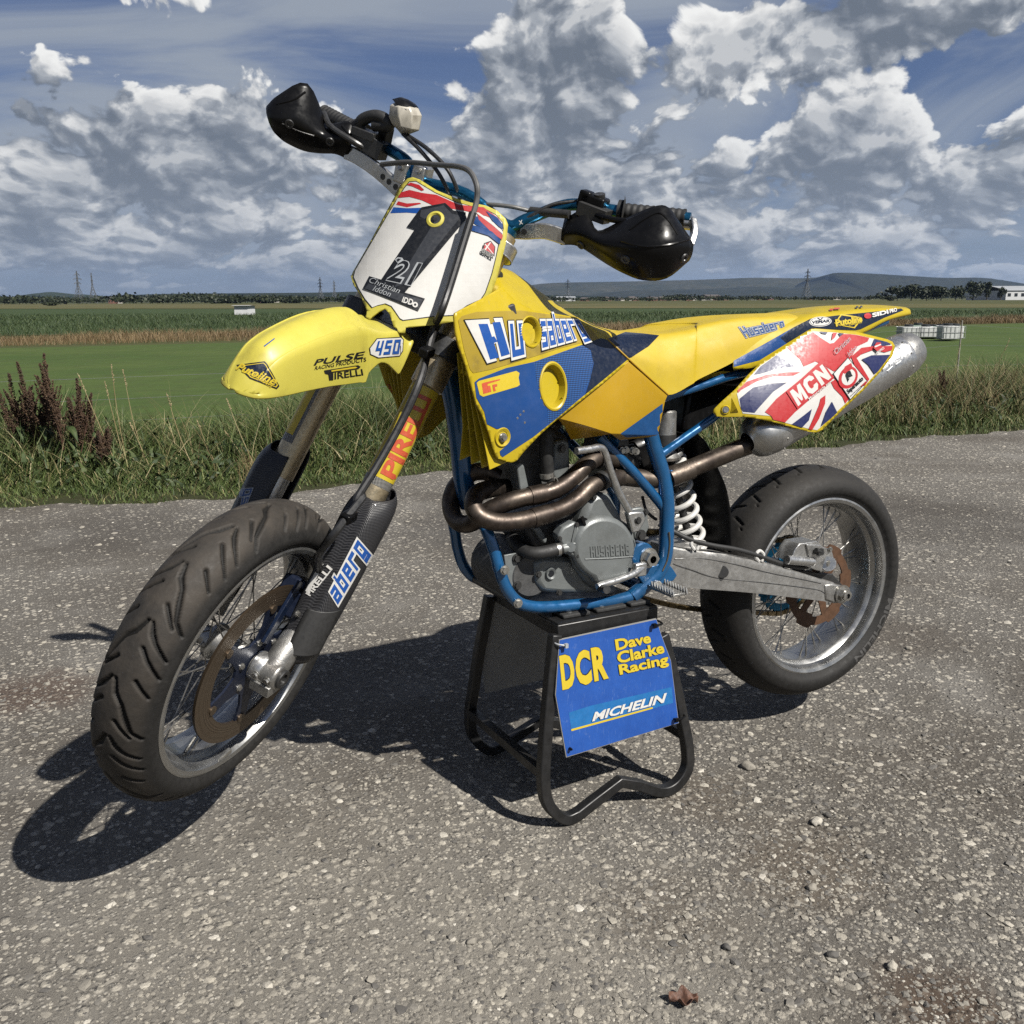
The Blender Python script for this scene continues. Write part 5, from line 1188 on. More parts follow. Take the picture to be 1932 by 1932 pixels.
# ------------------------------------------------------------------ number plate: a curved sheet cut to the photo's outline
rows = []
for z in np.linspace(.50, .92, 12):
    kk = max(1.2, 3.8 - (z - .64) * 9.5)
    rows.append([SF(.291 + .75 * (z - .621) + kk * y * y, y, z) for y in np.linspace(-.17, .17, 13)])
host = part('number_plate', MB().surf(rows, 3, 2), YELP)
def face_out(me):
    a = sum((p.normal * p.area for p in me.polygons), Vector()); c = sum((v.co for v in me.vertices), Vector()) / len(me.vertices)
    if a.dot(Vector(CAM) - c) < 0: me.flip_normals()
def cut_panel(host, outline, step=8):
    """trim a smooth sheet to an outline"""
    mb = MB(); lay(mb, host, outline, tess(outline), 0.0, step)
    me = mesh(host.name, mb, list(host.data.materials), 60); face_out(me); old = host.data; host.data = me; bpy.data.meshes.remove(old); _bv.pop(host.name, None)
    return host
YO = Zs(Z2, [(640, 472), (662, 466), (690, 476), (760, 520), (840, 553), (900, 570), (960, 582), (1005, 602), (1040, 635), (1050, 660), (1040, 740), (1022, 810), (1004, 880), (975, 955), (930, 1010), (880, 1040)]) + Zs(Z3, [(1560, 300), (1420, 322), (1245, 338), (1240, 372), (1195, 372), (1190, 345), (1165, 330), (1140, 250), (1110, 215), (1070, 235), (1025, 268), (1005, 290), (985, 268), (995, 230), (950, 130), (905, 60), (888, 0)]) + Zs(Z2, [(411, 870), (418, 852), (480, 745), (555, 605), (615, 498)])
cut_panel(host, YO); md = host.modifiers.new('thickness', 'SOLIDIFY'); md.thickness = .0035; md.offset = -1
PLT = host
WO = Zs(Z2, [(648, 484), (676, 482), (752, 528), (836, 566), (900, 584), (960, 597), (1000, 618), (1028, 650), (1032, 675), (1012, 745), (1000, 800), (985, 860), (958, 938), (940, 965)]) + Zs(Z3, [(1640, 200), (1555, 262), (1420, 270), (1225, 296), (1205, 285), (1175, 240), (1150, 205), (1110, 188), (1060, 200), (1025, 214), (980, 160), (935, 85), (905, 15)]) + Zs(Z2, [(426, 846), (500, 720), (570, 600), (628, 508)])
d = Decal(PLT, 'plate_graphics')
d.poly(WO, BLK); cx, cy = np.mean(WO, axis=0)
d.poly([(cx + (x - cx) * .985, cy + (y - cy) * .985) for x, y in WO], WHT)
d.poly(Zs(Z2, [(650, 488), (676, 486), (752, 532), (836, 570), (960, 601), (1000, 622), (1026, 652), (1022, 720), (990, 690), (900, 650), (850, 610), (700, 600), (620, 612), (572, 612), (600, 556)]), WHT)
for c, pts in ((BLUL, [(572, 614), (585, 590), (640, 594), (700, 592), (705, 600), (690, 616), (640, 612)]), (RED, [(596, 580), (604, 566), (640, 575), (690, 572), (698, 576), (640, 590)]), (RED, [(604, 552), (616, 530), (650, 520), (700, 532), (760, 540), (850, 580), (950, 590), (1008, 632), (1022, 652), (960, 625), (880, 606), (820, 596), (760, 590), (700, 562), (650, 548)]), (RED, [(640, 500), (655, 490), (690, 500), (710, 520), (700, 524), (662, 505)]),
               (BLUES, [(905, 622), (960, 640), (1005, 665), (1026, 690), (1022, 716), (985, 690), (920, 662), (898, 648)]), (RED, [(925, 618), (985, 655), (1028, 705), (1024, 722), (980, 690), (930, 640)]), (WHT, [(918, 612), (930, 612), (990, 652), (1028, 690), (1028, 700), (985, 662)]), (BLUES, [(960, 606), (1005, 632), (1027, 660), (1027, 680), (990, 650)]), (BLUES, [(884, 660), (930, 668), (985, 690), (1018, 722), (1016, 742), (970, 706), (900, 685)])): d.poly(Zs(Z2, pts), c)
ONE = [(700, 592), (795, 574), (828, 604), (878, 612), (878, 640), (630, 938), (712, 962), (684, 1012), (462, 922), (488, 872), (536, 886), (672, 682), (640, 672), (690, 604)]
d.poly(Zs(Z2, ONE), BLK)
d.poly(Zs(Z2, [(698, 604), (790, 584), (822, 618), (862, 626), (640, 900), (588, 918), (758, 640), (740, 624), (712, 640), (694, 630)]), GRY); d.poly(Zs(Z2, [(470, 922), (486, 902), (610, 940), (704, 968), (684, 1000)]), GRY)
d.text('21', [Z2(558, 888), Z2(670, 912), Z2(702, 820), Z2(602, 806)], BLK, bold=.01, shear=.15, outline=[(LGRY, .05)])
d.poly(Zs(Z2, [(592, 806), (604, 796), (622, 798), (628, 808), (606, 822)]), LGRY); d.poly(Zs(Z2, [(598, 807), (606, 801), (618, 803), (604, 816)]), BLK)
d.text('Christian', [Z2(488, 898), Z2(608, 944), Z2(616, 922), Z2(496, 876)], LGRY, bold=-.004, shear=.3); d.text('Iddon', [Z2(502, 932), Z2(572, 958), Z2(580, 936), Z2(510, 910)], LGRY, bold=-.004, shear=.3)
d.text('IDD', [Z2(618, 978), Z2(660, 992), Z2(668, 968), Z2(626, 956)], WHT, bold=.03); d.poly(ellp(Z2(672, 988), 5.2, 5.2, 16), WHT); d.poly(ellp(Z2(672, 988), 2.6, 2.6, 5), BLK)
d.poly(Zs(Z2, [(944, 768), (950, 738), (978, 728), (996, 752), (992, 792), (966, 776)]), BLK); d.poly(Zs(Z2, [(948, 764), (953, 741), (977, 732), (993, 753), (989, 784), (966, 770)]), RED)
d.poly(Zs(Z2, [(952, 742), (956, 740), (990, 782), (986, 782)]), WHT); d.poly(Zs(Z2, [(974, 734), (979, 734), (957, 766), (951, 764)]), WHT)
d.text('GRAPHICS', [Z2(936, 772), Z2(984, 800), Z2(988, 784), Z2(942, 757)], BLK, bold=.03, outline=[(WHT, .06)])
d.done()
for c, m_, r_ in ((Z2(755, 641), YELP, .0165),):
    a = F(c, 0); nn = (SF(-1, 0, .55) - SF(0, 0, 0)).normalized(); h, n_, i_, d_ = bvh_of(PLT).ray_cast(Vector(CAM), Vector(ray(*c)))
    nn = n_ if n_.dot(Vector(ray(*c))) < 0 else -n_
    mb = MB(); mb.revolve([(.0095, -.004), (.0095, .003), (.012, .0055), (.0165, .004), (.018, .0008)], h, nn, 32); g = obj('plate_grommet', mb, YELP, PLT)
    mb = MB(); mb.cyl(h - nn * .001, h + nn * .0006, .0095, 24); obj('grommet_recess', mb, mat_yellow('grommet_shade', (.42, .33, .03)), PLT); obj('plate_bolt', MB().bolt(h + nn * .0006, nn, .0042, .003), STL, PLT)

# ------------------------------------------------------------------ handlebar, guards, controls
bar_pts = [FX(Z2(1792, 636), .665), FX(Z2(1500, 606), .648), FX(Z2(1345, 578), .635), FX(Z2(1250, 590), .62), FX(Z2(1120, 640), .59), FX(Z2(1040, 660), .575), SF(.572, .03, .815), FX(Z2(668, 475), .575), FX(Z2(640, 405), .59), FX(Z2(560, 350), .612), FX(Z2(440, 282), .635), FX(Z2(290, 200), .660)]
BAR = part('handlebar', MB().tube(catmull(bar_pts, 6), .0118, 16), BANO)
cb = catmull([FX(Z2(1045, 640), .60), FX(Z2(1190, 628), .62), FX(Z2(1260, 632), .63)], 5)
d = Decal(BAR, 'bar_lettering'); d.text('X', [Z2(1095, 660), Z2(1110, 656), Z2(1108, 640), Z2(1093, 644)], WHT, bold=.03); d.done()
for a_, b_, lab in ((FX(Z2(1770, 634), .664), FX(Z2(1515, 608), .65), 'left grip'), (FX(Z2(300, 206), .66), FX(Z2(425, 272), .637), 'right grip')):
    mb = MB(); n = 40; pts = [a_.lerp(b_, i / n) for i in range(n + 1)]; mb.tube(pts, [.0165 + (.0012 if i % 4 < 2 else 0) for i in range(n + 1)], 18); mb.cyl(b_, b_ + (b_ - a_).normalized() * .008, .0225, 24); g = part('grip', mb, RUBB); g['label'] = lab
for q, x, s in ((Z2(700, 462), .575, 1), (Z2(630, 448), .585, 1)):
    c = FX(q, x); part('bar_clamp', MB().box(c, (.04, .03, .042), MF.to_3x3()), ALUB, bevel=.004); part('clamp_bolt', MB().bolt(c + SF(-.02, 0, .01) - SF(0, 0, 0), SF(-1, 0, .4) - SF(0, 0, 0), .005, .006), BOLT)
def guard(rows, lab):
    mb = MB(); mb.surf([[FX(Z2(x, y), d_) for x, y, d_ in r] for r in rows], 4, 5); g = part('hand_guard', mb, PLA, thick=.0035); g['label'] = lab; return g
LGD = guard([[(1283, 640, .612), (1362, 606, .606), (1412, 690, .590), (1520, 644, .586), (1640, 592, .588), (1700, 596, .600), (1762, 684, .622)],
             [(1278, 662, .600), (1352, 648, .588), (1416, 700, .566), (1520, 690, .556), (1632, 664, .556), (1710, 660, .574), (1784, 716, .610)],
             [(1272, 690, .592), (1345, 690, .574), (1424, 730, .546), (1522, 742, .532), (1624, 744, .534), (1716, 738, .556), (1797, 742, .606)],
             [(1269, 712, .594), (1342, 716, .580), (1436, 768, .552), (1522, 794, .540), (1612, 812, .542), (1708, 800, .562), (1794, 775, .608)],
             [(1266, 738, .602), (1341, 744, .592), (1450, 812, .578), (1522, 852, .572), (1600, 880, .574), (1692, 873, .586), (1782, 802, .612)]], 'left black plastic hand guard')
RGD = guard([[(424, 290, .600), (402, 244, .602), (330, 256, .600), (306, 250, .594), (232, 88, .560), (120, 136, .530), (72, 182, .520)],
             [(418, 320, .590), (392, 282, .586), (326, 280, .580), (290, 266, .570), (205, 176, .536), (110, 190, .512), (70, 192, .515)],
             [(411, 340, .588), (380, 318, .578), (314, 308, .566), (266, 292, .552), (180, 246, .520), (104, 232, .506), (72, 205, .512)],
             [(404, 364, .592), (362, 344, .584), (296, 338, .570), (236, 328, .558), (164, 296, .534), (102, 262, .514), (78, 228, .514)],
             [(396, 388, .600), (346, 367, .594), (286, 364, .584), (220, 354, .572), (150, 322, .548), (110, 292, .524), (84, 250, .516)]], 'right black plastic hand guard')
for q, g, hst in ((Z2(1345, 742), LGD, 0), (Z2(1528, 800), LGD, 0), (Z2(1765, 795), LGD, 0), (Z2(160, 250), RGD, 0), (Z2(325, 322), RGD, 0)):
    h, n_, i_, d_ = bvh_of(g).ray_cast(Vector(CAM), Vector(ray(*q)))
    if h is not None:
        n_ = n_ if n_.dot(Vector(ray(*q))) < 0 else -n_; obj('guard_bolt', MB().revolve([(.0005, .001), (.0035, .001), (.0045, .003), (.0085, .003), (.0095, .0002)], h, n_, 20), STL, g)
# vent slots and moulded ribs on the guards
for g, lines in ((LGD, [[(1545, 680), (1600, 640), (1660, 612), (1700, 640), (1740, 700)], [(1510, 725), (1600, 748), (1700, 742), (1785, 720)]]), (RGD, [[(110, 170), (180, 150), (225, 120)], [(130, 250), (200, 280), (260, 300)], [(350, 265), (388, 318)], [(375, 258), (408, 300)]])):
    mb = MB()
    for ln in lines:
        P = []
        for q in catmull([V(x, y, 0) for x, y in ln], 5):
            h, n_, i_, d_ = bvh_of(g).ray_cast(Vector(CAM), Vector(ray(*Z2(q.x, q.y))))
            if h is not None: P.append(h)
        if len(P) > 2: mb.tube(P, .0024, 6)
    obj('moulded_rib', mb, PLA, g)
# alloy guard struts with lightening holes
def strut(pts, w, lab, holes):
    P = catmull([FX(Z2(x, y), d_) for x, y, d_ in pts], 6); up = (SF(0, 0, 1) - SF(0, 0, 0)); o = part('guard_strut', MB().sqtube(P, .012, w, up), ALUB, bevel=.002); o['label'] = lab
    mb = MB()
    for x, y in holes:
        h, n_, i_, d_ = bvh_of(o).ray_cast(Vector(CAM), Vector(ray(*Z2(x, y))))
        if h is not None:
            n_ = n_ if n_.dot(Vector(ray(x, y))) < 0 else -n_; mb.cyl(h - n_ * .003, h + n_ * .0005, .0062, 16)
    obj('strut_hole', mb, STL, o)
strut([(1050, 682, .585), (1120, 688, .588), (1200, 686, .592), (1290, 712, .600)], .030, 'left alloy hand guard strut', [(1062, 688), (1088, 688), (1115, 689)])
strut([(392, 362, .598), (440, 385, .594), (500, 425, .59), (560, 475, .588), (608, 520, .585)], .030, 'right alloy hand guard strut', [(540, 465), (565, 485), (592, 506)])
strut([(1800, 640, .655), (1806, 690, .635), (1790, 745, .612)], .014, 'left outer guard strut', [])
part('bar_end', MB().cyl(FX(Z2(1768, 652), .664), FX(Z2(1800, 655), .666), .013, 20), ALUB)
# left switch, perch, mirror stub
c = FX(Z2(1400, 572), .63); sw = part('switch_block', MB().box(c, (.040, .050, .030), MF.to_3x3()).box(FX(Z2(1365, 555), .625), (.03, .024, .032), MF.to_3x3()), PLA, bevel=.004)
obj('switch_knob', MB().cyl(FX(Z2(1422, 560), .625), FX(Z2(1422, 534), .622), .011, 20), STL, sw); obj('red_button', MB().box(FX(Z2(1366, 536), .618), (.012, .010, .004), MF.to_3x3()), RED, sw)
part('clutch_perch', MB().box(FX(Z2(1400, 610), .615), (.04, .06, .026), MF.to_3x3()).cyl(FX(Z2(1300, 618), .60), FX(Z2(1140, 604), .60), .0085, 14), RUBB, bevel=.003)
part('clutch_lever', MB().tube(catmull([FX(Z2(1410, 620), .60), FX(Z2(1480, 640), .585), FX(Z2(1600, 650), .59), FX(Z2(1740, 668), .60)], 5), .006, 10), PLA)
part('lever_flange', MB().cyl(FX(Z2(1515, 606), .648), FX(Z2(1522, 607), .649), .030, 28, r2=.02), RUBB)
# right master cylinder, reservoir, lever
mb = MB(); mb.box(FX(Z2(490, 330), .60), (.035, .075, .036), MF.to_3x3() @ Matrix.Rotation(R(10), 3, 'X')); mb.cyl(FX(Z2(505, 385), .595), FX(Z2(485, 340), .595), .010, 16); mb.box(FX(Z2(478, 292), .60), (.04, .055, .016), MF.to_3x3())
part('master_cylinder', mb, STL, bevel=.004)
part('throttle_housing', MB().cyl(FX(Z2(430, 280), .637), FX(Z2(462, 300), .632), .026, 26).box(FX(Z2(548, 310), .62), (.03, .02, .045), MF.to_3x3()), PLA, bevel=.003)
part('brake_lever', MB().tube(catmull([FX(Z2(470, 350), .59), FX(Z2(420, 320), .575), FX(Z2(330, 262), .575), FX(Z2(300, 205), .60)], 5), .006, 10), STL)
part('reservoir_hose', MB().tube(catmull([FX(Z2(448, 286), .605), FX(Z2(452, 240), .602), FX(Z2(500, 218), .60), FX(Z2(545, 228), .60), FX(Z2(566, 258), .60), FX(Z2(505, 255), .60)], 6)[:31], .0125, 14), RUBB)
rs = [FX(Z2(x, y), .605) for x, y in ((622, 292), (622, 282), (634, 262), (632, 220), (628, 180), (636, 160))]
mb = MB(); ax_ = rs[-1] - rs[0]
mb.tube(rs, [.004, .012, .030, .036, .031, .012], 8)
RES = part('fluid_reservoir', mb, solid('milky_reservoir', (0.50, 0.47, 0.40), .3, vary=.25, scale=50, dirt=(.2, .17, .13), dirt_amt=.7), bevel=.002)
obj('reservoir_cap', MB().tube([rs[4] + (rs[5] - rs[4]) * .1 + RT * .004, rs[5] + RT * .004, rs[5] + (rs[5] - rs[4]) * .25 + RT * .004], [.0315, .0200, .006], 8), PLA, RES)
# cables and hoses
def cable(nm, pts, r, m, lab=None):
    o = part(nm, MB().tube(catmull(pts, 8), r, 10), m)
    if lab: o['label'] = lab
    return o
cable('throttle_cable', [FX(Z2(622, 290), .60), FX(Z2(690, 355), .57), FX(Z2(760, 440), .555), FX(Z2(800, 510), .56), FX(Z2(815, 545), .575), FX(Z2(815, 570), .60)], .0042, CABL)
cable('throttle_cable', [FX(Z2(640, 296), .60), FX(Z2(720, 350), .565), FX(Z2(800, 430), .55), FX(Z2(840, 510), .56), FX(Z2(853, 555), .58), FX(Z2(853, 580), .61)], .0042, CABL)
cable('brake_hose', [FX(Z2(535, 415), .585), FX(Z2(640, 406), .55), FX(Z2(760, 416), .50), FX(Z2(850, 424), .46), FX(Z2(896, 446), .44), FX(Z2(922, 500), .425), FX(Z2(922, 560), .42), FX(Z2(905, 625), .405)], .0052, solid('grey_hose', (0.10, 0.10, 0.10), .5), 'braided upper brake hose')
hp = [FX(Z2(906, 612), .405), FX(Z2(860, 760), .37), FX(Z2(810, 920), .33), FX(Z2(775, 1020), .305), F(Z3(1430, 330), -.085), F(Z3(1385, 500), -.100), F(Z3(1330, 700), -.125), F(Z3(1210, 960), -.130), F(Z3(1060, 1230), -.132), F(Z3(930, 1440), -.132), F(zf(1590, 120), -.138), F(zf(1500, 235), -.14), F(zf(1420, 340), -.135), F(zf(1380, 400), -.12), F(zf(1350, 450), -.10), F(zf(1345, 560), -.08)]
cable('brake_hose', hp, .0072, CABL, 'black lower brake hose')
part('hose_clip', MB().box(F(Z3(1380, 498), -.104), (.03, .02, .018), MF.to_3x3()), PLA, bevel=.003); part('hose_clip', MB().box(F(zf(1510, 232), -.140), (.03, .02, .018), MF.to_3x3()), PLA, bevel=.003)
cable('clutch_cable', [FX(Z2(1140, 604), .60), FX(Z2(1060, 586), .58), FX(Z2(960, 578), .57), FX(Z2(900, 590), .60), SF(.62, .0, .78)], .0042, solid('grey_cable', (0.11, 0.11, 0.105), .5))
cable('kill_switch_wire', [FX(Z2(1345, 562), .63), FX(Z2(1230, 578), .605), FX(Z2(1130, 630), .585), FX(Z2(1050, 655), .58)], .0035, CABL)
# headstock seen between clamps
part('headstock', MB().cyl(leg_line(-1, .66, .06, -.096), leg_line(-1, .86, .06, -.096), .034, 24), BLUEF)
# ------------------------------------------------------------------ bodywork
def b4(x, y, d): return B(Z4(x, y), d)
def b5(x, y, d): return B(Z5(x, y), d)
def b6(x, y, d): return B(Z6(x, y), d)
def b7(x, y, d): return B(Z7(x, y), d)
def inside(pt, el): (cx, cy), rx, ry, rot = el; dx, dy = pt[0] - cx, pt[1] - cy; c, s = math.cos(rot), math.sin(rot); return ((dx * c + dy * s) / rx) ** 2 + ((-dx * s + dy * c) / ry) ** 2 < 1
def trim(host, outline, holes=(), step=7, both=False):
    """trim a smooth host sheet to an outline with oval holes, optionally with its mirror image"""
    mb = MB(); v2, f2 = cut2d(list(outline), tess(outline), step)
    f2 = [f for f in f2 if not any(inside((sum(v2[i][0] for i in f) / 3, sum(v2[i][1] for i in f) / 3), h) for h in holes)]
    t = bvh_of(host); P = []
    for u, v in v2:
        h, n, i, d = t.ray_cast(Vector(CAM), Vector(ray(u, v))); P.append(h if h is not None else B((u, v), -.16))
    mb.add(P, f2); me = mesh(host.name, mb, list(host.data.materials), 50); face_out(me); old = host.data; host.data = me; bpy.data.meshes.remove(old); _bv.pop(host.name, None); return host
def mirror_part(o, name, label=None):
    me = o.data.copy(); me.transform(Matrix.Scale(-1, 4, V(0, 1, 0))); me.flip_normals(); c = link(bpy.data.objects.new(name, me)); place(c, BIKE)
    for md in o.modifiers:
        n = c.modifiers.new(md.name, md.type)
        for k in ('thickness', 'offset', 'width', 'segments', 'limit_method', 'angle_limit'):
            if hasattr(md, k): setattr(n, k, getattr(md, k))
    if label: c['label'] = label
    return c
# radiator shroud, left: one smooth sheet
rows = [[b4(160, 300, -.240), b4(330, 230, -.205), b4(520, 140, -.172), b4(760, 240, -.150), b4(1000, 330, -.138), b4(1240, 430, -.128)],
        [b4(180, 480, -.240), b4(360, 440, -.220), b4(560, 400, -.196), b4(800, 430, -.172), b4(1040, 470, -.156), b4(1280, 540, -.142)],
        [b4(250, 720, -.236), b4(420, 690, -.222), b4(620, 660, -.204), b4(860, 650, -.186), b4(1100, 650, -.172), b4(1330, 660, -.160)],
        [b4(330, 960, -.230), b4(500, 930, -.220), b4(680, 910, -.208), b4(880, 890, -.196), b4(1100, 860, -.184), b4(1330, 830, -.172)],
        [b4(420, 1180, -.222), b4(560, 1150, -.214), b4(720, 1120, -.206), b4(900, 1090, -.196), b4(1100, 1060, -.188), b4(1330, 1000, -.180)],
        [b4(470, 1330, -.214), b4(600, 1320, -.208), b4(740, 1300, -.200), b4(900, 1260, -.194), b4(1100, 1220, -.188), b4(1330, 1180, -.182)]]
SHR = part('radiator_shroud', MB().surf(rows, 6, 6), YEL); SHR['label'] = 'left radiator shroud'
SO = Zs(Z4, [(190, 345), (196, 326), (230, 305), (360, 235), (470, 172), (490, 164), (510, 172), (580, 245), (700, 310), (870, 335), (970, 352), (1080, 420), (1165, 485), (1240, 560), (1312, 626), (1310, 642), (1150, 775), (960, 925), (850, 1012), (740, 1110), (640, 1215), (592, 1276), (560, 1290), (520, 1282), (465, 1262), (440, 1200), (415, 1110), (370, 985), (330, 910), (298, 790), (262, 660), (220, 540), (200, 460)])
H1 = (Z4(680, 447), 62 * .293, 96 * .293, -.14); H2 = (Z4(824, 797), 82 * .293, 148 * .293, -.06)
trim(SHR, SO, (H1, H2)); md = SHR.modifiers.new('thickness', 'SOLIDIFY'); md.thickness = .004; md.offset = 1 if False else -1
HOST = part('shroud_backing', MB().surf(rows, 6, 6), YEL)
def host_pt(px):
    h, n, i, d = bvh_of_cached(HOST).ray_cast(Vector(CAM), Vector(ray(*px))); n = n if n.dot(Vector(ray(*px))) < 0 else -n; return h, n
def bvh_of_cached(o):
    if o.name not in _bv: _bv[o.name] = bvh_of(o)
    return _bv[o.name]
for (c, rx, ry, rot), dp in ((H1, .010), (H2, .014)):
    rim = []; inn = []
    for a in np.linspace(0, 2 * math.pi, 40, endpoint=False):
        row = []
        for s, dd in ((1.10, .0003), (1.07, .0022), (1.0, .0030), (.93, .0012), (.86, -dp * .6), (.82, -dp)):
            u = c[0] + rx * s * math.cos(a) * math.cos(rot) - ry * s * math.sin(a) * math.sin(rot); v = c[1] + rx * s * math.cos(a) * math.sin(rot) + ry * s * math.sin(a) * math.cos(rot)
            h, n = host_pt((u, v)); row.append(h + n * dd)
        rim.append(row)
    mb = MB(); mb.grid(rim + [rim[0]]); r_ = obj('vent_rim', mb, YEL, SHR)
    hc, n = host_pt(c); mb = MB(); mb.add([r[-1] for r in rim] + [hc - n * dp], [(i, (i + 1) % 40, 40) for i in range(40)]); obj('vent_recess', mb, YEL, SHR, smooth=80)
# raised field behind the big name, blue side field, lettering
HUSQ = Zs(Z4, [(212, 372), (235, 345), (330, 318), (620, 310), (930, 352), (1060, 420), (1120, 490), (870, 552), (640, 625), (420, 690), (310, 712), (290, 690), (250, 560)])
def no_holes(dec, m, host=None):
    pass
d = Decal(SHR, 'shroud_graphics')
BLQ = [(318, 770), (345, 748), (520, 680), (700, 640), (900, 570), (1130, 488), (1168, 498), (1304, 624), (1150, 752), (980, 890), (850, 1000), (700, 1120), (500, 1252), (485, 1240), (480, 1215), (520, 1180), (545, 1120), (530, 1080), (505, 1066), (460, 1072), (398, 1040), (380, 960), (330, 870)]
def poly_h(dec, pts, m, holes=(H1, H2), step=5):
    dec.k += 1; t = bvh_of_cached(HOST); v2, f2 = cut2d(list(pts), tess(pts), step)
    grow = [(c, rx * 1.09, ry * 1.09, r) for c, rx, ry, r in holes]; f2 = [f for f in f2 if not any(inside((sum(v2[i][0] for i in f) / 3, sum(v2[i][1] for i in f) / 3), h) for h in grow)]
    P = []
    for q in v2: h, n = host_pt(q); P.append(h + n * (.0005 + .00017 * dec.k))
    dec.mb.add(P, f2, dec.slot(m))
poly_h(d, HUSQ, YELD); poly_h(d, Zs(Z4, BLQ), BLUES)
poly_h(d, Zs(Z4, [(700, 645), (900, 572), (1010, 532), (1060, 560), (1080, 640), (1060, 760), (960, 905), (850, 1000), (790, 1040), (790, 960), (720, 780)]), BWEAVE)
poly_h(d, Zs(Z4, [(1010, 532), (1130, 488), (1168, 498), (1304, 624), (1150, 752), (1030, 850), (1060, 760), (1085, 650), (1065, 565)]), NAVY)
poly_h(d, Zs(Z4, [(330, 775), (345, 762), (585, 698), (606, 712), (600, 742), (608, 788), (590, 800), (372, 864), (350, 852)]), YLT)
poly_h(d, Zs(Z4, [(362, 780), (375, 774), (480, 750), (480, 758), (400, 782), (405, 838), (372, 846)]), ORG); poly_h(d, Zs(Z4, [(398, 796), (416, 792), (424, 832), (406, 836)]), ORG); poly_h(d, Zs(Z4, [(430, 788), (460, 782), (462, 796), (446, 800), (452, 826), (438, 830)]), ORG)
d.h = HOST
HB = [Z4(395, 652), Z4(1082, 478), Z4(985, 378), Z4(245, 372)]
# big heavy lettering: outlined black, white, then blue
def big_word(dec, word, boxes, mats=(BLK, WHT, BLUL), grow=(.085, .055, .0), bold=.03):
    for ch, (bl, br, tr, tl) in zip(word, boxes):
        H_ = homog([bl, br, tr, tl]); 
        for m_, gr in zip(mats, grow):
            vs, fs = text_mesh(ch, bold + gr); a = gr * .9; dec.k += 1; cen = homog([bl, br, tr, tl])
            t = bvh_of_cached(dec.h); px = [H_(-a + x * (1 + 2 * a), -a * .7 + y * (1 + 1.4 * a)) for x, y in vs]; v2, f2 = cut2d(px, fs, 7)
            grow_ = [(c, rx * 1.10, ry * 1.10, r) for c, rx, ry, r in (H1, H2)] if dec.h is HOST else []
            f2 = [f for f in f2 if not any(inside((sum(v2[i][0] for i in f) / 3, sum(v2[i][1] for i in f) / 3), h) for h in grow_)]
            P = []; ok = []
            for q in v2:
                h, n, i_, d_ = t.ray_cast(Vector(CAM), Vector(ray(*q))); P.append(h)
                if h is not None: n = n if n.dot(Vector(ray(*q))) < 0 else -n; P[-1] = h + n * (.0005 + .00010 * dec.k)
            idx = {}; vs2 = []
            for i, p in enumerate(P):
                if p is not None: idx[i] = len(vs2); vs2.append(p)
            dec.mb.add(vs2, [tuple(idx[i] for i in f) for f in f2 if all(i in idx for i in f)], dec.slot(m_))
def along(bl0, br0, tr0, tl0, widths, gap=.008):
    H_ = homog([bl0, br0, tr0, tl0]); tot = sum(widths) + gap * (len(widths) - 1); x = 0; out = []
    for w_, hh in zip(widths, [1.0] * len(widths)):
        a, b = x / tot, (x + w_) / tot; out.append([H_(a, 0), H_(b, 0), H_(b, 1), H_(a, 1)]); x += w_ + gap
    return out
HOLES.append(lambda u, v: any(inside((u, v), (c, rx * 1.09, ry * 1.09, r)) for c, rx, ry, r in (H1, H2)))
LY = [(BLK, .40), (WHT, .345), (BLUL, .185)]
block_word(d, 'H', [Z4(432, 612), Z4(462, 603), Z4(440, 395), Z4(310, 400)], LY, .42, 0) if False else None
for m_, t_ in ((BLK, 26), (WHT, 21), (BLUL, 0)):
    for bar in ([(338, 398), (398, 396), (470, 612), (414, 626)], [(372, 492), (440, 476), (462, 510), (392, 534)], [(428, 388), (478, 384), (540, 590), (486, 606)]) if t_ == 0 else ([(252, 374), (408, 366), (416, 400), (448, 394), (436, 360), (492, 358), (552, 606), (476, 628), (452, 520), (420, 532), (458, 632), (396, 650)],):
        P = np.array(bar, float); 
        if t_ == 26: c_ = P.mean(0); P = c_ + (P - c_) * 1.055
        poly_h(d, Zs(Z4, P), m_)
block_word(d, 'u', [Z4(566, 588), Z4(622, 575), Z4(600, 352), Z4(545, 352)], LY, .5, .9); d.k += 1; block_word(d, 'saberg', [Z4(752, 534), Z4(1030, 468), Z4(966, 356), Z4(736, 346)], LY, .46, .92); HOLES.clear()
d.h = SHR; o = d.done(SHR)
del_host = HOST
# lower shroud bolt in its cup
hc, n = host_pt(Z4(498, 1125)); mb = MB(); mb.revolve([(.010, -.006), (.012, .001), (.017, .003), (.0185, .0005)], hc, n, 28); mb.cyl(hc - n * .004, hc, .0105, 20); obj('bolt_cup', mb, YEL, SHR); mb = MB(); mb.cyl(hc, hc + n * .003, .0085, 20); mb.bolt(hc + n * .003, n, .0055, .006); obj('shroud_bolt', mb, BOLT, SHR)
mb = MB()
for x, y in ((634, 958), (612, 980), (594, 1002), (641, 1030)): h, n = host_pt(Z4(x, y)); mb.cyl(h, h + n * .0012, .0022, 10)
obj('drilled_holes', mb, BOLT, SHR)['kind'] = 'stuff'
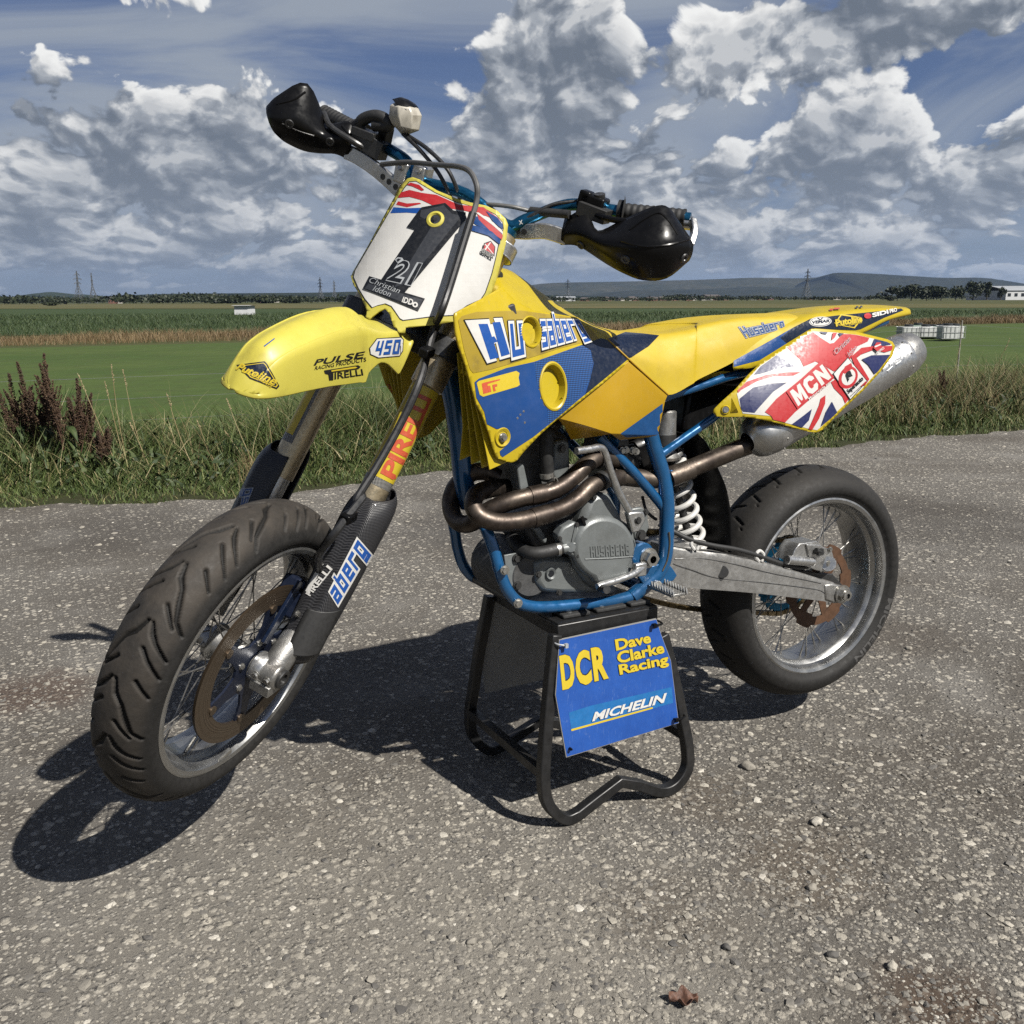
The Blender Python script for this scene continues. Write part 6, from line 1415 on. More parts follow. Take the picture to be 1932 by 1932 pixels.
# radiator louvres
for s in (-1, 1):
    lp = None
    for k, (xt, yt, xm, ym, xb, yb, y) in enumerate([(208, 585, 245, 1060, 225, 1275, -.150), (236, 640, 285, 1080, 300, 1300, -.172), (268, 720, 325, 1090, 368, 1326, -.194), (300, 810, 370, 1100, 416, 1336, -.212)]):
        a, m_, b_ = b4(xt, yt, y), b4(xm, ym, y), b4(xb, yb, y); dx = V(.050, .010, .012); P = [a, m_, b_, b_ + dx * .9, m_ + dx, a + dx]
        if s > 0: P = [mir(p) for p in P]
        o = part('radiator_louvre', MB().prism(P, V(0, .003, 0)), YEL, bevel=.0008)
    for (x0, y0, x1, y1) in ((245, 1062, 400, 1110), (205, 700, 290, 735)):
        P0, P1 = b4(x0, y0, -.150), b4(x1, y1, -.216); P0.x += .012; P1.x += .012
        if s > 0: P0, P1 = mir(P0), mir(P1)
        part('louvre_bar', MB().sqtube([P0, P1], .010, .008, V(0, 0, 1)), YEL)
    P0 = b4(320, 1000, -.16); rad = MB().box(V(P0.x + .085, s * .135, P0.z + .09), (.035, .105, .24), Matrix.Rotation(R(-14), 3, 'Y')); part('radiator', rad, solid('radiator_core', (.05, .05, .052), .6, .4), bevel=.004)['label'] = ('left' if s < 0 else 'right') + ' radiator'
SHR2 = mirror_part(SHR, 'radiator_shroud', 'right radiator shroud')
# inner face of the right shroud shows worn stickers behind the fork
d = Decal(SHR2, 'worn_stickers'); d.text('PIRELLI', [Z3(1120, 745), Z3(1290, 800), Z3(1290, 755), Z3(1120, 700)], ORG, bold=.03); d.poly(ellp(Z3(1140, 822), 10, 7.5, 20), RED); d.poly(ellp(Z3(1150, 905), 6, 6, 20), BLK); d.done(SHR2)
bpy.data.objects.remove(HOST)

# fuel tank top
half = [[b4(470, 30, 0), b4(440, 45, -.05), b4(420, 120, -.10), b4(400, 230, -.12)], [b4(555, 58, 0), b4(520, 80, -.06), b4(492, 140, -.12), b4(480, 220, -.155)], [b4(700, 163, 0), b4(660, 190, -.07), b4(585, 228, -.14), b4(560, 300, -.165)],
        [b4(850, 272, 0), b4(810, 285, -.07), b4(700, 318, -.14), b4(700, 400, -.155)], [b4(950, 338, 0), b4(930, 340, -.07), b4(860, 345, -.13), b4(880, 440, -.145)], [b4(1080, 402, 0), b4(1060, 400, -.07), b4(1010, 400, -.12), b4(1040, 500, -.135)]]
rows = [[mir(p) for p in reversed(r)] + r[1:] for r in half]
part('fuel_tank', MB().surf(rows, 4, 5), YEL, smooth=60)
# tank flank
tv = {'a': (858, 1006, -.187), 'b': (1311, 636, -.161), 'c': (1563, 857, -.149), 'd': (1549, 890, -.150), 'e': (1502, 1112, -.141), 'f': (1440, 1128, -.136), 'g': (1252, 1146, -.128), 'h': (1200, 1106, -.152), 'i': (1132, 1116, -.132), 'j': (940, 1144, -.134), 'k': (902, 1066, -.158), 'm': (1040, 1052, -.184)}
nm_ = list(tv); P = [b4(*tv[k]) for k in nm_]; ix = {k: i for i, k in enumerate(nm_)}
mb = MB(); mb.add(P, [tuple(ix[c] for c in f) for f in ('abhm', 'bcdh', 'amhijk', 'dehx'.replace('x', ''), 'efgh')])
FLK = part('tank_flank', mb, YELT, thick=.02, bevel=.004, off=-1); FLK['label'] = 'left translucent yellow tank flank'
bpy.context.view_layer.update()
d = Decal(FLK, 'flank_sticker'); d.poly(Zs(Z4, [(1258, 1102), (1546, 896), (1524, 1030), (1498, 1108), (1296, 1126)]), solid('blue_checker', (.010, .075, .23), .3, bump=.4, bscale=90)); d.done()
mirror_part(FLK, 'tank_flank', 'right tank flank')

# seat
S = lambda z, *p: [z(*q) for q in p]
half = [[b4(948, 338, 0), b4(985, 362, -.07), b4(1020, 390, -.108), b4(1090, 440, -.132), b4(1160, 488, -.140)],
        [b4(1060, 398, 0), b4(1095, 412, -.07), b4(1140, 440, -.118), b4(1190, 500, -.142), b4(1236, 556, -.150)],
        [b4(1200, 434, 0), b4(1230, 446, -.07), b4(1265, 476, -.118), b4(1290, 556, -.148), b4(1312, 626, -.154)],
        [b4(1370, 443, 0), b4(1390, 452, -.07), b4(1412, 482, -.116), b4(1430, 600, -.148), b4(1440, 742, -.152)],
        [b4(1530, 438, 0), b4(1545, 448, -.07), b4(1556, 480, -.112), b4(1562, 640, -.142), b4(1564, 852, -.146)],
        [b4(1715, 402, 0), b4(1726, 416, -.07), b4(1734, 450, -.108), b4(1726, 600, -.134), b4(1715, 786, -.140)],
        [b6(430, 204, 0), b6(440, 216, -.07), b6(446, 246, -.104), b6(444, 380, -.126), b6(440, 545, -.132)],
        [b6(630, 166, 0), b6(638, 178, -.066), b6(644, 206, -.098), b6(642, 320, -.118), b6(640, 446, -.124)],
        [b6(800, 155, 0), b6(812, 166, -.062), b6(820, 188, -.092), b6(822, 256, -.106), b6(820, 338, -.112)],
        [b6(930, 153, 0), b6(950, 162, -.058), b6(968, 178, -.084), b6(985, 204, -.094), b6(1000, 232, -.100)],
        [b6(1060, 160, 0), b6(1075, 166, -.05), b6(1085, 172, -.074), b6(1094, 178, -.084), b6(1102, 184, -.090)]]
rows = [[mir(p) for p in reversed(r)] + r[1:] for r in half]
SEAT = part('seat', MB().surf(rows, 6, 6), YELS, smooth=60)
d = Decal(SEAT, 'seat_patch'); d.poly(Zs(Z4, [(1176, 492), (1290, 449), (1400, 458), (1508, 470), (1440, 540), (1330, 610), (1312, 616), (1240, 552)]), NAVY); d.done(); d = Decal(SEAT, 'seat_lettering')
block_word(d, 'Husaberg', [Z6(716, 292), Z6(944, 236), Z6(932, 196), Z6(684, 244)], [(BLUES, .46), (LGRY, .36), (BLUES, .17)], .50, .85, wide={'H': 1.4}); d.done()
part('seat_base', MB().surf([[r[-1] + V(0, .004, .004), (r[-1] + mir(r[-1])) / 2 - V(0, 0, .012), mir(r[-1]) + V(0, -.004, .004)] for r in half[2:]], 3, 2), PLA, thick=.003)
part('seat_seam', MB().tube(catmull([SEAT.data.vertices[0].co * 0 + b4(x, y, dd) + V(0, -.0015, .001) for x, y, dd in ((1160, 487, -.141), (1236, 556, -.151), (1312, 628, -.156), (1440, 744, -.153), (1564, 855, -.147))], 5), .0022, 6), YELT)
# tail unit and rear mudguard
half = [[b6(640, 300, 0), b6(640, 330, -.10), b6(640, 442, -.121), b6(640, 480, -.126), b6(648, 486, -.118)], [b6(820, 200, 0), b6(830, 220, -.08), b6(830, 330, -.113), b6(802, 449, -.122), b6(808, 455, -.112)],
        [b6(960, 158, 0), b6(985, 182, -.07), b6(985, 238, -.104), b6(962, 348, -.114), b6(966, 355, -.104)], [b6(1130, 121, 0), b6(1120, 150, -.060), b6(1104, 182, -.094), b6(1115, 252, -.106), b6(1115, 260, -.096)],
        [b6(1260, 112, 0), b6(1265, 134, -.055), b6(1264, 164, -.090), b6(1262, 264, -.101), b6(1262, 270, -.09)], [b6(1390, 108, 0), b6(1400, 126, -.05), b6(1404, 148, -.085), b6(1402, 260, -.097), b6(1402, 266, -.085)],
        [b6(1510, 110, 0), b6(1530, 122, -.044), b6(1540, 135, -.075), b6(1548, 190, -.086), b6(1550, 196, -.074)], [b6(1640, 120, 0), b6(1660, 126, -.03), b6(1672, 132, -.055), b6(1680, 155, -.062), b6(1682, 162, -.05)], [b6(1672, 128, 0), b6(1685, 134, -.02), b6(1691, 138, -.035), b6(1692, 150, -.040), b6(1692, 158, -.03)]]
rows = [[mir(p) for p in reversed(r)] + r[1:] for r in half]
TAIL = part('tail_unit', MB().surf(rows, 4, 6), YEL, thick=.0025, smooth=50)
d = Decal(TAIL, 'tail_graphics'); d.poly(Zs(Z6, [(630, 444), (820, 340), (1000, 238), (1100, 188), (1108, 184), (1110, 240), (1080, 256), (960, 332), (800, 432), (645, 472)]), BLUES); d.poly(Zs(Z6, [(1000, 238), (1100, 188), (1250, 168), (1400, 153), (1540, 139), (1640, 126), (1655, 136), (1540, 180), (1400, 248), (1370, 254), (1250, 250), (1112, 242), (1080, 258), (960, 332), (920, 300)]), NAVY)
d.poly(Zs(Z6, [(430, 546), (625, 452), (636, 476), (560, 500), (440, 550)]), YELP)
d.poly(ellp(Z6(1160, 204), 21, 9.2, 28, -.06), WHT); d.poly(ellp(Z6(1160, 204), 19.5, 8, 28, -.06), NAVY); d.poly(ellp(Z6(1160, 204), 18.5, 7.2, 28, -.06), WHT)
d.text('VEMAR', [Z6(1108, 218), Z6(1216, 208), Z6(1214, 190), Z6(1108, 200)], NAVY, bold=.05, shear=.1); d.poly(Zs(Z6, [(1138, 184), (1158, 198), (1178, 180), (1170, 181), (1158, 190), (1148, 184)]), NAVY)
d.poly(Zs(Z6, [(1242, 212), (1280, 160), (1400, 178), (1406, 188), (1362, 243), (1250, 222)]), YLT); d.poly(Zs(Z6, [(1252, 211), (1284, 168), (1390, 184), (1358, 236), (1260, 219)]), NAVY); d.text('Putoline', [Z6(1250, 234), Z6(1408, 204), Z6(1402, 168), Z6(1244, 192)], YLT, bold=.05, outline=[(NAVY, .04)]); d.text('LUBRICANTS', [Z6(1326, 228), Z6(1404, 212), Z6(1402, 203), Z6(1324, 218)], YLT, bold=.03)
d.poly(ellp(Z6(1438, 171), 7, 5, 18), RED); d.text('SIDI', [Z6(1466, 180), Z6(1562, 158), Z6(1558, 136), Z6(1462, 156)], WHT, bold=.04, spacing=.95); d.text('PRO', [Z6(1568, 156), Z6(1612, 146), Z6(1610, 126), Z6(1566, 134)], WHT, bold=.04)
for x0, x1, y in ((1215, 1235, 138), (1240, 1275, 132), (1370, 1385, 124), (1395, 1410, 122)): d.poly(Zs(Z6, [(x0, y + 7), (x1, y + 5), (x1, y - 5), (x0, y - 4)]), ORG if x0 < 1300 else NAVY)
d.done()
# side number panel over the silencer
rows = [[b6(480, 640, -.135), b6(800, 420, -.150), b6(1120, 215, -.165), b6(1400, 240, -.185), b6(1680, 270, -.195)], [b6(500, 740, -.140), b6(790, 600, -.178), b6(1100, 480, -.198), b6(1380, 430, -.204), b6(1660, 380, -.202)], [b6(520, 800, -.142), b6(820, 760, -.196), b6(1120, 700, -.214), b6(1380, 640, -.214), b6(1640, 560, -.208)], [b6(560, 900, -.150), b6(860, 900, -.205), b6(1140, 900, -.218), b6(1380, 860, -.216), b6(1640, 760, -.210)]]
PAN = part('side_panel', MB().surf(rows, 6, 6), YEL); PAN['label'] = 'left side number panel'
PO = Zs(Z6, [(524, 745), (530, 722), (580, 672), (655, 605), (730, 520), (796, 456), (900, 385), (1040, 290), (1105, 248), (1130, 243), (1250, 252), (1380, 264), (1560, 308), (1590, 322), (1606, 348), (1592, 405), (1520, 500), (1420, 610), (1300, 722), (1175, 846), (1150, 860), (1125, 862), (1080, 855), (980, 828), (880, 800), (780, 778), (700, 768), (600, 772), (545, 766)])
trim(PAN, PO); md = PAN.modifiers.new('thickness', 'SOLIDIFY'); md.thickness = .004; md.offset = -1
d = Decal(PAN, 'flag_graphics')
FO = [(665, 632), (730, 545), (800, 468), (905, 398), (1040, 308), (1116, 262), (1250, 268), (1378, 282), (1550, 322), (1582, 338), (1588, 356), (1572, 402), (1500, 500), (1405, 605), (1290, 708), (1165, 828), (1140, 848), (1085, 838), (960, 806), (880, 786), (865, 764), (700, 748), (682, 700)]
d.poly(Zs(Z6, FO), WHT)
for m_, pts in ((NVY2, [(805, 470), (902, 402), (1010, 470), (900, 486), (800, 515), (765, 520)]), (RED, [(668, 612), (722, 562), (840, 520), (960, 505), (1040, 504), (1000, 524), (880, 528), (780, 560), (690, 610), (672, 628)]), (NVY2, [(680, 662), (760, 596), (860, 572), (960, 566), (880, 620), (790, 720), (770, 745), (702, 738), (690, 720)]),
               (RED, [(962, 358), (1040, 308), (1116, 266), (1160, 300), (1215, 335), (1240, 330), (1290, 278), (1330, 278), (1378, 284), (1450, 300), (1440, 322), (1380, 350), (1340, 420), (1320, 470), (1240, 500), (1190, 470), (1130, 440), (1060, 470), (1040, 430)]),
               (RED, [(830, 740), (900, 660), (1000, 580), (1060, 530), (1120, 480), (1160, 455), (1200, 480), (1240, 540), (1180, 600), (1080, 680), (1010, 740), (950, 802), (880, 786), (868, 764)]), (RED, [(1220, 560), (1260, 540), (1330, 660), (1306, 690), (1290, 650), (1240, 600)]),
               (NVY2, [(990, 812), (1060, 760), (1108, 722), (1090, 790), (1050, 832)]), (RED, [(1088, 842), (1120, 770), (1150, 700), (1160, 660), (1188, 640), (1186, 690), (1150, 780), (1110, 846)]), (NVY2, [(1160, 826), (1190, 740), (1226, 678), (1258, 742), (1222, 776)]),
               (NVY2, [(1478, 306), (1550, 324), (1580, 338), (1500, 352), (1460, 350)]), (RED, [(1340, 412), (1400, 360), (1470, 350), (1586, 348), (1582, 372), (1540, 386), (1470, 372), (1400, 398), (1372, 420), (1448, 545), (1420, 585), (1390, 540)]), (NVY2, [(1402, 428), (1460, 404), (1540, 402), (1572, 400), (1500, 498), (1478, 516), (1440, 460)]),
               (NVY2, [(1150, 264), (1200, 268), (1192, 280), (1168, 276)]), (RED, [(1230, 272), (1255, 272), (1242, 300), (1222, 316)]), (NVY2, [(1262, 272), (1296, 276), (1272, 292)])): d.poly(Zs(Z6, pts), m_)
d.poly(Zs(Z6, [(955, 622), (1150, 446), (1236, 530), (1020, 722)]), RED)
poly_word(d, 'MCN', [Z6(1024, 706), Z6(1220, 536), Z6(1166, 458), Z6(974, 620)], [(WHT, 0)], .05); d.text('Motorcycle news', [Z6(1092, 672), Z6(1236, 556), Z6(1226, 542), Z6(1082, 658)], WHT, bold=.02)
d.poly(Zs(Z6, [(1228, 514), (1318, 416), (1434, 556), (1332, 670)]), BLK); d.poly(Zs(Z6, [(1233, 515), (1318, 422), (1428, 556), (1332, 663)]), WHT)
d.poly(ellp(Z6(1318, 536), 17, 22, 28, .5), RED); d.poly(ellp(Z6(1320, 534), 12, 16, 28, .5), WHT); d.poly(Zs(Z6, [(1285, 500), (1300, 470), (1336, 450), (1345, 480), (1320, 500), (1296, 516)]), RED); d.text('S', [Z6(1316, 572), Z6(1352, 545), Z6(1330, 488), Z6(1294, 515)], BLK, bold=.10)
d.text('Supermoto', [Z6(1322, 640), Z6(1414, 555), Z6(1396, 525), Z6(1304, 612)], BLK, bold=.04, shear=.15); d.text('the world championship', [Z6(1332, 652), Z6(1400, 588), Z6(1394, 580), Z6(1326, 644)], BLK, bold=.01); 
for i in range(4): d.poly(Zs(Z6, [(1392 + i * 7, 584 - i * 7), (1398 + i * 7, 578 - i * 7), (1402 + i * 7, 584 - i * 7), (1396 + i * 7, 590 - i * 7)]), RED)
d.text('Christian', [Z6(1246, 402), Z6(1336, 316), Z6(1318, 292), Z6(1228, 378)], LGRY, bold=.0, shear=.25); d.text('Iddon', [Z6(1322, 416), Z6(1372, 366), Z6(1356, 344), Z6(1306, 392)], LGRY, bold=.0, shear=.25)
d.poly(Zs(Z6, [(1464, 362), (1482, 330), (1508, 330), (1512, 352), (1490, 384)]), RED); d.poly(Zs(Z6, [(1470, 352), (1508, 338), (1510, 344), (1474, 360)]), WHT); d.text('GRAPHICS', [Z6(1488, 398), Z6(1530, 366), Z6(1522, 354), Z6(1482, 384)], WHT, bold=.02)
d.done()
h, n, i_, d_ = bvh_of(PAN).ray_cast(Vector(CAM), Vector(ray(*Z6(597, 727)))); n = n if n.dot(Vector(ray(*Z6(597, 727)))) < 0 else -n
mb = MB(); mb.revolve([(.006, .0005), (.0085, .003), (.0105, .0004)], h, n, 20); obj('panel_boss', mb, YEL, PAN); obj('panel_bolt', MB().bolt(h + n * .001, n, .0052, .004), BOLT, PAN)
mb = MB(); P = []
for x, y in ((632, 655), (625, 745), (672, 742)):
    h, n, i_, d_ = bvh_of_cached(PAN).ray_cast(Vector(CAM), Vector(ray(*Z6(x, y)))); P.append(h + V(0, -.0012, 0))
c_ = (P[0] + P[1] + P[2]) / 3 + V(0, -.010, 0); mb.add(P + [c_], [(0, 1, 3), (1, 2, 3), (2, 0, 3)]); obj('panel_rib', mb, YEL, PAN, smooth=0)
mirror_part(PAN, 'side_panel', 'right side number panel')

# ------------------------------------------------------------------ frame
def fr(nm, pts, r, m=BLUEF, mirror=False, lab=None, n=16, sm=6):
    P = catmull([Vector(p) for p in pts], sm) if sm else [Vector(p) for p in pts]; o = part(nm, MB().tube(P, r, n), m)
    if lab: o['label'] = 'left ' + lab if mirror else lab
    if mirror: c = part(nm, MB().tube([mir(p) for p in P], r, n), m); c['label'] = 'right ' + (lab or nm.replace('_', ' '))
    return o
fr('main_spar', [b5(1440, 90, -.098), b5(1478, 230, -.100), b5(1530, 400, -.102), b5(1556, 560, -.104), b5(1556, 740, -.106), b5(1545, 920, -.108), b5(1500, 1030, -.108), b5(1420, 1110, -.106), b5(1330, 1185, -.104)], .0172, mirror=True, lab='rear frame spar')
fr('cradle_tube', [b5(1345, 1178, -.104), b5(1200, 1214, -.108), b5(1000, 1236, -.110), b5(800, 1252, -.110), b5(690, 1250, -.110), b5(600, 1222, -.108), b5(528, 1140, -.106), b5(478, 1010, -.102), b5(445, 890, -.096), b5(405, 780, -.088), b5(350, 660, -.066), b5(290, 540, -.03)], .0128, mirror=True, lab='lower cradle tube')
dt = [leg_line(-1, .70, .06, -.096), b4(165, 800, 0), b4(215, 1100, 0), b5(250, 450, 0), b5(290, 600, 0)]
fr('down_tube', dt, .0215, lab='front down tube')
fr('top_tube', [leg_line(-1, .84, .06, -.096), b4(700, 500, -.05), b4(1200, 1000, -.06), b5(1200, 200, -.085)], .016, mirror=True, lab='upper frame rail')
fr('frame_brace', [b5(1120, 150, -.092), b5(1190, 230, -.093), b5(1330, 370, -.095), b5(1490, 555, -.098), b5(1545, 625, -.102)], .0112, mirror=True, lab='diagonal frame brace')
fr('subframe_rail', [b4(1480, 890, -.100), b4(1580, 856, -.102), b4(1760, 800, -.102), b4(1930, 742, -.100), b6(760, 488, -.096), b6(1000, 390, -.09), b6(1300, 290, -.085), b6(1550, 200, -.07)], .0098, mirror=True, lab='upper subframe rail')
fr('subframe_strut', [b5(1520, 270, -.100), b5(1690, 150, -.104), b5(1850, 40, -.108), b6(620, 690, -.105)], .0096, mirror=True, lab='lower subframe strut', sm=0)
part('cross_tube', MB().tube([b5(1400, 1125, -.105), mir(b5(1400, 1125, -.105))], .014, 14), BLUEF); part('cross_tube', MB().tube([b5(600, 1222, -.10), mir(b5(600, 1222, -.10))], .012, 14), STL)
mb = MB().prism([b5(1372, 1052, -.116), b5(1430, 1000, -.116), b5(1560, 960, -.116), b5(1600, 1010, -.116), b5(1625, 1050, -.116), b5(1600, 1085, -.116), b5(1480, 1120, -.116), b5(1420, 1130, -.116)], V(0, .012, 0)); part('peg_bracket', mb, BLUEF, bevel=.002)
mb = MB().prism([b5(1582, 372, -.112), b5(1612, 372, -.112), b5(1642, 384, -.112), b5(1650, 410, -.112), b5(1612, 462, -.112), b5(1590, 470, -.112)], V(0, .006, 0)); o = part('exhaust_tab', mb, BLUEF, bevel=.001); obj('tab_hole', MB().cyl(b5(1627, 408, -.1125), b5(1627, 408, -.112), .0048, 16), STL, o)
c = b5(1405, 925, -.118); o = part('pivot_boss', MB().cyl(c + V(0, .03, 0), c, .030, 28, bev=.003), BLUEF); c2 = b5(1450, 940, -.125); mb = MB(); mb.bolt(c2 + V(0, .012, 0), V(0, -1, 0), .017, .024); mb.cyl(c2 - V(0, .011, 0), c2 - V(0, .012, 0), .0085, 16); obj('pivot_nut', mb, BOLT, o)
for nm, x, y in (('frame_bolt', 512, 1014), ('frame_bolt', 597, 1228)): part(nm, MB().bolt(b5(x, y, -.122), V(0, -1, 0), .0075, .008), BOLT)
part('paint_chip', MB().tube(catmull([b5(1572, 770, -.1235), b5(1576, 850, -.1248), b5(1560, 950, -.1252), b5(1530, 1020, -.1250)], 4), .0020, 6), solid('bare_steel', (.09, .075, .05), .6, .4))
# engine mounting plates
for s in (1, -1):
    P = [b5(305, 905, .062), b5(400, 862, .062), b5(420, 1120, .062), b5(395, 1150, .062)] if s > 0 else [b5(510, 920, -.098), b5(590, 905, -.098), b5(600, 1150, -.098), b5(545, 1110, -.098), b5(520, 1000, -.098)]
    o = part('engine_plate', MB().prism(P, V(0, .005, 0)), ENG, bevel=.001)
    for x, y in (((330, 930),) if s > 0 else ((588, 938), (592, 1112))): obj('plate_bolt', MB().bolt(b5(x, y, .061 if s > 0 else -.0985), V(0, -1, 0), .0072, .008), STL, o)

# ------------------------------------------------------------------ engine
def slab(px, y0, y1, m, nm, bev=.005, z=Z5, par=None):
    P = [B(z(*q), y0) for q in px]; ctr = sum(P, Vector()) / len(P); mb = MB(); mb.prism(P, V(0, y1 - y0, 0)); return part(nm, mb, m, par, bevel=bev)
slab([(700, 960), (760, 925), (945, 930), (1050, 1080), (1140, 1165), (870, 1172), (760, 1162), (716, 1100)], -.108, .07, ENG, 'crankcase', .012)
slab([(1005, 700), (1060, 560), (1105, 515), (1200, 525), (1240, 600), (1285, 700), (1356, 745), (1375, 860), (1352, 1000), (1325, 1065), (1130, 1162), (1030, 1090), (960, 1000), (942, 880)], -.118, .06, ENG, 'gear_case', .014)
COV = slab([(1160 + 200 * math.cos(a) * (1 if math.cos(a) < .2 or math.sin(a) < .3 else .98), 878 + 208 * math.sin(a)) for a in np.linspace(math.pi * .62, math.pi * 2.2, 34)] + [(1328, 1062), (1210, 1110), (1100, 1112)], -.146, -.115, ENG, 'clutch_cover', .012)
bpy.context.view_layer.update()
d = Decal(COV, 'cast_lettering'); block_word(d, 'HUSABERG', [Z5(1070, 924), Z5(1312, 910), Z5(1308, 852), Z5(1066, 868)], [(ENG, .22)], .55, .8)
o = d.done(); md = o.modifiers.new('relief', 'SOLIDIFY'); md.thickness = .0022; md.offset = 0
part('cover_ridge', MB().tube([b5(1030, 945, -.1465), b5(1200, 938, -.1472), b5(1340, 928, -.1465)], .0013, 6), ENG)
part('starter_drum', MB().cyl(b5(690, 1050, -.100), b5(690, 1050, -.100) + V(0, .18, 0), .050, 40, bev=.006).cyl(b5(655, 1050, -.100) + V(0, .01, 0), b5(655, 1050, -.100) + V(0, .15, 0), .060, 40, bev=.006), ENGD)
g = part('sight_glass', MB().revolve([(.0075, 0), (.0075, -.004), (.0115, -.006), (.0128, -.002), (.0128, .004)], b5(806, 1036, -.108), V(0, 1, 0), 28), ENG); obj('glass', MB().cyl(b5(806, 1036, -.108), b5(806, 1036, -.1095), .0076, 24), solid('sight_glass_dark', (.01, .01, .012), .08), g)
# water pump and cap
wp = slab([(855, 800), (890, 740), (965, 700), (988, 716), (1008, 830), (990, 930), (960, 938), (905, 900)], -.140, -.110, ENG, 'water_pump', .006)
mb = MB()
for a_, b_ in (((870, 860), (1005, 835)), ((940, 870), (972, 722)), ((940, 870), (985, 915))): mb.tube([b5(*a_, -.142), b5(*b_, -.141)], .0024, 6)
mb.cyl(b5(940, 868, -.150), b5(940, 868, -.138), .010, 20); mb.tube([b5(940, 870, -.140), b5(868, 880, -.136)], .0105, 16); obj('pump_ribs', mb, ENG, wp)
for x, y in ((975, 722), (866, 812), (982, 920)): obj('pump_bolt', MB().bolt(b5(x, y, -.1405), V(0, -1, 0), .0040, .005), STL, wp)
o = part('oil_cap', MB().cyl(b5(1016, 722, -.118), b5(1016, 722, -.133), .0155, 28, bev=.002), PLA); mb = MB(); mb.hexa([b5(1000, 668, -.134), b5(1020, 664, -.134), b5(1052, 760, -.134), b5(1036, 766, -.134)], [b5(1000, 668, -.145), b5(1020, 664, -.145), b5(1052, 760, -.143), b5(1036, 766, -.143)]); obj('cap_grip', mb, PLA, o, bevel=.001)
o = fr('coolant_hose', [b5(560, 800, -.05), b5(600, 870, -.085), b5(680, 905, -.118), b5(770, 900, -.132), b5(880, 872, -.137)], .0135, RUBB); obj('hose_clip', MB().tube([b5(842, 884, -.1355), b5(862, 879, -.136)], .0148, 20), BOLT, o)
o = fr('coolant_hose', [b4(790, 1080, -.105), b5(785, 150, -.107), b5(780, 280, -.108), b5(790, 430, -.100)], .0145, RUBB, lab='upper coolant hose'); obj('hose_clip', MB().tube([b5(783, 385, -.104), b5(786, 415, -.103)], .0156, 20), BOLT, o)
# cylinder, head, covers
slab([(560, 180), (760, 60), (935, 160), (940, 480), (780, 560), (600, 560)], -.072, .07, ENGD, 'cylinder', .010)
slab([(592, 340), (620, 320), (640, 345), (672, 490), (660, 505), (610, 500)], -.098, -.06, ENG, 'cylinder_stud_cover', .005); slab([(835, 190), (900, 170), (932, 200), (936, 350), (900, 420), (840, 460), (820, 380)], -.090, -.06, ENG, 'head_side', .005); part('head_bolt', MB().bolt(b5(882, 232, -.092), V(0, -1, 0), .007, .006), STL)
slab([(470, 300), (620, 260), (880, 120), (900, 60), (640, 30), (480, 140)], -.06, .06, ENGD, 'cylinder_head', .012)
slab([(640, 730), (760, 700), (980, 620), (1060, 560), (1000, 720), (950, 800), (860, 860), (700, 880)], -.085, .06, ENGD, 'upper_crankcase', .01)
slab([(690, 745), (740, 735), (800, 830), (770, 850)], -.100, -.08, ENG, 'casting_rib', .004)
part('carburettor', MB().cyl(b5(1080, 180, -.045), b5(1330, 330, -.04), .030, 24).box(b5(1180, 300, -.04), (.06, .07, .09)).cyl(b5(1260, 250, -.075), b5(1340, 230, -.07), .010, 16), STL, bevel=.004); 
for x, y in ((1265, 245), (1290, 240), (1330, 245), (1355, 250)): part('carburettor_screw', MB().bolt(b5(x, y, -.08), V(0, -1, 0), .006, .009), BOLT)
fr('vent_tube', [b5(1400, 540, -.06), b5(1420, 620, -.075), b5(1450, 660, -.08), b5(1490, 690, -.08)], .0035, RUBB)
slab([(1300, 200), (1640, 60), (1640, 240), (1560, 420), (1360, 480), (1240, 420)], -.055, .055, PLA, 'airbox', .02)
slab([(380, 600), (560, 560), (760, 505), (745, 560), (600, 720), (440, 860), (345, 870)], -.045, .06, PLA, 'inner_panel', .01, Z6)
# kick and gear levers
o = part('kick_lever', MB().tube(catmull([b5(975, 248, -.165), b5(1060, 236, -.160), b5(1128, 226, -.154), b5(1160, 262, -.150), b5(1200, 390, -.146), b5(1252, 520, -.142), b5(1300, 610, -.138), b5(1345, 680, -.134)], 6), [.0088] * 13 + [.0078] * 30, 14), ALUB) if False else part('kick_lever', MB().tube(catmull([b5(975, 248, -.165), b5(1060, 236, -.160), b5(1128, 226, -.154), b5(1160, 262, -.150), b5(1200, 390, -.146), b5(1252, 520, -.142), b5(1300, 610, -.138), b5(1345, 680, -.134)], 6), .0076, 14), ALUB)
obj('lever_hinge', MB().prism([b5(1310, 650, -.146), b5(1350, 640, -.146), b5(1410, 640, -.146), b5(1425, 690, -.146), b5(1378, 770, -.146), b5(1338, 776, -.146)], V(0, .018, 0)), ALUB, o, bevel=.003); obj('hinge_bolt', MB().bolt(b5(1372, 695, -.147), V(0, -1, 0), .006, .005).bolt(b5(1388, 790, -.140), V(0, -1, 0), .0095, .008), STL, o)
part('lever_bracket', MB().prism([b5(1330, 620, -.118), b5(1400, 610, -.118), b5(1430, 640, -.118), b5(1445, 740, -.118), b5(1400, 830, -.118), b5(1350, 810, -.118)], V(0, .01, 0)), ENG, bevel=.003)
o = part('gear_lever', MB().tube(catmull([b5(1400, 1000, -.135), b5(1340, 1040, -.148), b5(1240, 1080, -.154), b5(1150, 1106, -.158), b5(1110, 1122, -.160)], 5), .0075, 12), ALUB); obj('lever_tip', MB().cyl(b5(1130, 1130, -.158), b5(1172, 1142, -.190), .0085, 20), STL, o)
mb = MB(); mb.box(b5(1382, 1010, -.135), (.03, .014, .03)); obj('lever_clamp', mb, ALUB, o, bevel=.003)
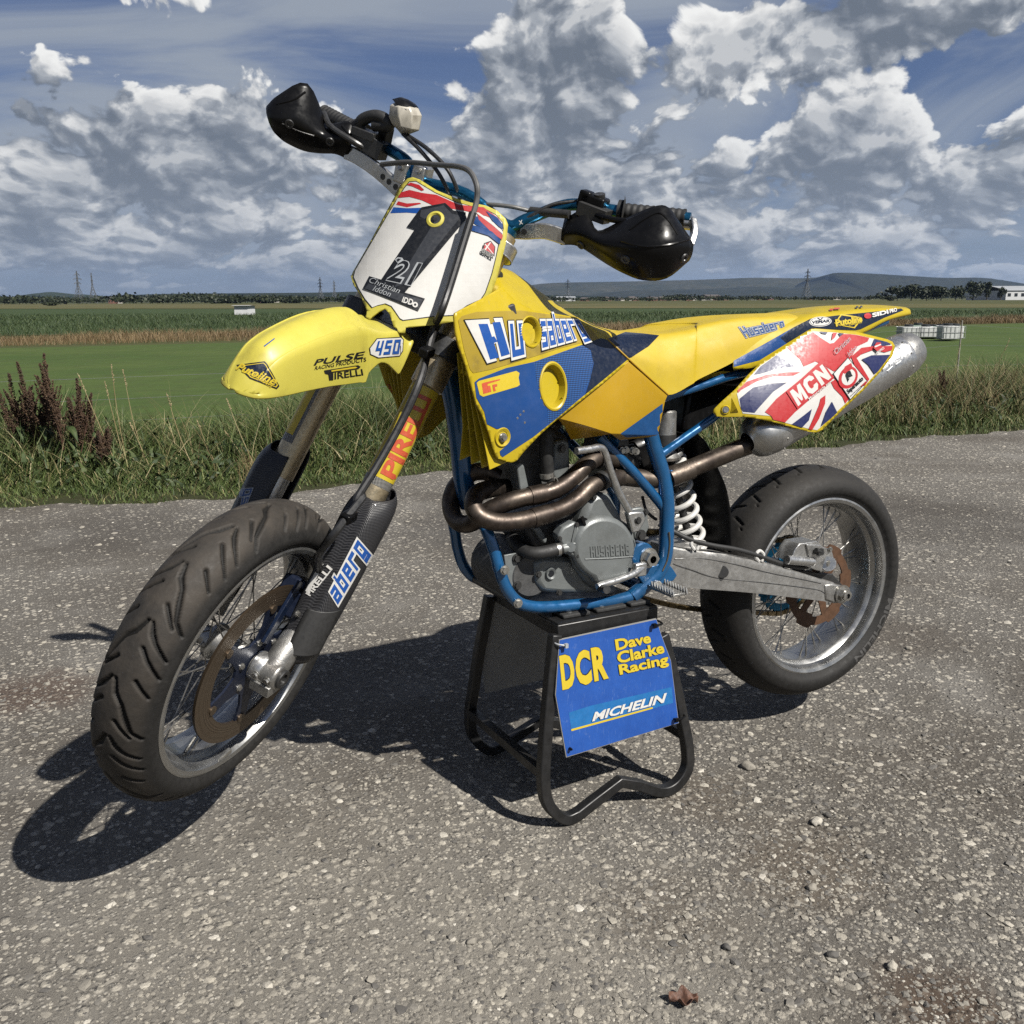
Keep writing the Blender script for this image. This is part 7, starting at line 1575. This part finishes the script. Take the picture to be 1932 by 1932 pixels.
for x, y in ((1085, 545), (730, 1042), (862, 1160), (1420, 640)): part('case_bolt', MB().bolt(b5(x, y, -.118 if x > 1000 else -.109), V(0, -1, 0), .0052, .006), STL)
# footrest with teeth
a_, b_ = b5(1460, 1085, -.125), b5(1470, 1090, -.125); o = part('footrest', MB().box(V(a_.x + .012, -.165, a_.z - .012), (.040, .085, .006)).cyl(V(a_.x + .012, -.110, a_.z - .012), V(a_.x + .012, -.132, a_.z - .012), .012, 16), ALU, bevel=.001)
for dx in (-.018, .018):
    mb = MB()
    for i in range(9):
        y = -.127 - i * .0095; mb.prism([V(a_.x + .012 + dx, y, a_.z - .011), V(a_.x + .012 + dx, y - .0085, a_.z - .011), V(a_.x + .012 + dx, y - .0042, a_.z + .002)], V(.003, 0, 0))
    obj('peg_teeth', mb, BOLT, o, smooth=0)['kind'] = 'stuff'
part('footrest', MB().box(V(a_.x + .012, .165, a_.z - .012), (.040, .085, .008)), ALU, bevel=.002)['label'] = 'right footrest'; o['label'] = 'left footrest'

# ------------------------------------------------------------------ exhaust
def pipe(nm, pts, r, lab=None): return fr(nm, pts, r, EXH, lab=lab, n=20, sm=7)
p1 = [b5(470, 420, -.03), b5(380, 380, -.02), b5(280, 400, .00), b5(190, 490, .02), b5(165, 600, .015), b5(205, 700, -.02), b5(290, 715, -.06), b5(390, 645, -.092), b5(500, 590, -.108), b5(620, 552, -.116), b5(740, 528, -.118), b5(860, 486, -.118), b5(960, 410, -.114), b5(1040, 335, -.106), b5(1120, 292, -.095), b5(1240, 300, -.08)]
p2 = [b5(520, 480, -.04), b5(430, 490, -.06), b5(340, 520, -.085), b5(310, 590, -.108), b5(350, 665, -.126), b5(450, 705, -.138), b5(560, 705, -.142), b5(650, 690, -.142), b5(760, 662, -.140), b5(880, 622, -.136), b5(980, 560, -.130), b5(1060, 482, -.122), b5(1140, 436, -.110), b5(1260, 420, -.09)]
o = pipe('header_pipe', p1, .0185, 'upper header pipe'); obj('pipe_sleeve', MB().tube([b5(672, 540, -.1175), b5(770, 520, -.1185)], .0200, 24), EXH, o); obj('pipe_joint', MB().tube([b5(1105, 300, -.097), b5(1128, 292, -.094)], .0212, 24), STL, o)
o = pipe('header_pipe', p2, .0185, 'lower header pipe'); obj('pipe_sleeve', MB().tube([b5(688, 682, -.1415), b5(798, 652, -.1385)], .0200, 24), EXH, o); obj('pipe_joint', MB().tube([b5(1120, 446, -.113), b5(1145, 434, -.109)], .0212, 24), STL, o)
o = part('pipe_hook', MB().tube(catmull([b5(830, 440, -.122), b5(832, 425, -.124), b5(845, 422, -.125), b5(858, 455, -.124)], 4), .0018, 6), BOLT)
pipe('collector', [b5(1200, 400, -.075), b5(1350, 420, -.08), b5(1480, 430, -.086), b5(1580, 405, -.094), b5(1680, 372, -.100), b5(1800, 325, -.108), b6(640, 974, -.126), b6(770, 926, -.140)], .0208, 'link pipe to the silencer')
part('pipe_collar', MB().tube([b6(262, 1132, -.098), b6(395, 1078, -.105)], .0226, 28), EXH)
s0, s1 = b6(735, 915, -.150), b6(1688, 378, -.150); ax_ = (s1 - s0); L_ = ax_.length; RSL = .0535
SIL = part('silencer', MB().revolve([(RSL, L_ * .10), (RSL + .0008, L_ * .11), (RSL + .0008, L_ * .14), (RSL, L_ * .15), (RSL, L_ * .88), (RSL + .0008, L_ * .885), (RSL + .0008, L_ * .925), (RSL, L_ * .93)], s0, ax_, 56), ALUB, smooth=50); SIL['label'] = 'silver exhaust silencer'
obj('front_cone', MB().revolve([(.0215, -.004), (.024, .0), (.035, .005), (.045, .016), (.0505, .030), (RSL, L_ * .10)], s0, ax_, 48), ALUP, SIL)
obj('end_cap', MB().revolve([(RSL, L_ * .93), (RSL * .97, L_ * .965), (RSL * .80, L_ * 1.02), (RSL * .62, L_ * 1.035), (.020, L_ * 1.035), (.020, L_ * 1.0)], s0, ax_, 48), ALU, SIL)
un = ax_.normalized(); sd = un.cross(V(0, -1, 0)).normalized()
for k in range(10):
    a = k * math.pi / 5 + .3; rd = (V(0, -1, 0) * math.cos(a) + sd * math.sin(a)); rd = (rd - un * rd.dot(un)).normalized(); 
    for f_ in (.125, .905): obj('rivet', MB().ell(s0 + un * (L_ * f_) + rd * (RSL + .0009), (.0028, .0028, .0022), 8, 5), BOLT, SIL)
bpy.context.view_layer.update(); d = Decal(SIL, 'pressed_letters'); d.text('FPS', [Z6(1530, 500), Z6(1660, 400), Z6(1630, 350), Z6(1515, 445)], ALUB, bold=.02, spacing=1.2, shear=.2)
for pts in (((1558, 500), (1590, 472)), ((1610, 462), (1640, 440)), ((1626, 378), (1655, 358))): d.poly(Zs(Z6, [(pts[0][0], pts[0][1] + 5), (pts[1][0], pts[1][1] + 5), (pts[1][0], pts[1][1] - 5), (pts[0][0], pts[0][1] - 5)]), ALUB)
o = d.done(); md = o.modifiers.new('relief', 'SOLIDIFY'); md.thickness = .0026; md.offset = 0

# ------------------------------------------------------------------ rear suspension
def lerpv(a, b, t): return a + (b - a) * t
top, bot = b7(115, 205, -.035), b7(265, 775, -.035); ax_ = bot - top; x_, y_, _ = frame(ax_); nt_ = 7.2; P = []
for i in range(int(nt_ * 26) + 1):
    t = i / (nt_ * 26); a = 2 * math.pi * nt_ * t; P.append(top + ax_ * t + (x_ * math.cos(a) + y_ * math.sin(a)) * .0345)
part('shock_spring', MB().tube(P, .0066, 10), SPRW)
o = part('shock_body', MB().cyl(top - ax_ * .32, top + ax_ * .30, .0225, 28).cyl(top, bot + ax_ * .05, .0085, 16), STL); obj('spring_collar', MB().revolve([(.024, 0), (.036, 0), (.038, .004), (.038, .010), (.024, .012)], top - ax_.normalized() * .012, ax_, 36), ALUB, o); obj('spring_seat', MB().cyl(bot, bot + ax_.normalized() * .012, .037, 32, bev=.003), SPRW, o)
c = b4(1545, 1052, -.055); part('shock_reservoir', MB().cyl(c + V(0, 0, .036), c - V(0, 0, .05), .025, 28, bev=.004), ALU); part('reservoir_band', MB().cyl(c - V(0, 0, .018), c - V(0, 0, .042), .0262, 28), RUBB); part('shock_clevis', MB().revolve([(.012, 0), (.036, 0), (.038, .006), (.030, .012), (.020, .03)], c - V(0, 0, .075), V(0, 0, 1), 30), ALU)
# swingarm: outer face measured in side view, given a box section
st_ = [(60, 770, 60, 1030, -.090), (150, 788, 165, 1012 + 25, -.098), (260, 806, 280, 1052, -.108), (440, 822, 440, 1064, -.116), (560, 850, 570, 1074, -.120), (760, 892, 760, 1092, -.124), (960, 948, 960, 1116, -.128), (1120, 998, 1110, 1134, -.132), (1190, 1016, 1180, 1146, -.133)]
def arm(s):
    rows = []
    for xt, yt, xb, yb, y in st_:
        a, b_ = b7(xt, yt, y), b7(xb, yb, y); mid = (a + b_) / 2; h = a - b_; w = .036; rr = min(.010, h.length * .2); hn = h.normalized(); q = []
        for fx, fz in ((0, .80), (0, .28), (.0035, .22), (.0035, .12), (0, .06), (0, -.42 + .0), (.004, -.5), (.9, -.5), (1, -.40), (1, .40), (.9, .5), (.14, .5), (.03, .46)): q.append(mid + hn * h.length * max(-.5, min(.5, fz if fz != .80 else .38)) + V(0, w * fx, 0))
        rows.append([mir(p) for p in q] if s > 0 else q)
    mb = MB(); n = len(rows[0]); cols = [catmull([r[i] for r in rows], 5) for i in range(n)]; mb.grid([[c[j] for c in cols] for j in range(len(cols[0]))], wrap=True); k = len(mb.v); mb.f += [tuple(range(n))[::-1], tuple(range(k - n, k))]; mb.mi += [0, 0]
    return part('swingarm_leg', mb, SWAL, smooth=40)
SA = arm(-1); SA['label'] = 'left cast swingarm leg'; arm(1)['label'] = 'right cast swingarm leg'
part('swingarm_bridge', MB().box(V(-.45, 0, b7(250, 900, -.1).z), (.09, .17, .075)), SWAL, bevel=.012)
obj('plug', MB().cyl(b7(465, 945, -.116), b7(465, 945, -.1195), .0150, 28, bev=.001), RUBB, SA)
for pts in (((150, 892), (260, 930), (430, 985), (700, 1012), (900, 1035), (1080, 1062), (1125, 1085)), ((160, 862), (330, 858), (560, 900), (760, 950), (960, 990), (1100, 1020))): obj('crease_shade', MB().tube(catmull([b7(x, y, np.interp(x, [p[0] for p in st_], [p[4] for p in st_]) - .0002) for x, y in pts], 5), .0011, 6), STL, SA)  # thin dark tubes stand in for the shade along the arm's recess edges
mb = MB(); mb.prism([b7(1128, 1030, -.136), b7(1175, 1022, -.136), b7(1255, 1040, -.136), b7(1262, 1148, -.136), b7(1190, 1150, -.136), b7(1132, 1128, -.136)], V(0, .030, 0)); o = part('axle_block', mb, ALU, bevel=.004)
c = V(0, -.137, H0); mb = MB(); mb.cyl(c, c + V(0, -.004, 0), .024, 28); mb.cyl(c + V(0, -.004, 0), c + V(0, -.015, 0), .0165, 6); mb.revolve([(.0065, 0), (.013, 0), (.013, -.006), (.0065, -.007)], c + V(0, -.014, 0), V(0, 1, 0), 28); mb.cyl(c + V(0, -.008, 0), c + V(0, -.016, 0), .0068, 6); obj('axle_nut', mb, BOLT, o)
part('axle', MB().cyl(V(0, -.13, H0), V(0, .13, H0), .010, 16), STL)
part('axle_block', MB().box(V(-.01, .122, H0), (.075, .030, .06)), ALU, bevel=.004)['label'] = 'right axle block'
fr('rear_brake_hose', [b7(60, 640, -.085), b7(160, 690, -.098), b7(260, 738, -.11), b7(400, 775, -.118), b7(560, 802, -.120), b7(700, 842, -.120), b7(820, 885, -.118), b7(930, 915, -.112), b7(1000, 915, -.108), b7(1050, 895, -.1), b7(1060, 868, -.098)], .0058, RUBB)
for x, y, yy in ((292, 762, -.112), (708, 838, -.120)): part('hose_guide', MB().tube(catmull([b7(x - 8, y + 40, yy), b7(x - 28, y + 5, yy), b7(x - 5, y - 28, yy), b7(x + 22, y - 5, yy), b7(x + 10, y + 40, yy)], 4), .0042, 8), SPRW)
P = [b7(x, y, -.128) for x, y in ((905, 880), (935, 800), (965, 765), (1075, 748), (1110, 785), (1168, 800), (1192, 880), (1150, 948), (1070, 935), (1000, 905))]; mb = MB(); mb.prism(P, V(0, .052, 0)); mb.cyl(b7(1150, 892, -.136), b7(1150, 892, -.08), .0185, 28)
mb.prism([b7(x, y, -.134) for x, y in ((1010, 770), (1100, 775), (1110, 840), (1030, 850))], V(0, .02, 0)); mb.cyl(b7(880, 868, -.128), b7(1045, 880, -.128), .0115, 18)
o = part('rear_caliper', mb, ALUB, bevel=.005); obj('bleed_nipple', MB().cyl(b7(1068, 806, -.142), b7(1110, 822, -.140), .006, 12).box(b7(1095, 818, -.142), (.016, .008, .016)), RUBB, o); obj('caliper_bolt', MB().bolt(b7(1158, 800, -.129), V(0, -1, 0), .005, .005).bolt(b7(1150, 892, -.1365), V(0, -1, 0), .006, .002), BOLT, o)
part('caliper_bracket', MB().prism([b7(930, 930, -.080), b7(1180, 960, -.080), b7(1260, 1050, -.080), b7(1180, 1080, -.080), b7(900, 990, -.080)], V(0, .010, 0)), STL, bevel=.003)
# inner mudguard flap between shock and wheel
edge_ = [b7(300, 60, -.085), b7(370, 130, -.085), b7(440, 290, -.088), b7(486, 400, -.09), b7(515, 540, -.092), b7(524, 680, -.092), b7(522, 800, -.09)]
rows = [[lerpv(e, mir(e), t) + V(-.035 * math.sin(math.pi * t), 0, 0) for t in (0, .08, .3, .5, .7, .92, 1)] for e in edge_]
part('inner_mudguard', MB().surf(rows, 3, 4), PLA, thick=.003)
rows = [[b6(380, 560, -.06), b6(370, 600, 0), mir(b6(380, 560, -.06))], [b6(520, 560, -.075), b6(520, 620, 0), mir(b6(520, 560, -.075))], [b6(700, 560, -.07), b6(700, 600, 0), mir(b6(700, 560, -.07))], [b6(1000, 400, -.07), b6(1000, 430, 0), mir(b6(1000, 400, -.07))]]
part('under_tail', MB().surf(rows, 4, 4), PLA, thick=.003)
# chain: run, sprocket wrap
def chain():
    path = [V(-.60, .060, .575), V(-.3, .060, .53), V(-.05, .060, H0 + .103)] + [V(.103 * math.cos(a), .060, H0 + .103 * math.sin(a)) for a in np.linspace(1.7, -1.5, 14)] + [V(-.05, .060, H0 - .100), V(-.35, .060, .345), V(-.60, .060, .44)]
    P = catmull(path, 12); L = [0]
    for a, b_ in zip(P, P[1:]): L.append(L[-1] + (b_ - a).length)
    mb = MB(); n = int(L[-1] / .0155); xs = np.array([tuple(p) for p in P])
    for i in range(n):
        c = Vector([np.interp(i * .0155, L, xs[:, k]) for k in range(3)]); c2 = Vector([np.interp(i * .0155 + .0155, L, xs[:, k]) for k in range(3)]); d_ = (c2 - c).normalized(); rot = Matrix([[d_.x, 0, -d_.z], [0, 1, 0], [d_.z, 0, d_.x]])
        for s in (-1, 1): mb.box((c + c2) / 2 + V(0, s * (.0065 if i % 2 else .0048), 0), (.021, .0018, .012), rot)
        mb.cyl(c - V(0, .005, 0), c + V(0, .005, 0), .0048, 8)
    part('drive_chain', mb, GOLD, smooth=0)['kind'] = 'stuff'
chain()
# ------------------------------------------------------------------ stand
def b8(x, y, d): return B(Z8(x, y), d)
STD = empty('paddock_stand', (-.71, 0, 0), 'black square-tube paddock stand under the motorcycle with a blue sign', 'stand')
SBK = solid('worn_black_paint', (.013, .013, .0135), .42, vary=.25, dirt=(.06, .055, .05), dirt_amt=.35, scale=26, spec=.4)
ytop, ybot = -.150, -.183
def yz(p0, t): return ytop + (ybot - ytop) * t
tl, tr = b8(757, 330, ytop), b8(1462, 236, ytop)
zt = (tl.z + tr.z) / 2
loop = [(738, 420, .05), (715, 640, .22), (690, 900, .45), (668, 1180, .66), (655, 1400, .86), (668, 1560, .95), (722, 1668, 1), (810, 1722, 1), (900, 1690, 1), (1040, 1580, .95), (1192, 1462, .88), (1320, 1484, .95), (1480, 1528, 1), (1590, 1480, 1), (1664, 1360, .93), (1664, 1200, .8), (1625, 1000, .6), (1560, 700, .35), (1490, 420, .1)]
P = [b8(x, y, yz(0, t)) for x, y, t in loop]
mn = min(p.z for p in P)
P = [Vector((p.x, p.y, max(p.z - (mn - .0135) * (1 if p.z < .06 else .3), .0135))) for p in P]
P = catmull(P[:9], 5)[:-1] + [P[8], P[9], P[10], P[11]] + catmull(P[11:], 5)[1:]
for s in (-1, 1):
    Q = [p if s < 0 else mir(p) for p in P]; o = obj('leg_loop', MB().sqtube(Q, .0235, .0235, V(0, s, 0)), SBK, STD, bevel=.0025); o['label'] = ('near' if s < 0 else 'far') + ' leg loop'
# top frame, plate, rubber pads
x0, x1 = tl.x, tr.x; h_ = .030
mb = MB()
for s in (-1, 1): mb.box(V((x0 + x1) / 2, s * (-ytop - .013), zt - h_ / 2 - .002), (x1 - x0, .026, h_))
for x in (x0 + .013, x1 - .013): mb.box(V(x, 0, zt - h_ / 2 - .002), (.026, -2 * ytop - .053, h_ * .98))
obj('top_frame', mb, SBK, STD, bevel=.0025)
obj('top_plate', MB().box(V((x0 + x1) / 2, 0, zt - .001), (x1 - x0 - .004, -2 * ytop - .004, .004)), SBK, STD)
PADM = solid('cracked_rubber_pad', (.018, .018, .018), .8, vary=.4, bump=.8, bscale=120)
for s in (-1, 1):
    for i, (a, b_) in enumerate(((.10, .36), (.42, .72), (.76, .97))):
        obj('rubber_pad', MB().box(V(lerp(x0, x1, (a + b_) / 2), s * .105, zt + .0055), ((b_ - a) * (x1 - x0), .055, .009), Matrix.Rotation(R(1.5 * (i - 1)), 3, 'Z')), PADM, STD, bevel=.003)
        if i < 2: obj('pad_rivet', MB().cyl(V(lerp(x0, x1, a + .08), s * .118, zt + .0098), V(lerp(x0, x1, a + .08), s * .118, zt + .0115), .0065, 16), BOLT, STD)
for z in (.135,):
    a = b8(690, 900, yz(0, .45)); b_ = b8(1640, 1050, yz(0, .6)); Lx, Rx = min(P, key=lambda p: abs(p.z - z) + (0 if p.x < -.7 else 9)), min(P, key=lambda p: abs(p.z - z) + (0 if p.x > -.7 else 9))
    obj('brace', MB().sqtube([Lx, mir(Lx)], .02, .02, V(0, 0, 1)), SBK, STD); obj('brace', MB().sqtube([Rx, mir(Rx)], .02, .02, V(0, 0, 1)), SBK, STD)
# corrugated plastic signs, printed face outside
sgn = [(766, 456, .04), (1450, 308, .04), (1485, 420, .12), (1552, 600, .30), (1608, 1040, .70), (816, 1282, .88), (740, 840, .50), (764, 500, .10)]
def mat_sign():
    m, t, b = new_mat('sign_blue_board'); x, y, z = t.sep(t.tc); n = t.noise(t.tc, 18, 7, .7); rib = t.math('SINE', t.math('MULTIPLY', t.math('MULTIPLY_ADD', z, .10, x), 1500)); sc = t.noise(t.vmath('MULTIPLY', t.tc, (160, 160, 11)), 2.2, 4, .7)
    c = t.mix(t.map(n, .35, .65), (.006, .040, .185), (.009, .052, .225)); c = t.mix(t.map(sc, .60, .74, 0, .55), c, (.085, .14, .27)); c = t.mix(t.map(t.noise(t.tc, 45, 6, .7), .62, .74, 0, .5), c, (.10, .14, .24))
    t.l.new(c, b.inputs['Base Color']); b.inputs['Roughness'].default_value = .42; t.l.new(t.bump(t.math('ADD', rib, t.math('MULTIPLY', n, 3)), .12, .001), b.inputs['Normal']); return m
BPR = mat_sign() if True else solid('sign_blue_print', (.010, .070, .33), .38, vary=.06, scale=14, dirt=(.10, .16, .36), dirt_amt=.22); CORR = solid('corrugated_plastic', (.30, .30, .29), .6, vary=.1, scale=10)
for s in (-1, 1):
    Q = [b8(x, y, yz(0, t) - .0145) for x, y, t in sgn]; Q = Q if s < 0 else [mir(p) for p in Q]
    o = obj('sign_board', MB().prism(Q, V(0, -s * .0045, 0)), CORR, STD, smooth=0); o['label'] = 'sign board ' + ('facing the viewer' if s < 0 else 'on the far side, back towards the viewer')
    if s < 0: SIGN = o
bpy.context.view_layer.update()
d = Decal(SIGN, 'sign_print')
d.poly(Zs(Z8, [(770, 458), (1448, 313), (1482, 420), (1549, 602), (1604, 1038), (820, 1276), (744, 842), (767, 500)]), BPR)
d.poly(Zs(Z8, [(834, 966), (985, 918), (1556, 786), (1566, 898), (852, 1094)]), solid('sign_light_blue', (.014, .155, .43), .4))
d.poly(Zs(Z8, [(850, 1082), (1422, 926), (1423, 938), (852, 1096)]), YLT)
q = lambda *p: [Z8(*x) for x in p]
for ch, bx in (('D', q((788, 808), (884, 786), (858, 546), (764, 568))), ('C', q((884, 782), (1000, 762), (974, 516), (874, 540))), ('R', q((1012, 748), (1112, 724), (1090, 492), (984, 512)))): d.text(ch, bx, YLT, bold=.05, outline=[(BLK, .02)])
d.text('Dave', q((1164, 532), (1410, 474), (1398, 402), (1153, 452)), YLT, bold=.034, outline=[(BLK, .02)], spacing=1.0); d.text('Clarke', q((1176, 624), (1504, 546), (1490, 468), (1163, 540)), YLT, bold=.034, outline=[(BLK, .02)], spacing=1.0); d.text('Racing', q((1192, 722), (1536, 642), (1522, 552), (1177, 629)), YLT, bold=.034, outline=[(BLK, .02)], spacing=1.0)
d.text('MICHELIN', q((992, 1028), (1506, 892), (1518, 824), (1004, 962)), WHT, bold=.034, shear=.12)
d.done()
for (x, y, t, m_, dx, dy) in ((812, 494, .1, LGRY, -62, -8), (1432, 352, .06, PLA, 60, -10), (1585, 1016, .66, PLA, 66, -22), (852, 1222, .86, PLA, -4, 4)):
    h = b8(x, y, yz(0, t) - .022); e = b8(x + dx, y + dy, yz(0, t) - .016); o = obj('cable_tie', MB().tube(catmull([h + V(0, .006, 0), h - V(0, .002, 0), e, e + V(.0, .02, .002)], 4), .0022, 6), m_, STD)
    if abs(dx) > 10: obj('tie_head', MB().box(h - V(0, .003, 0), (.007, .006, .009)), m_, o)
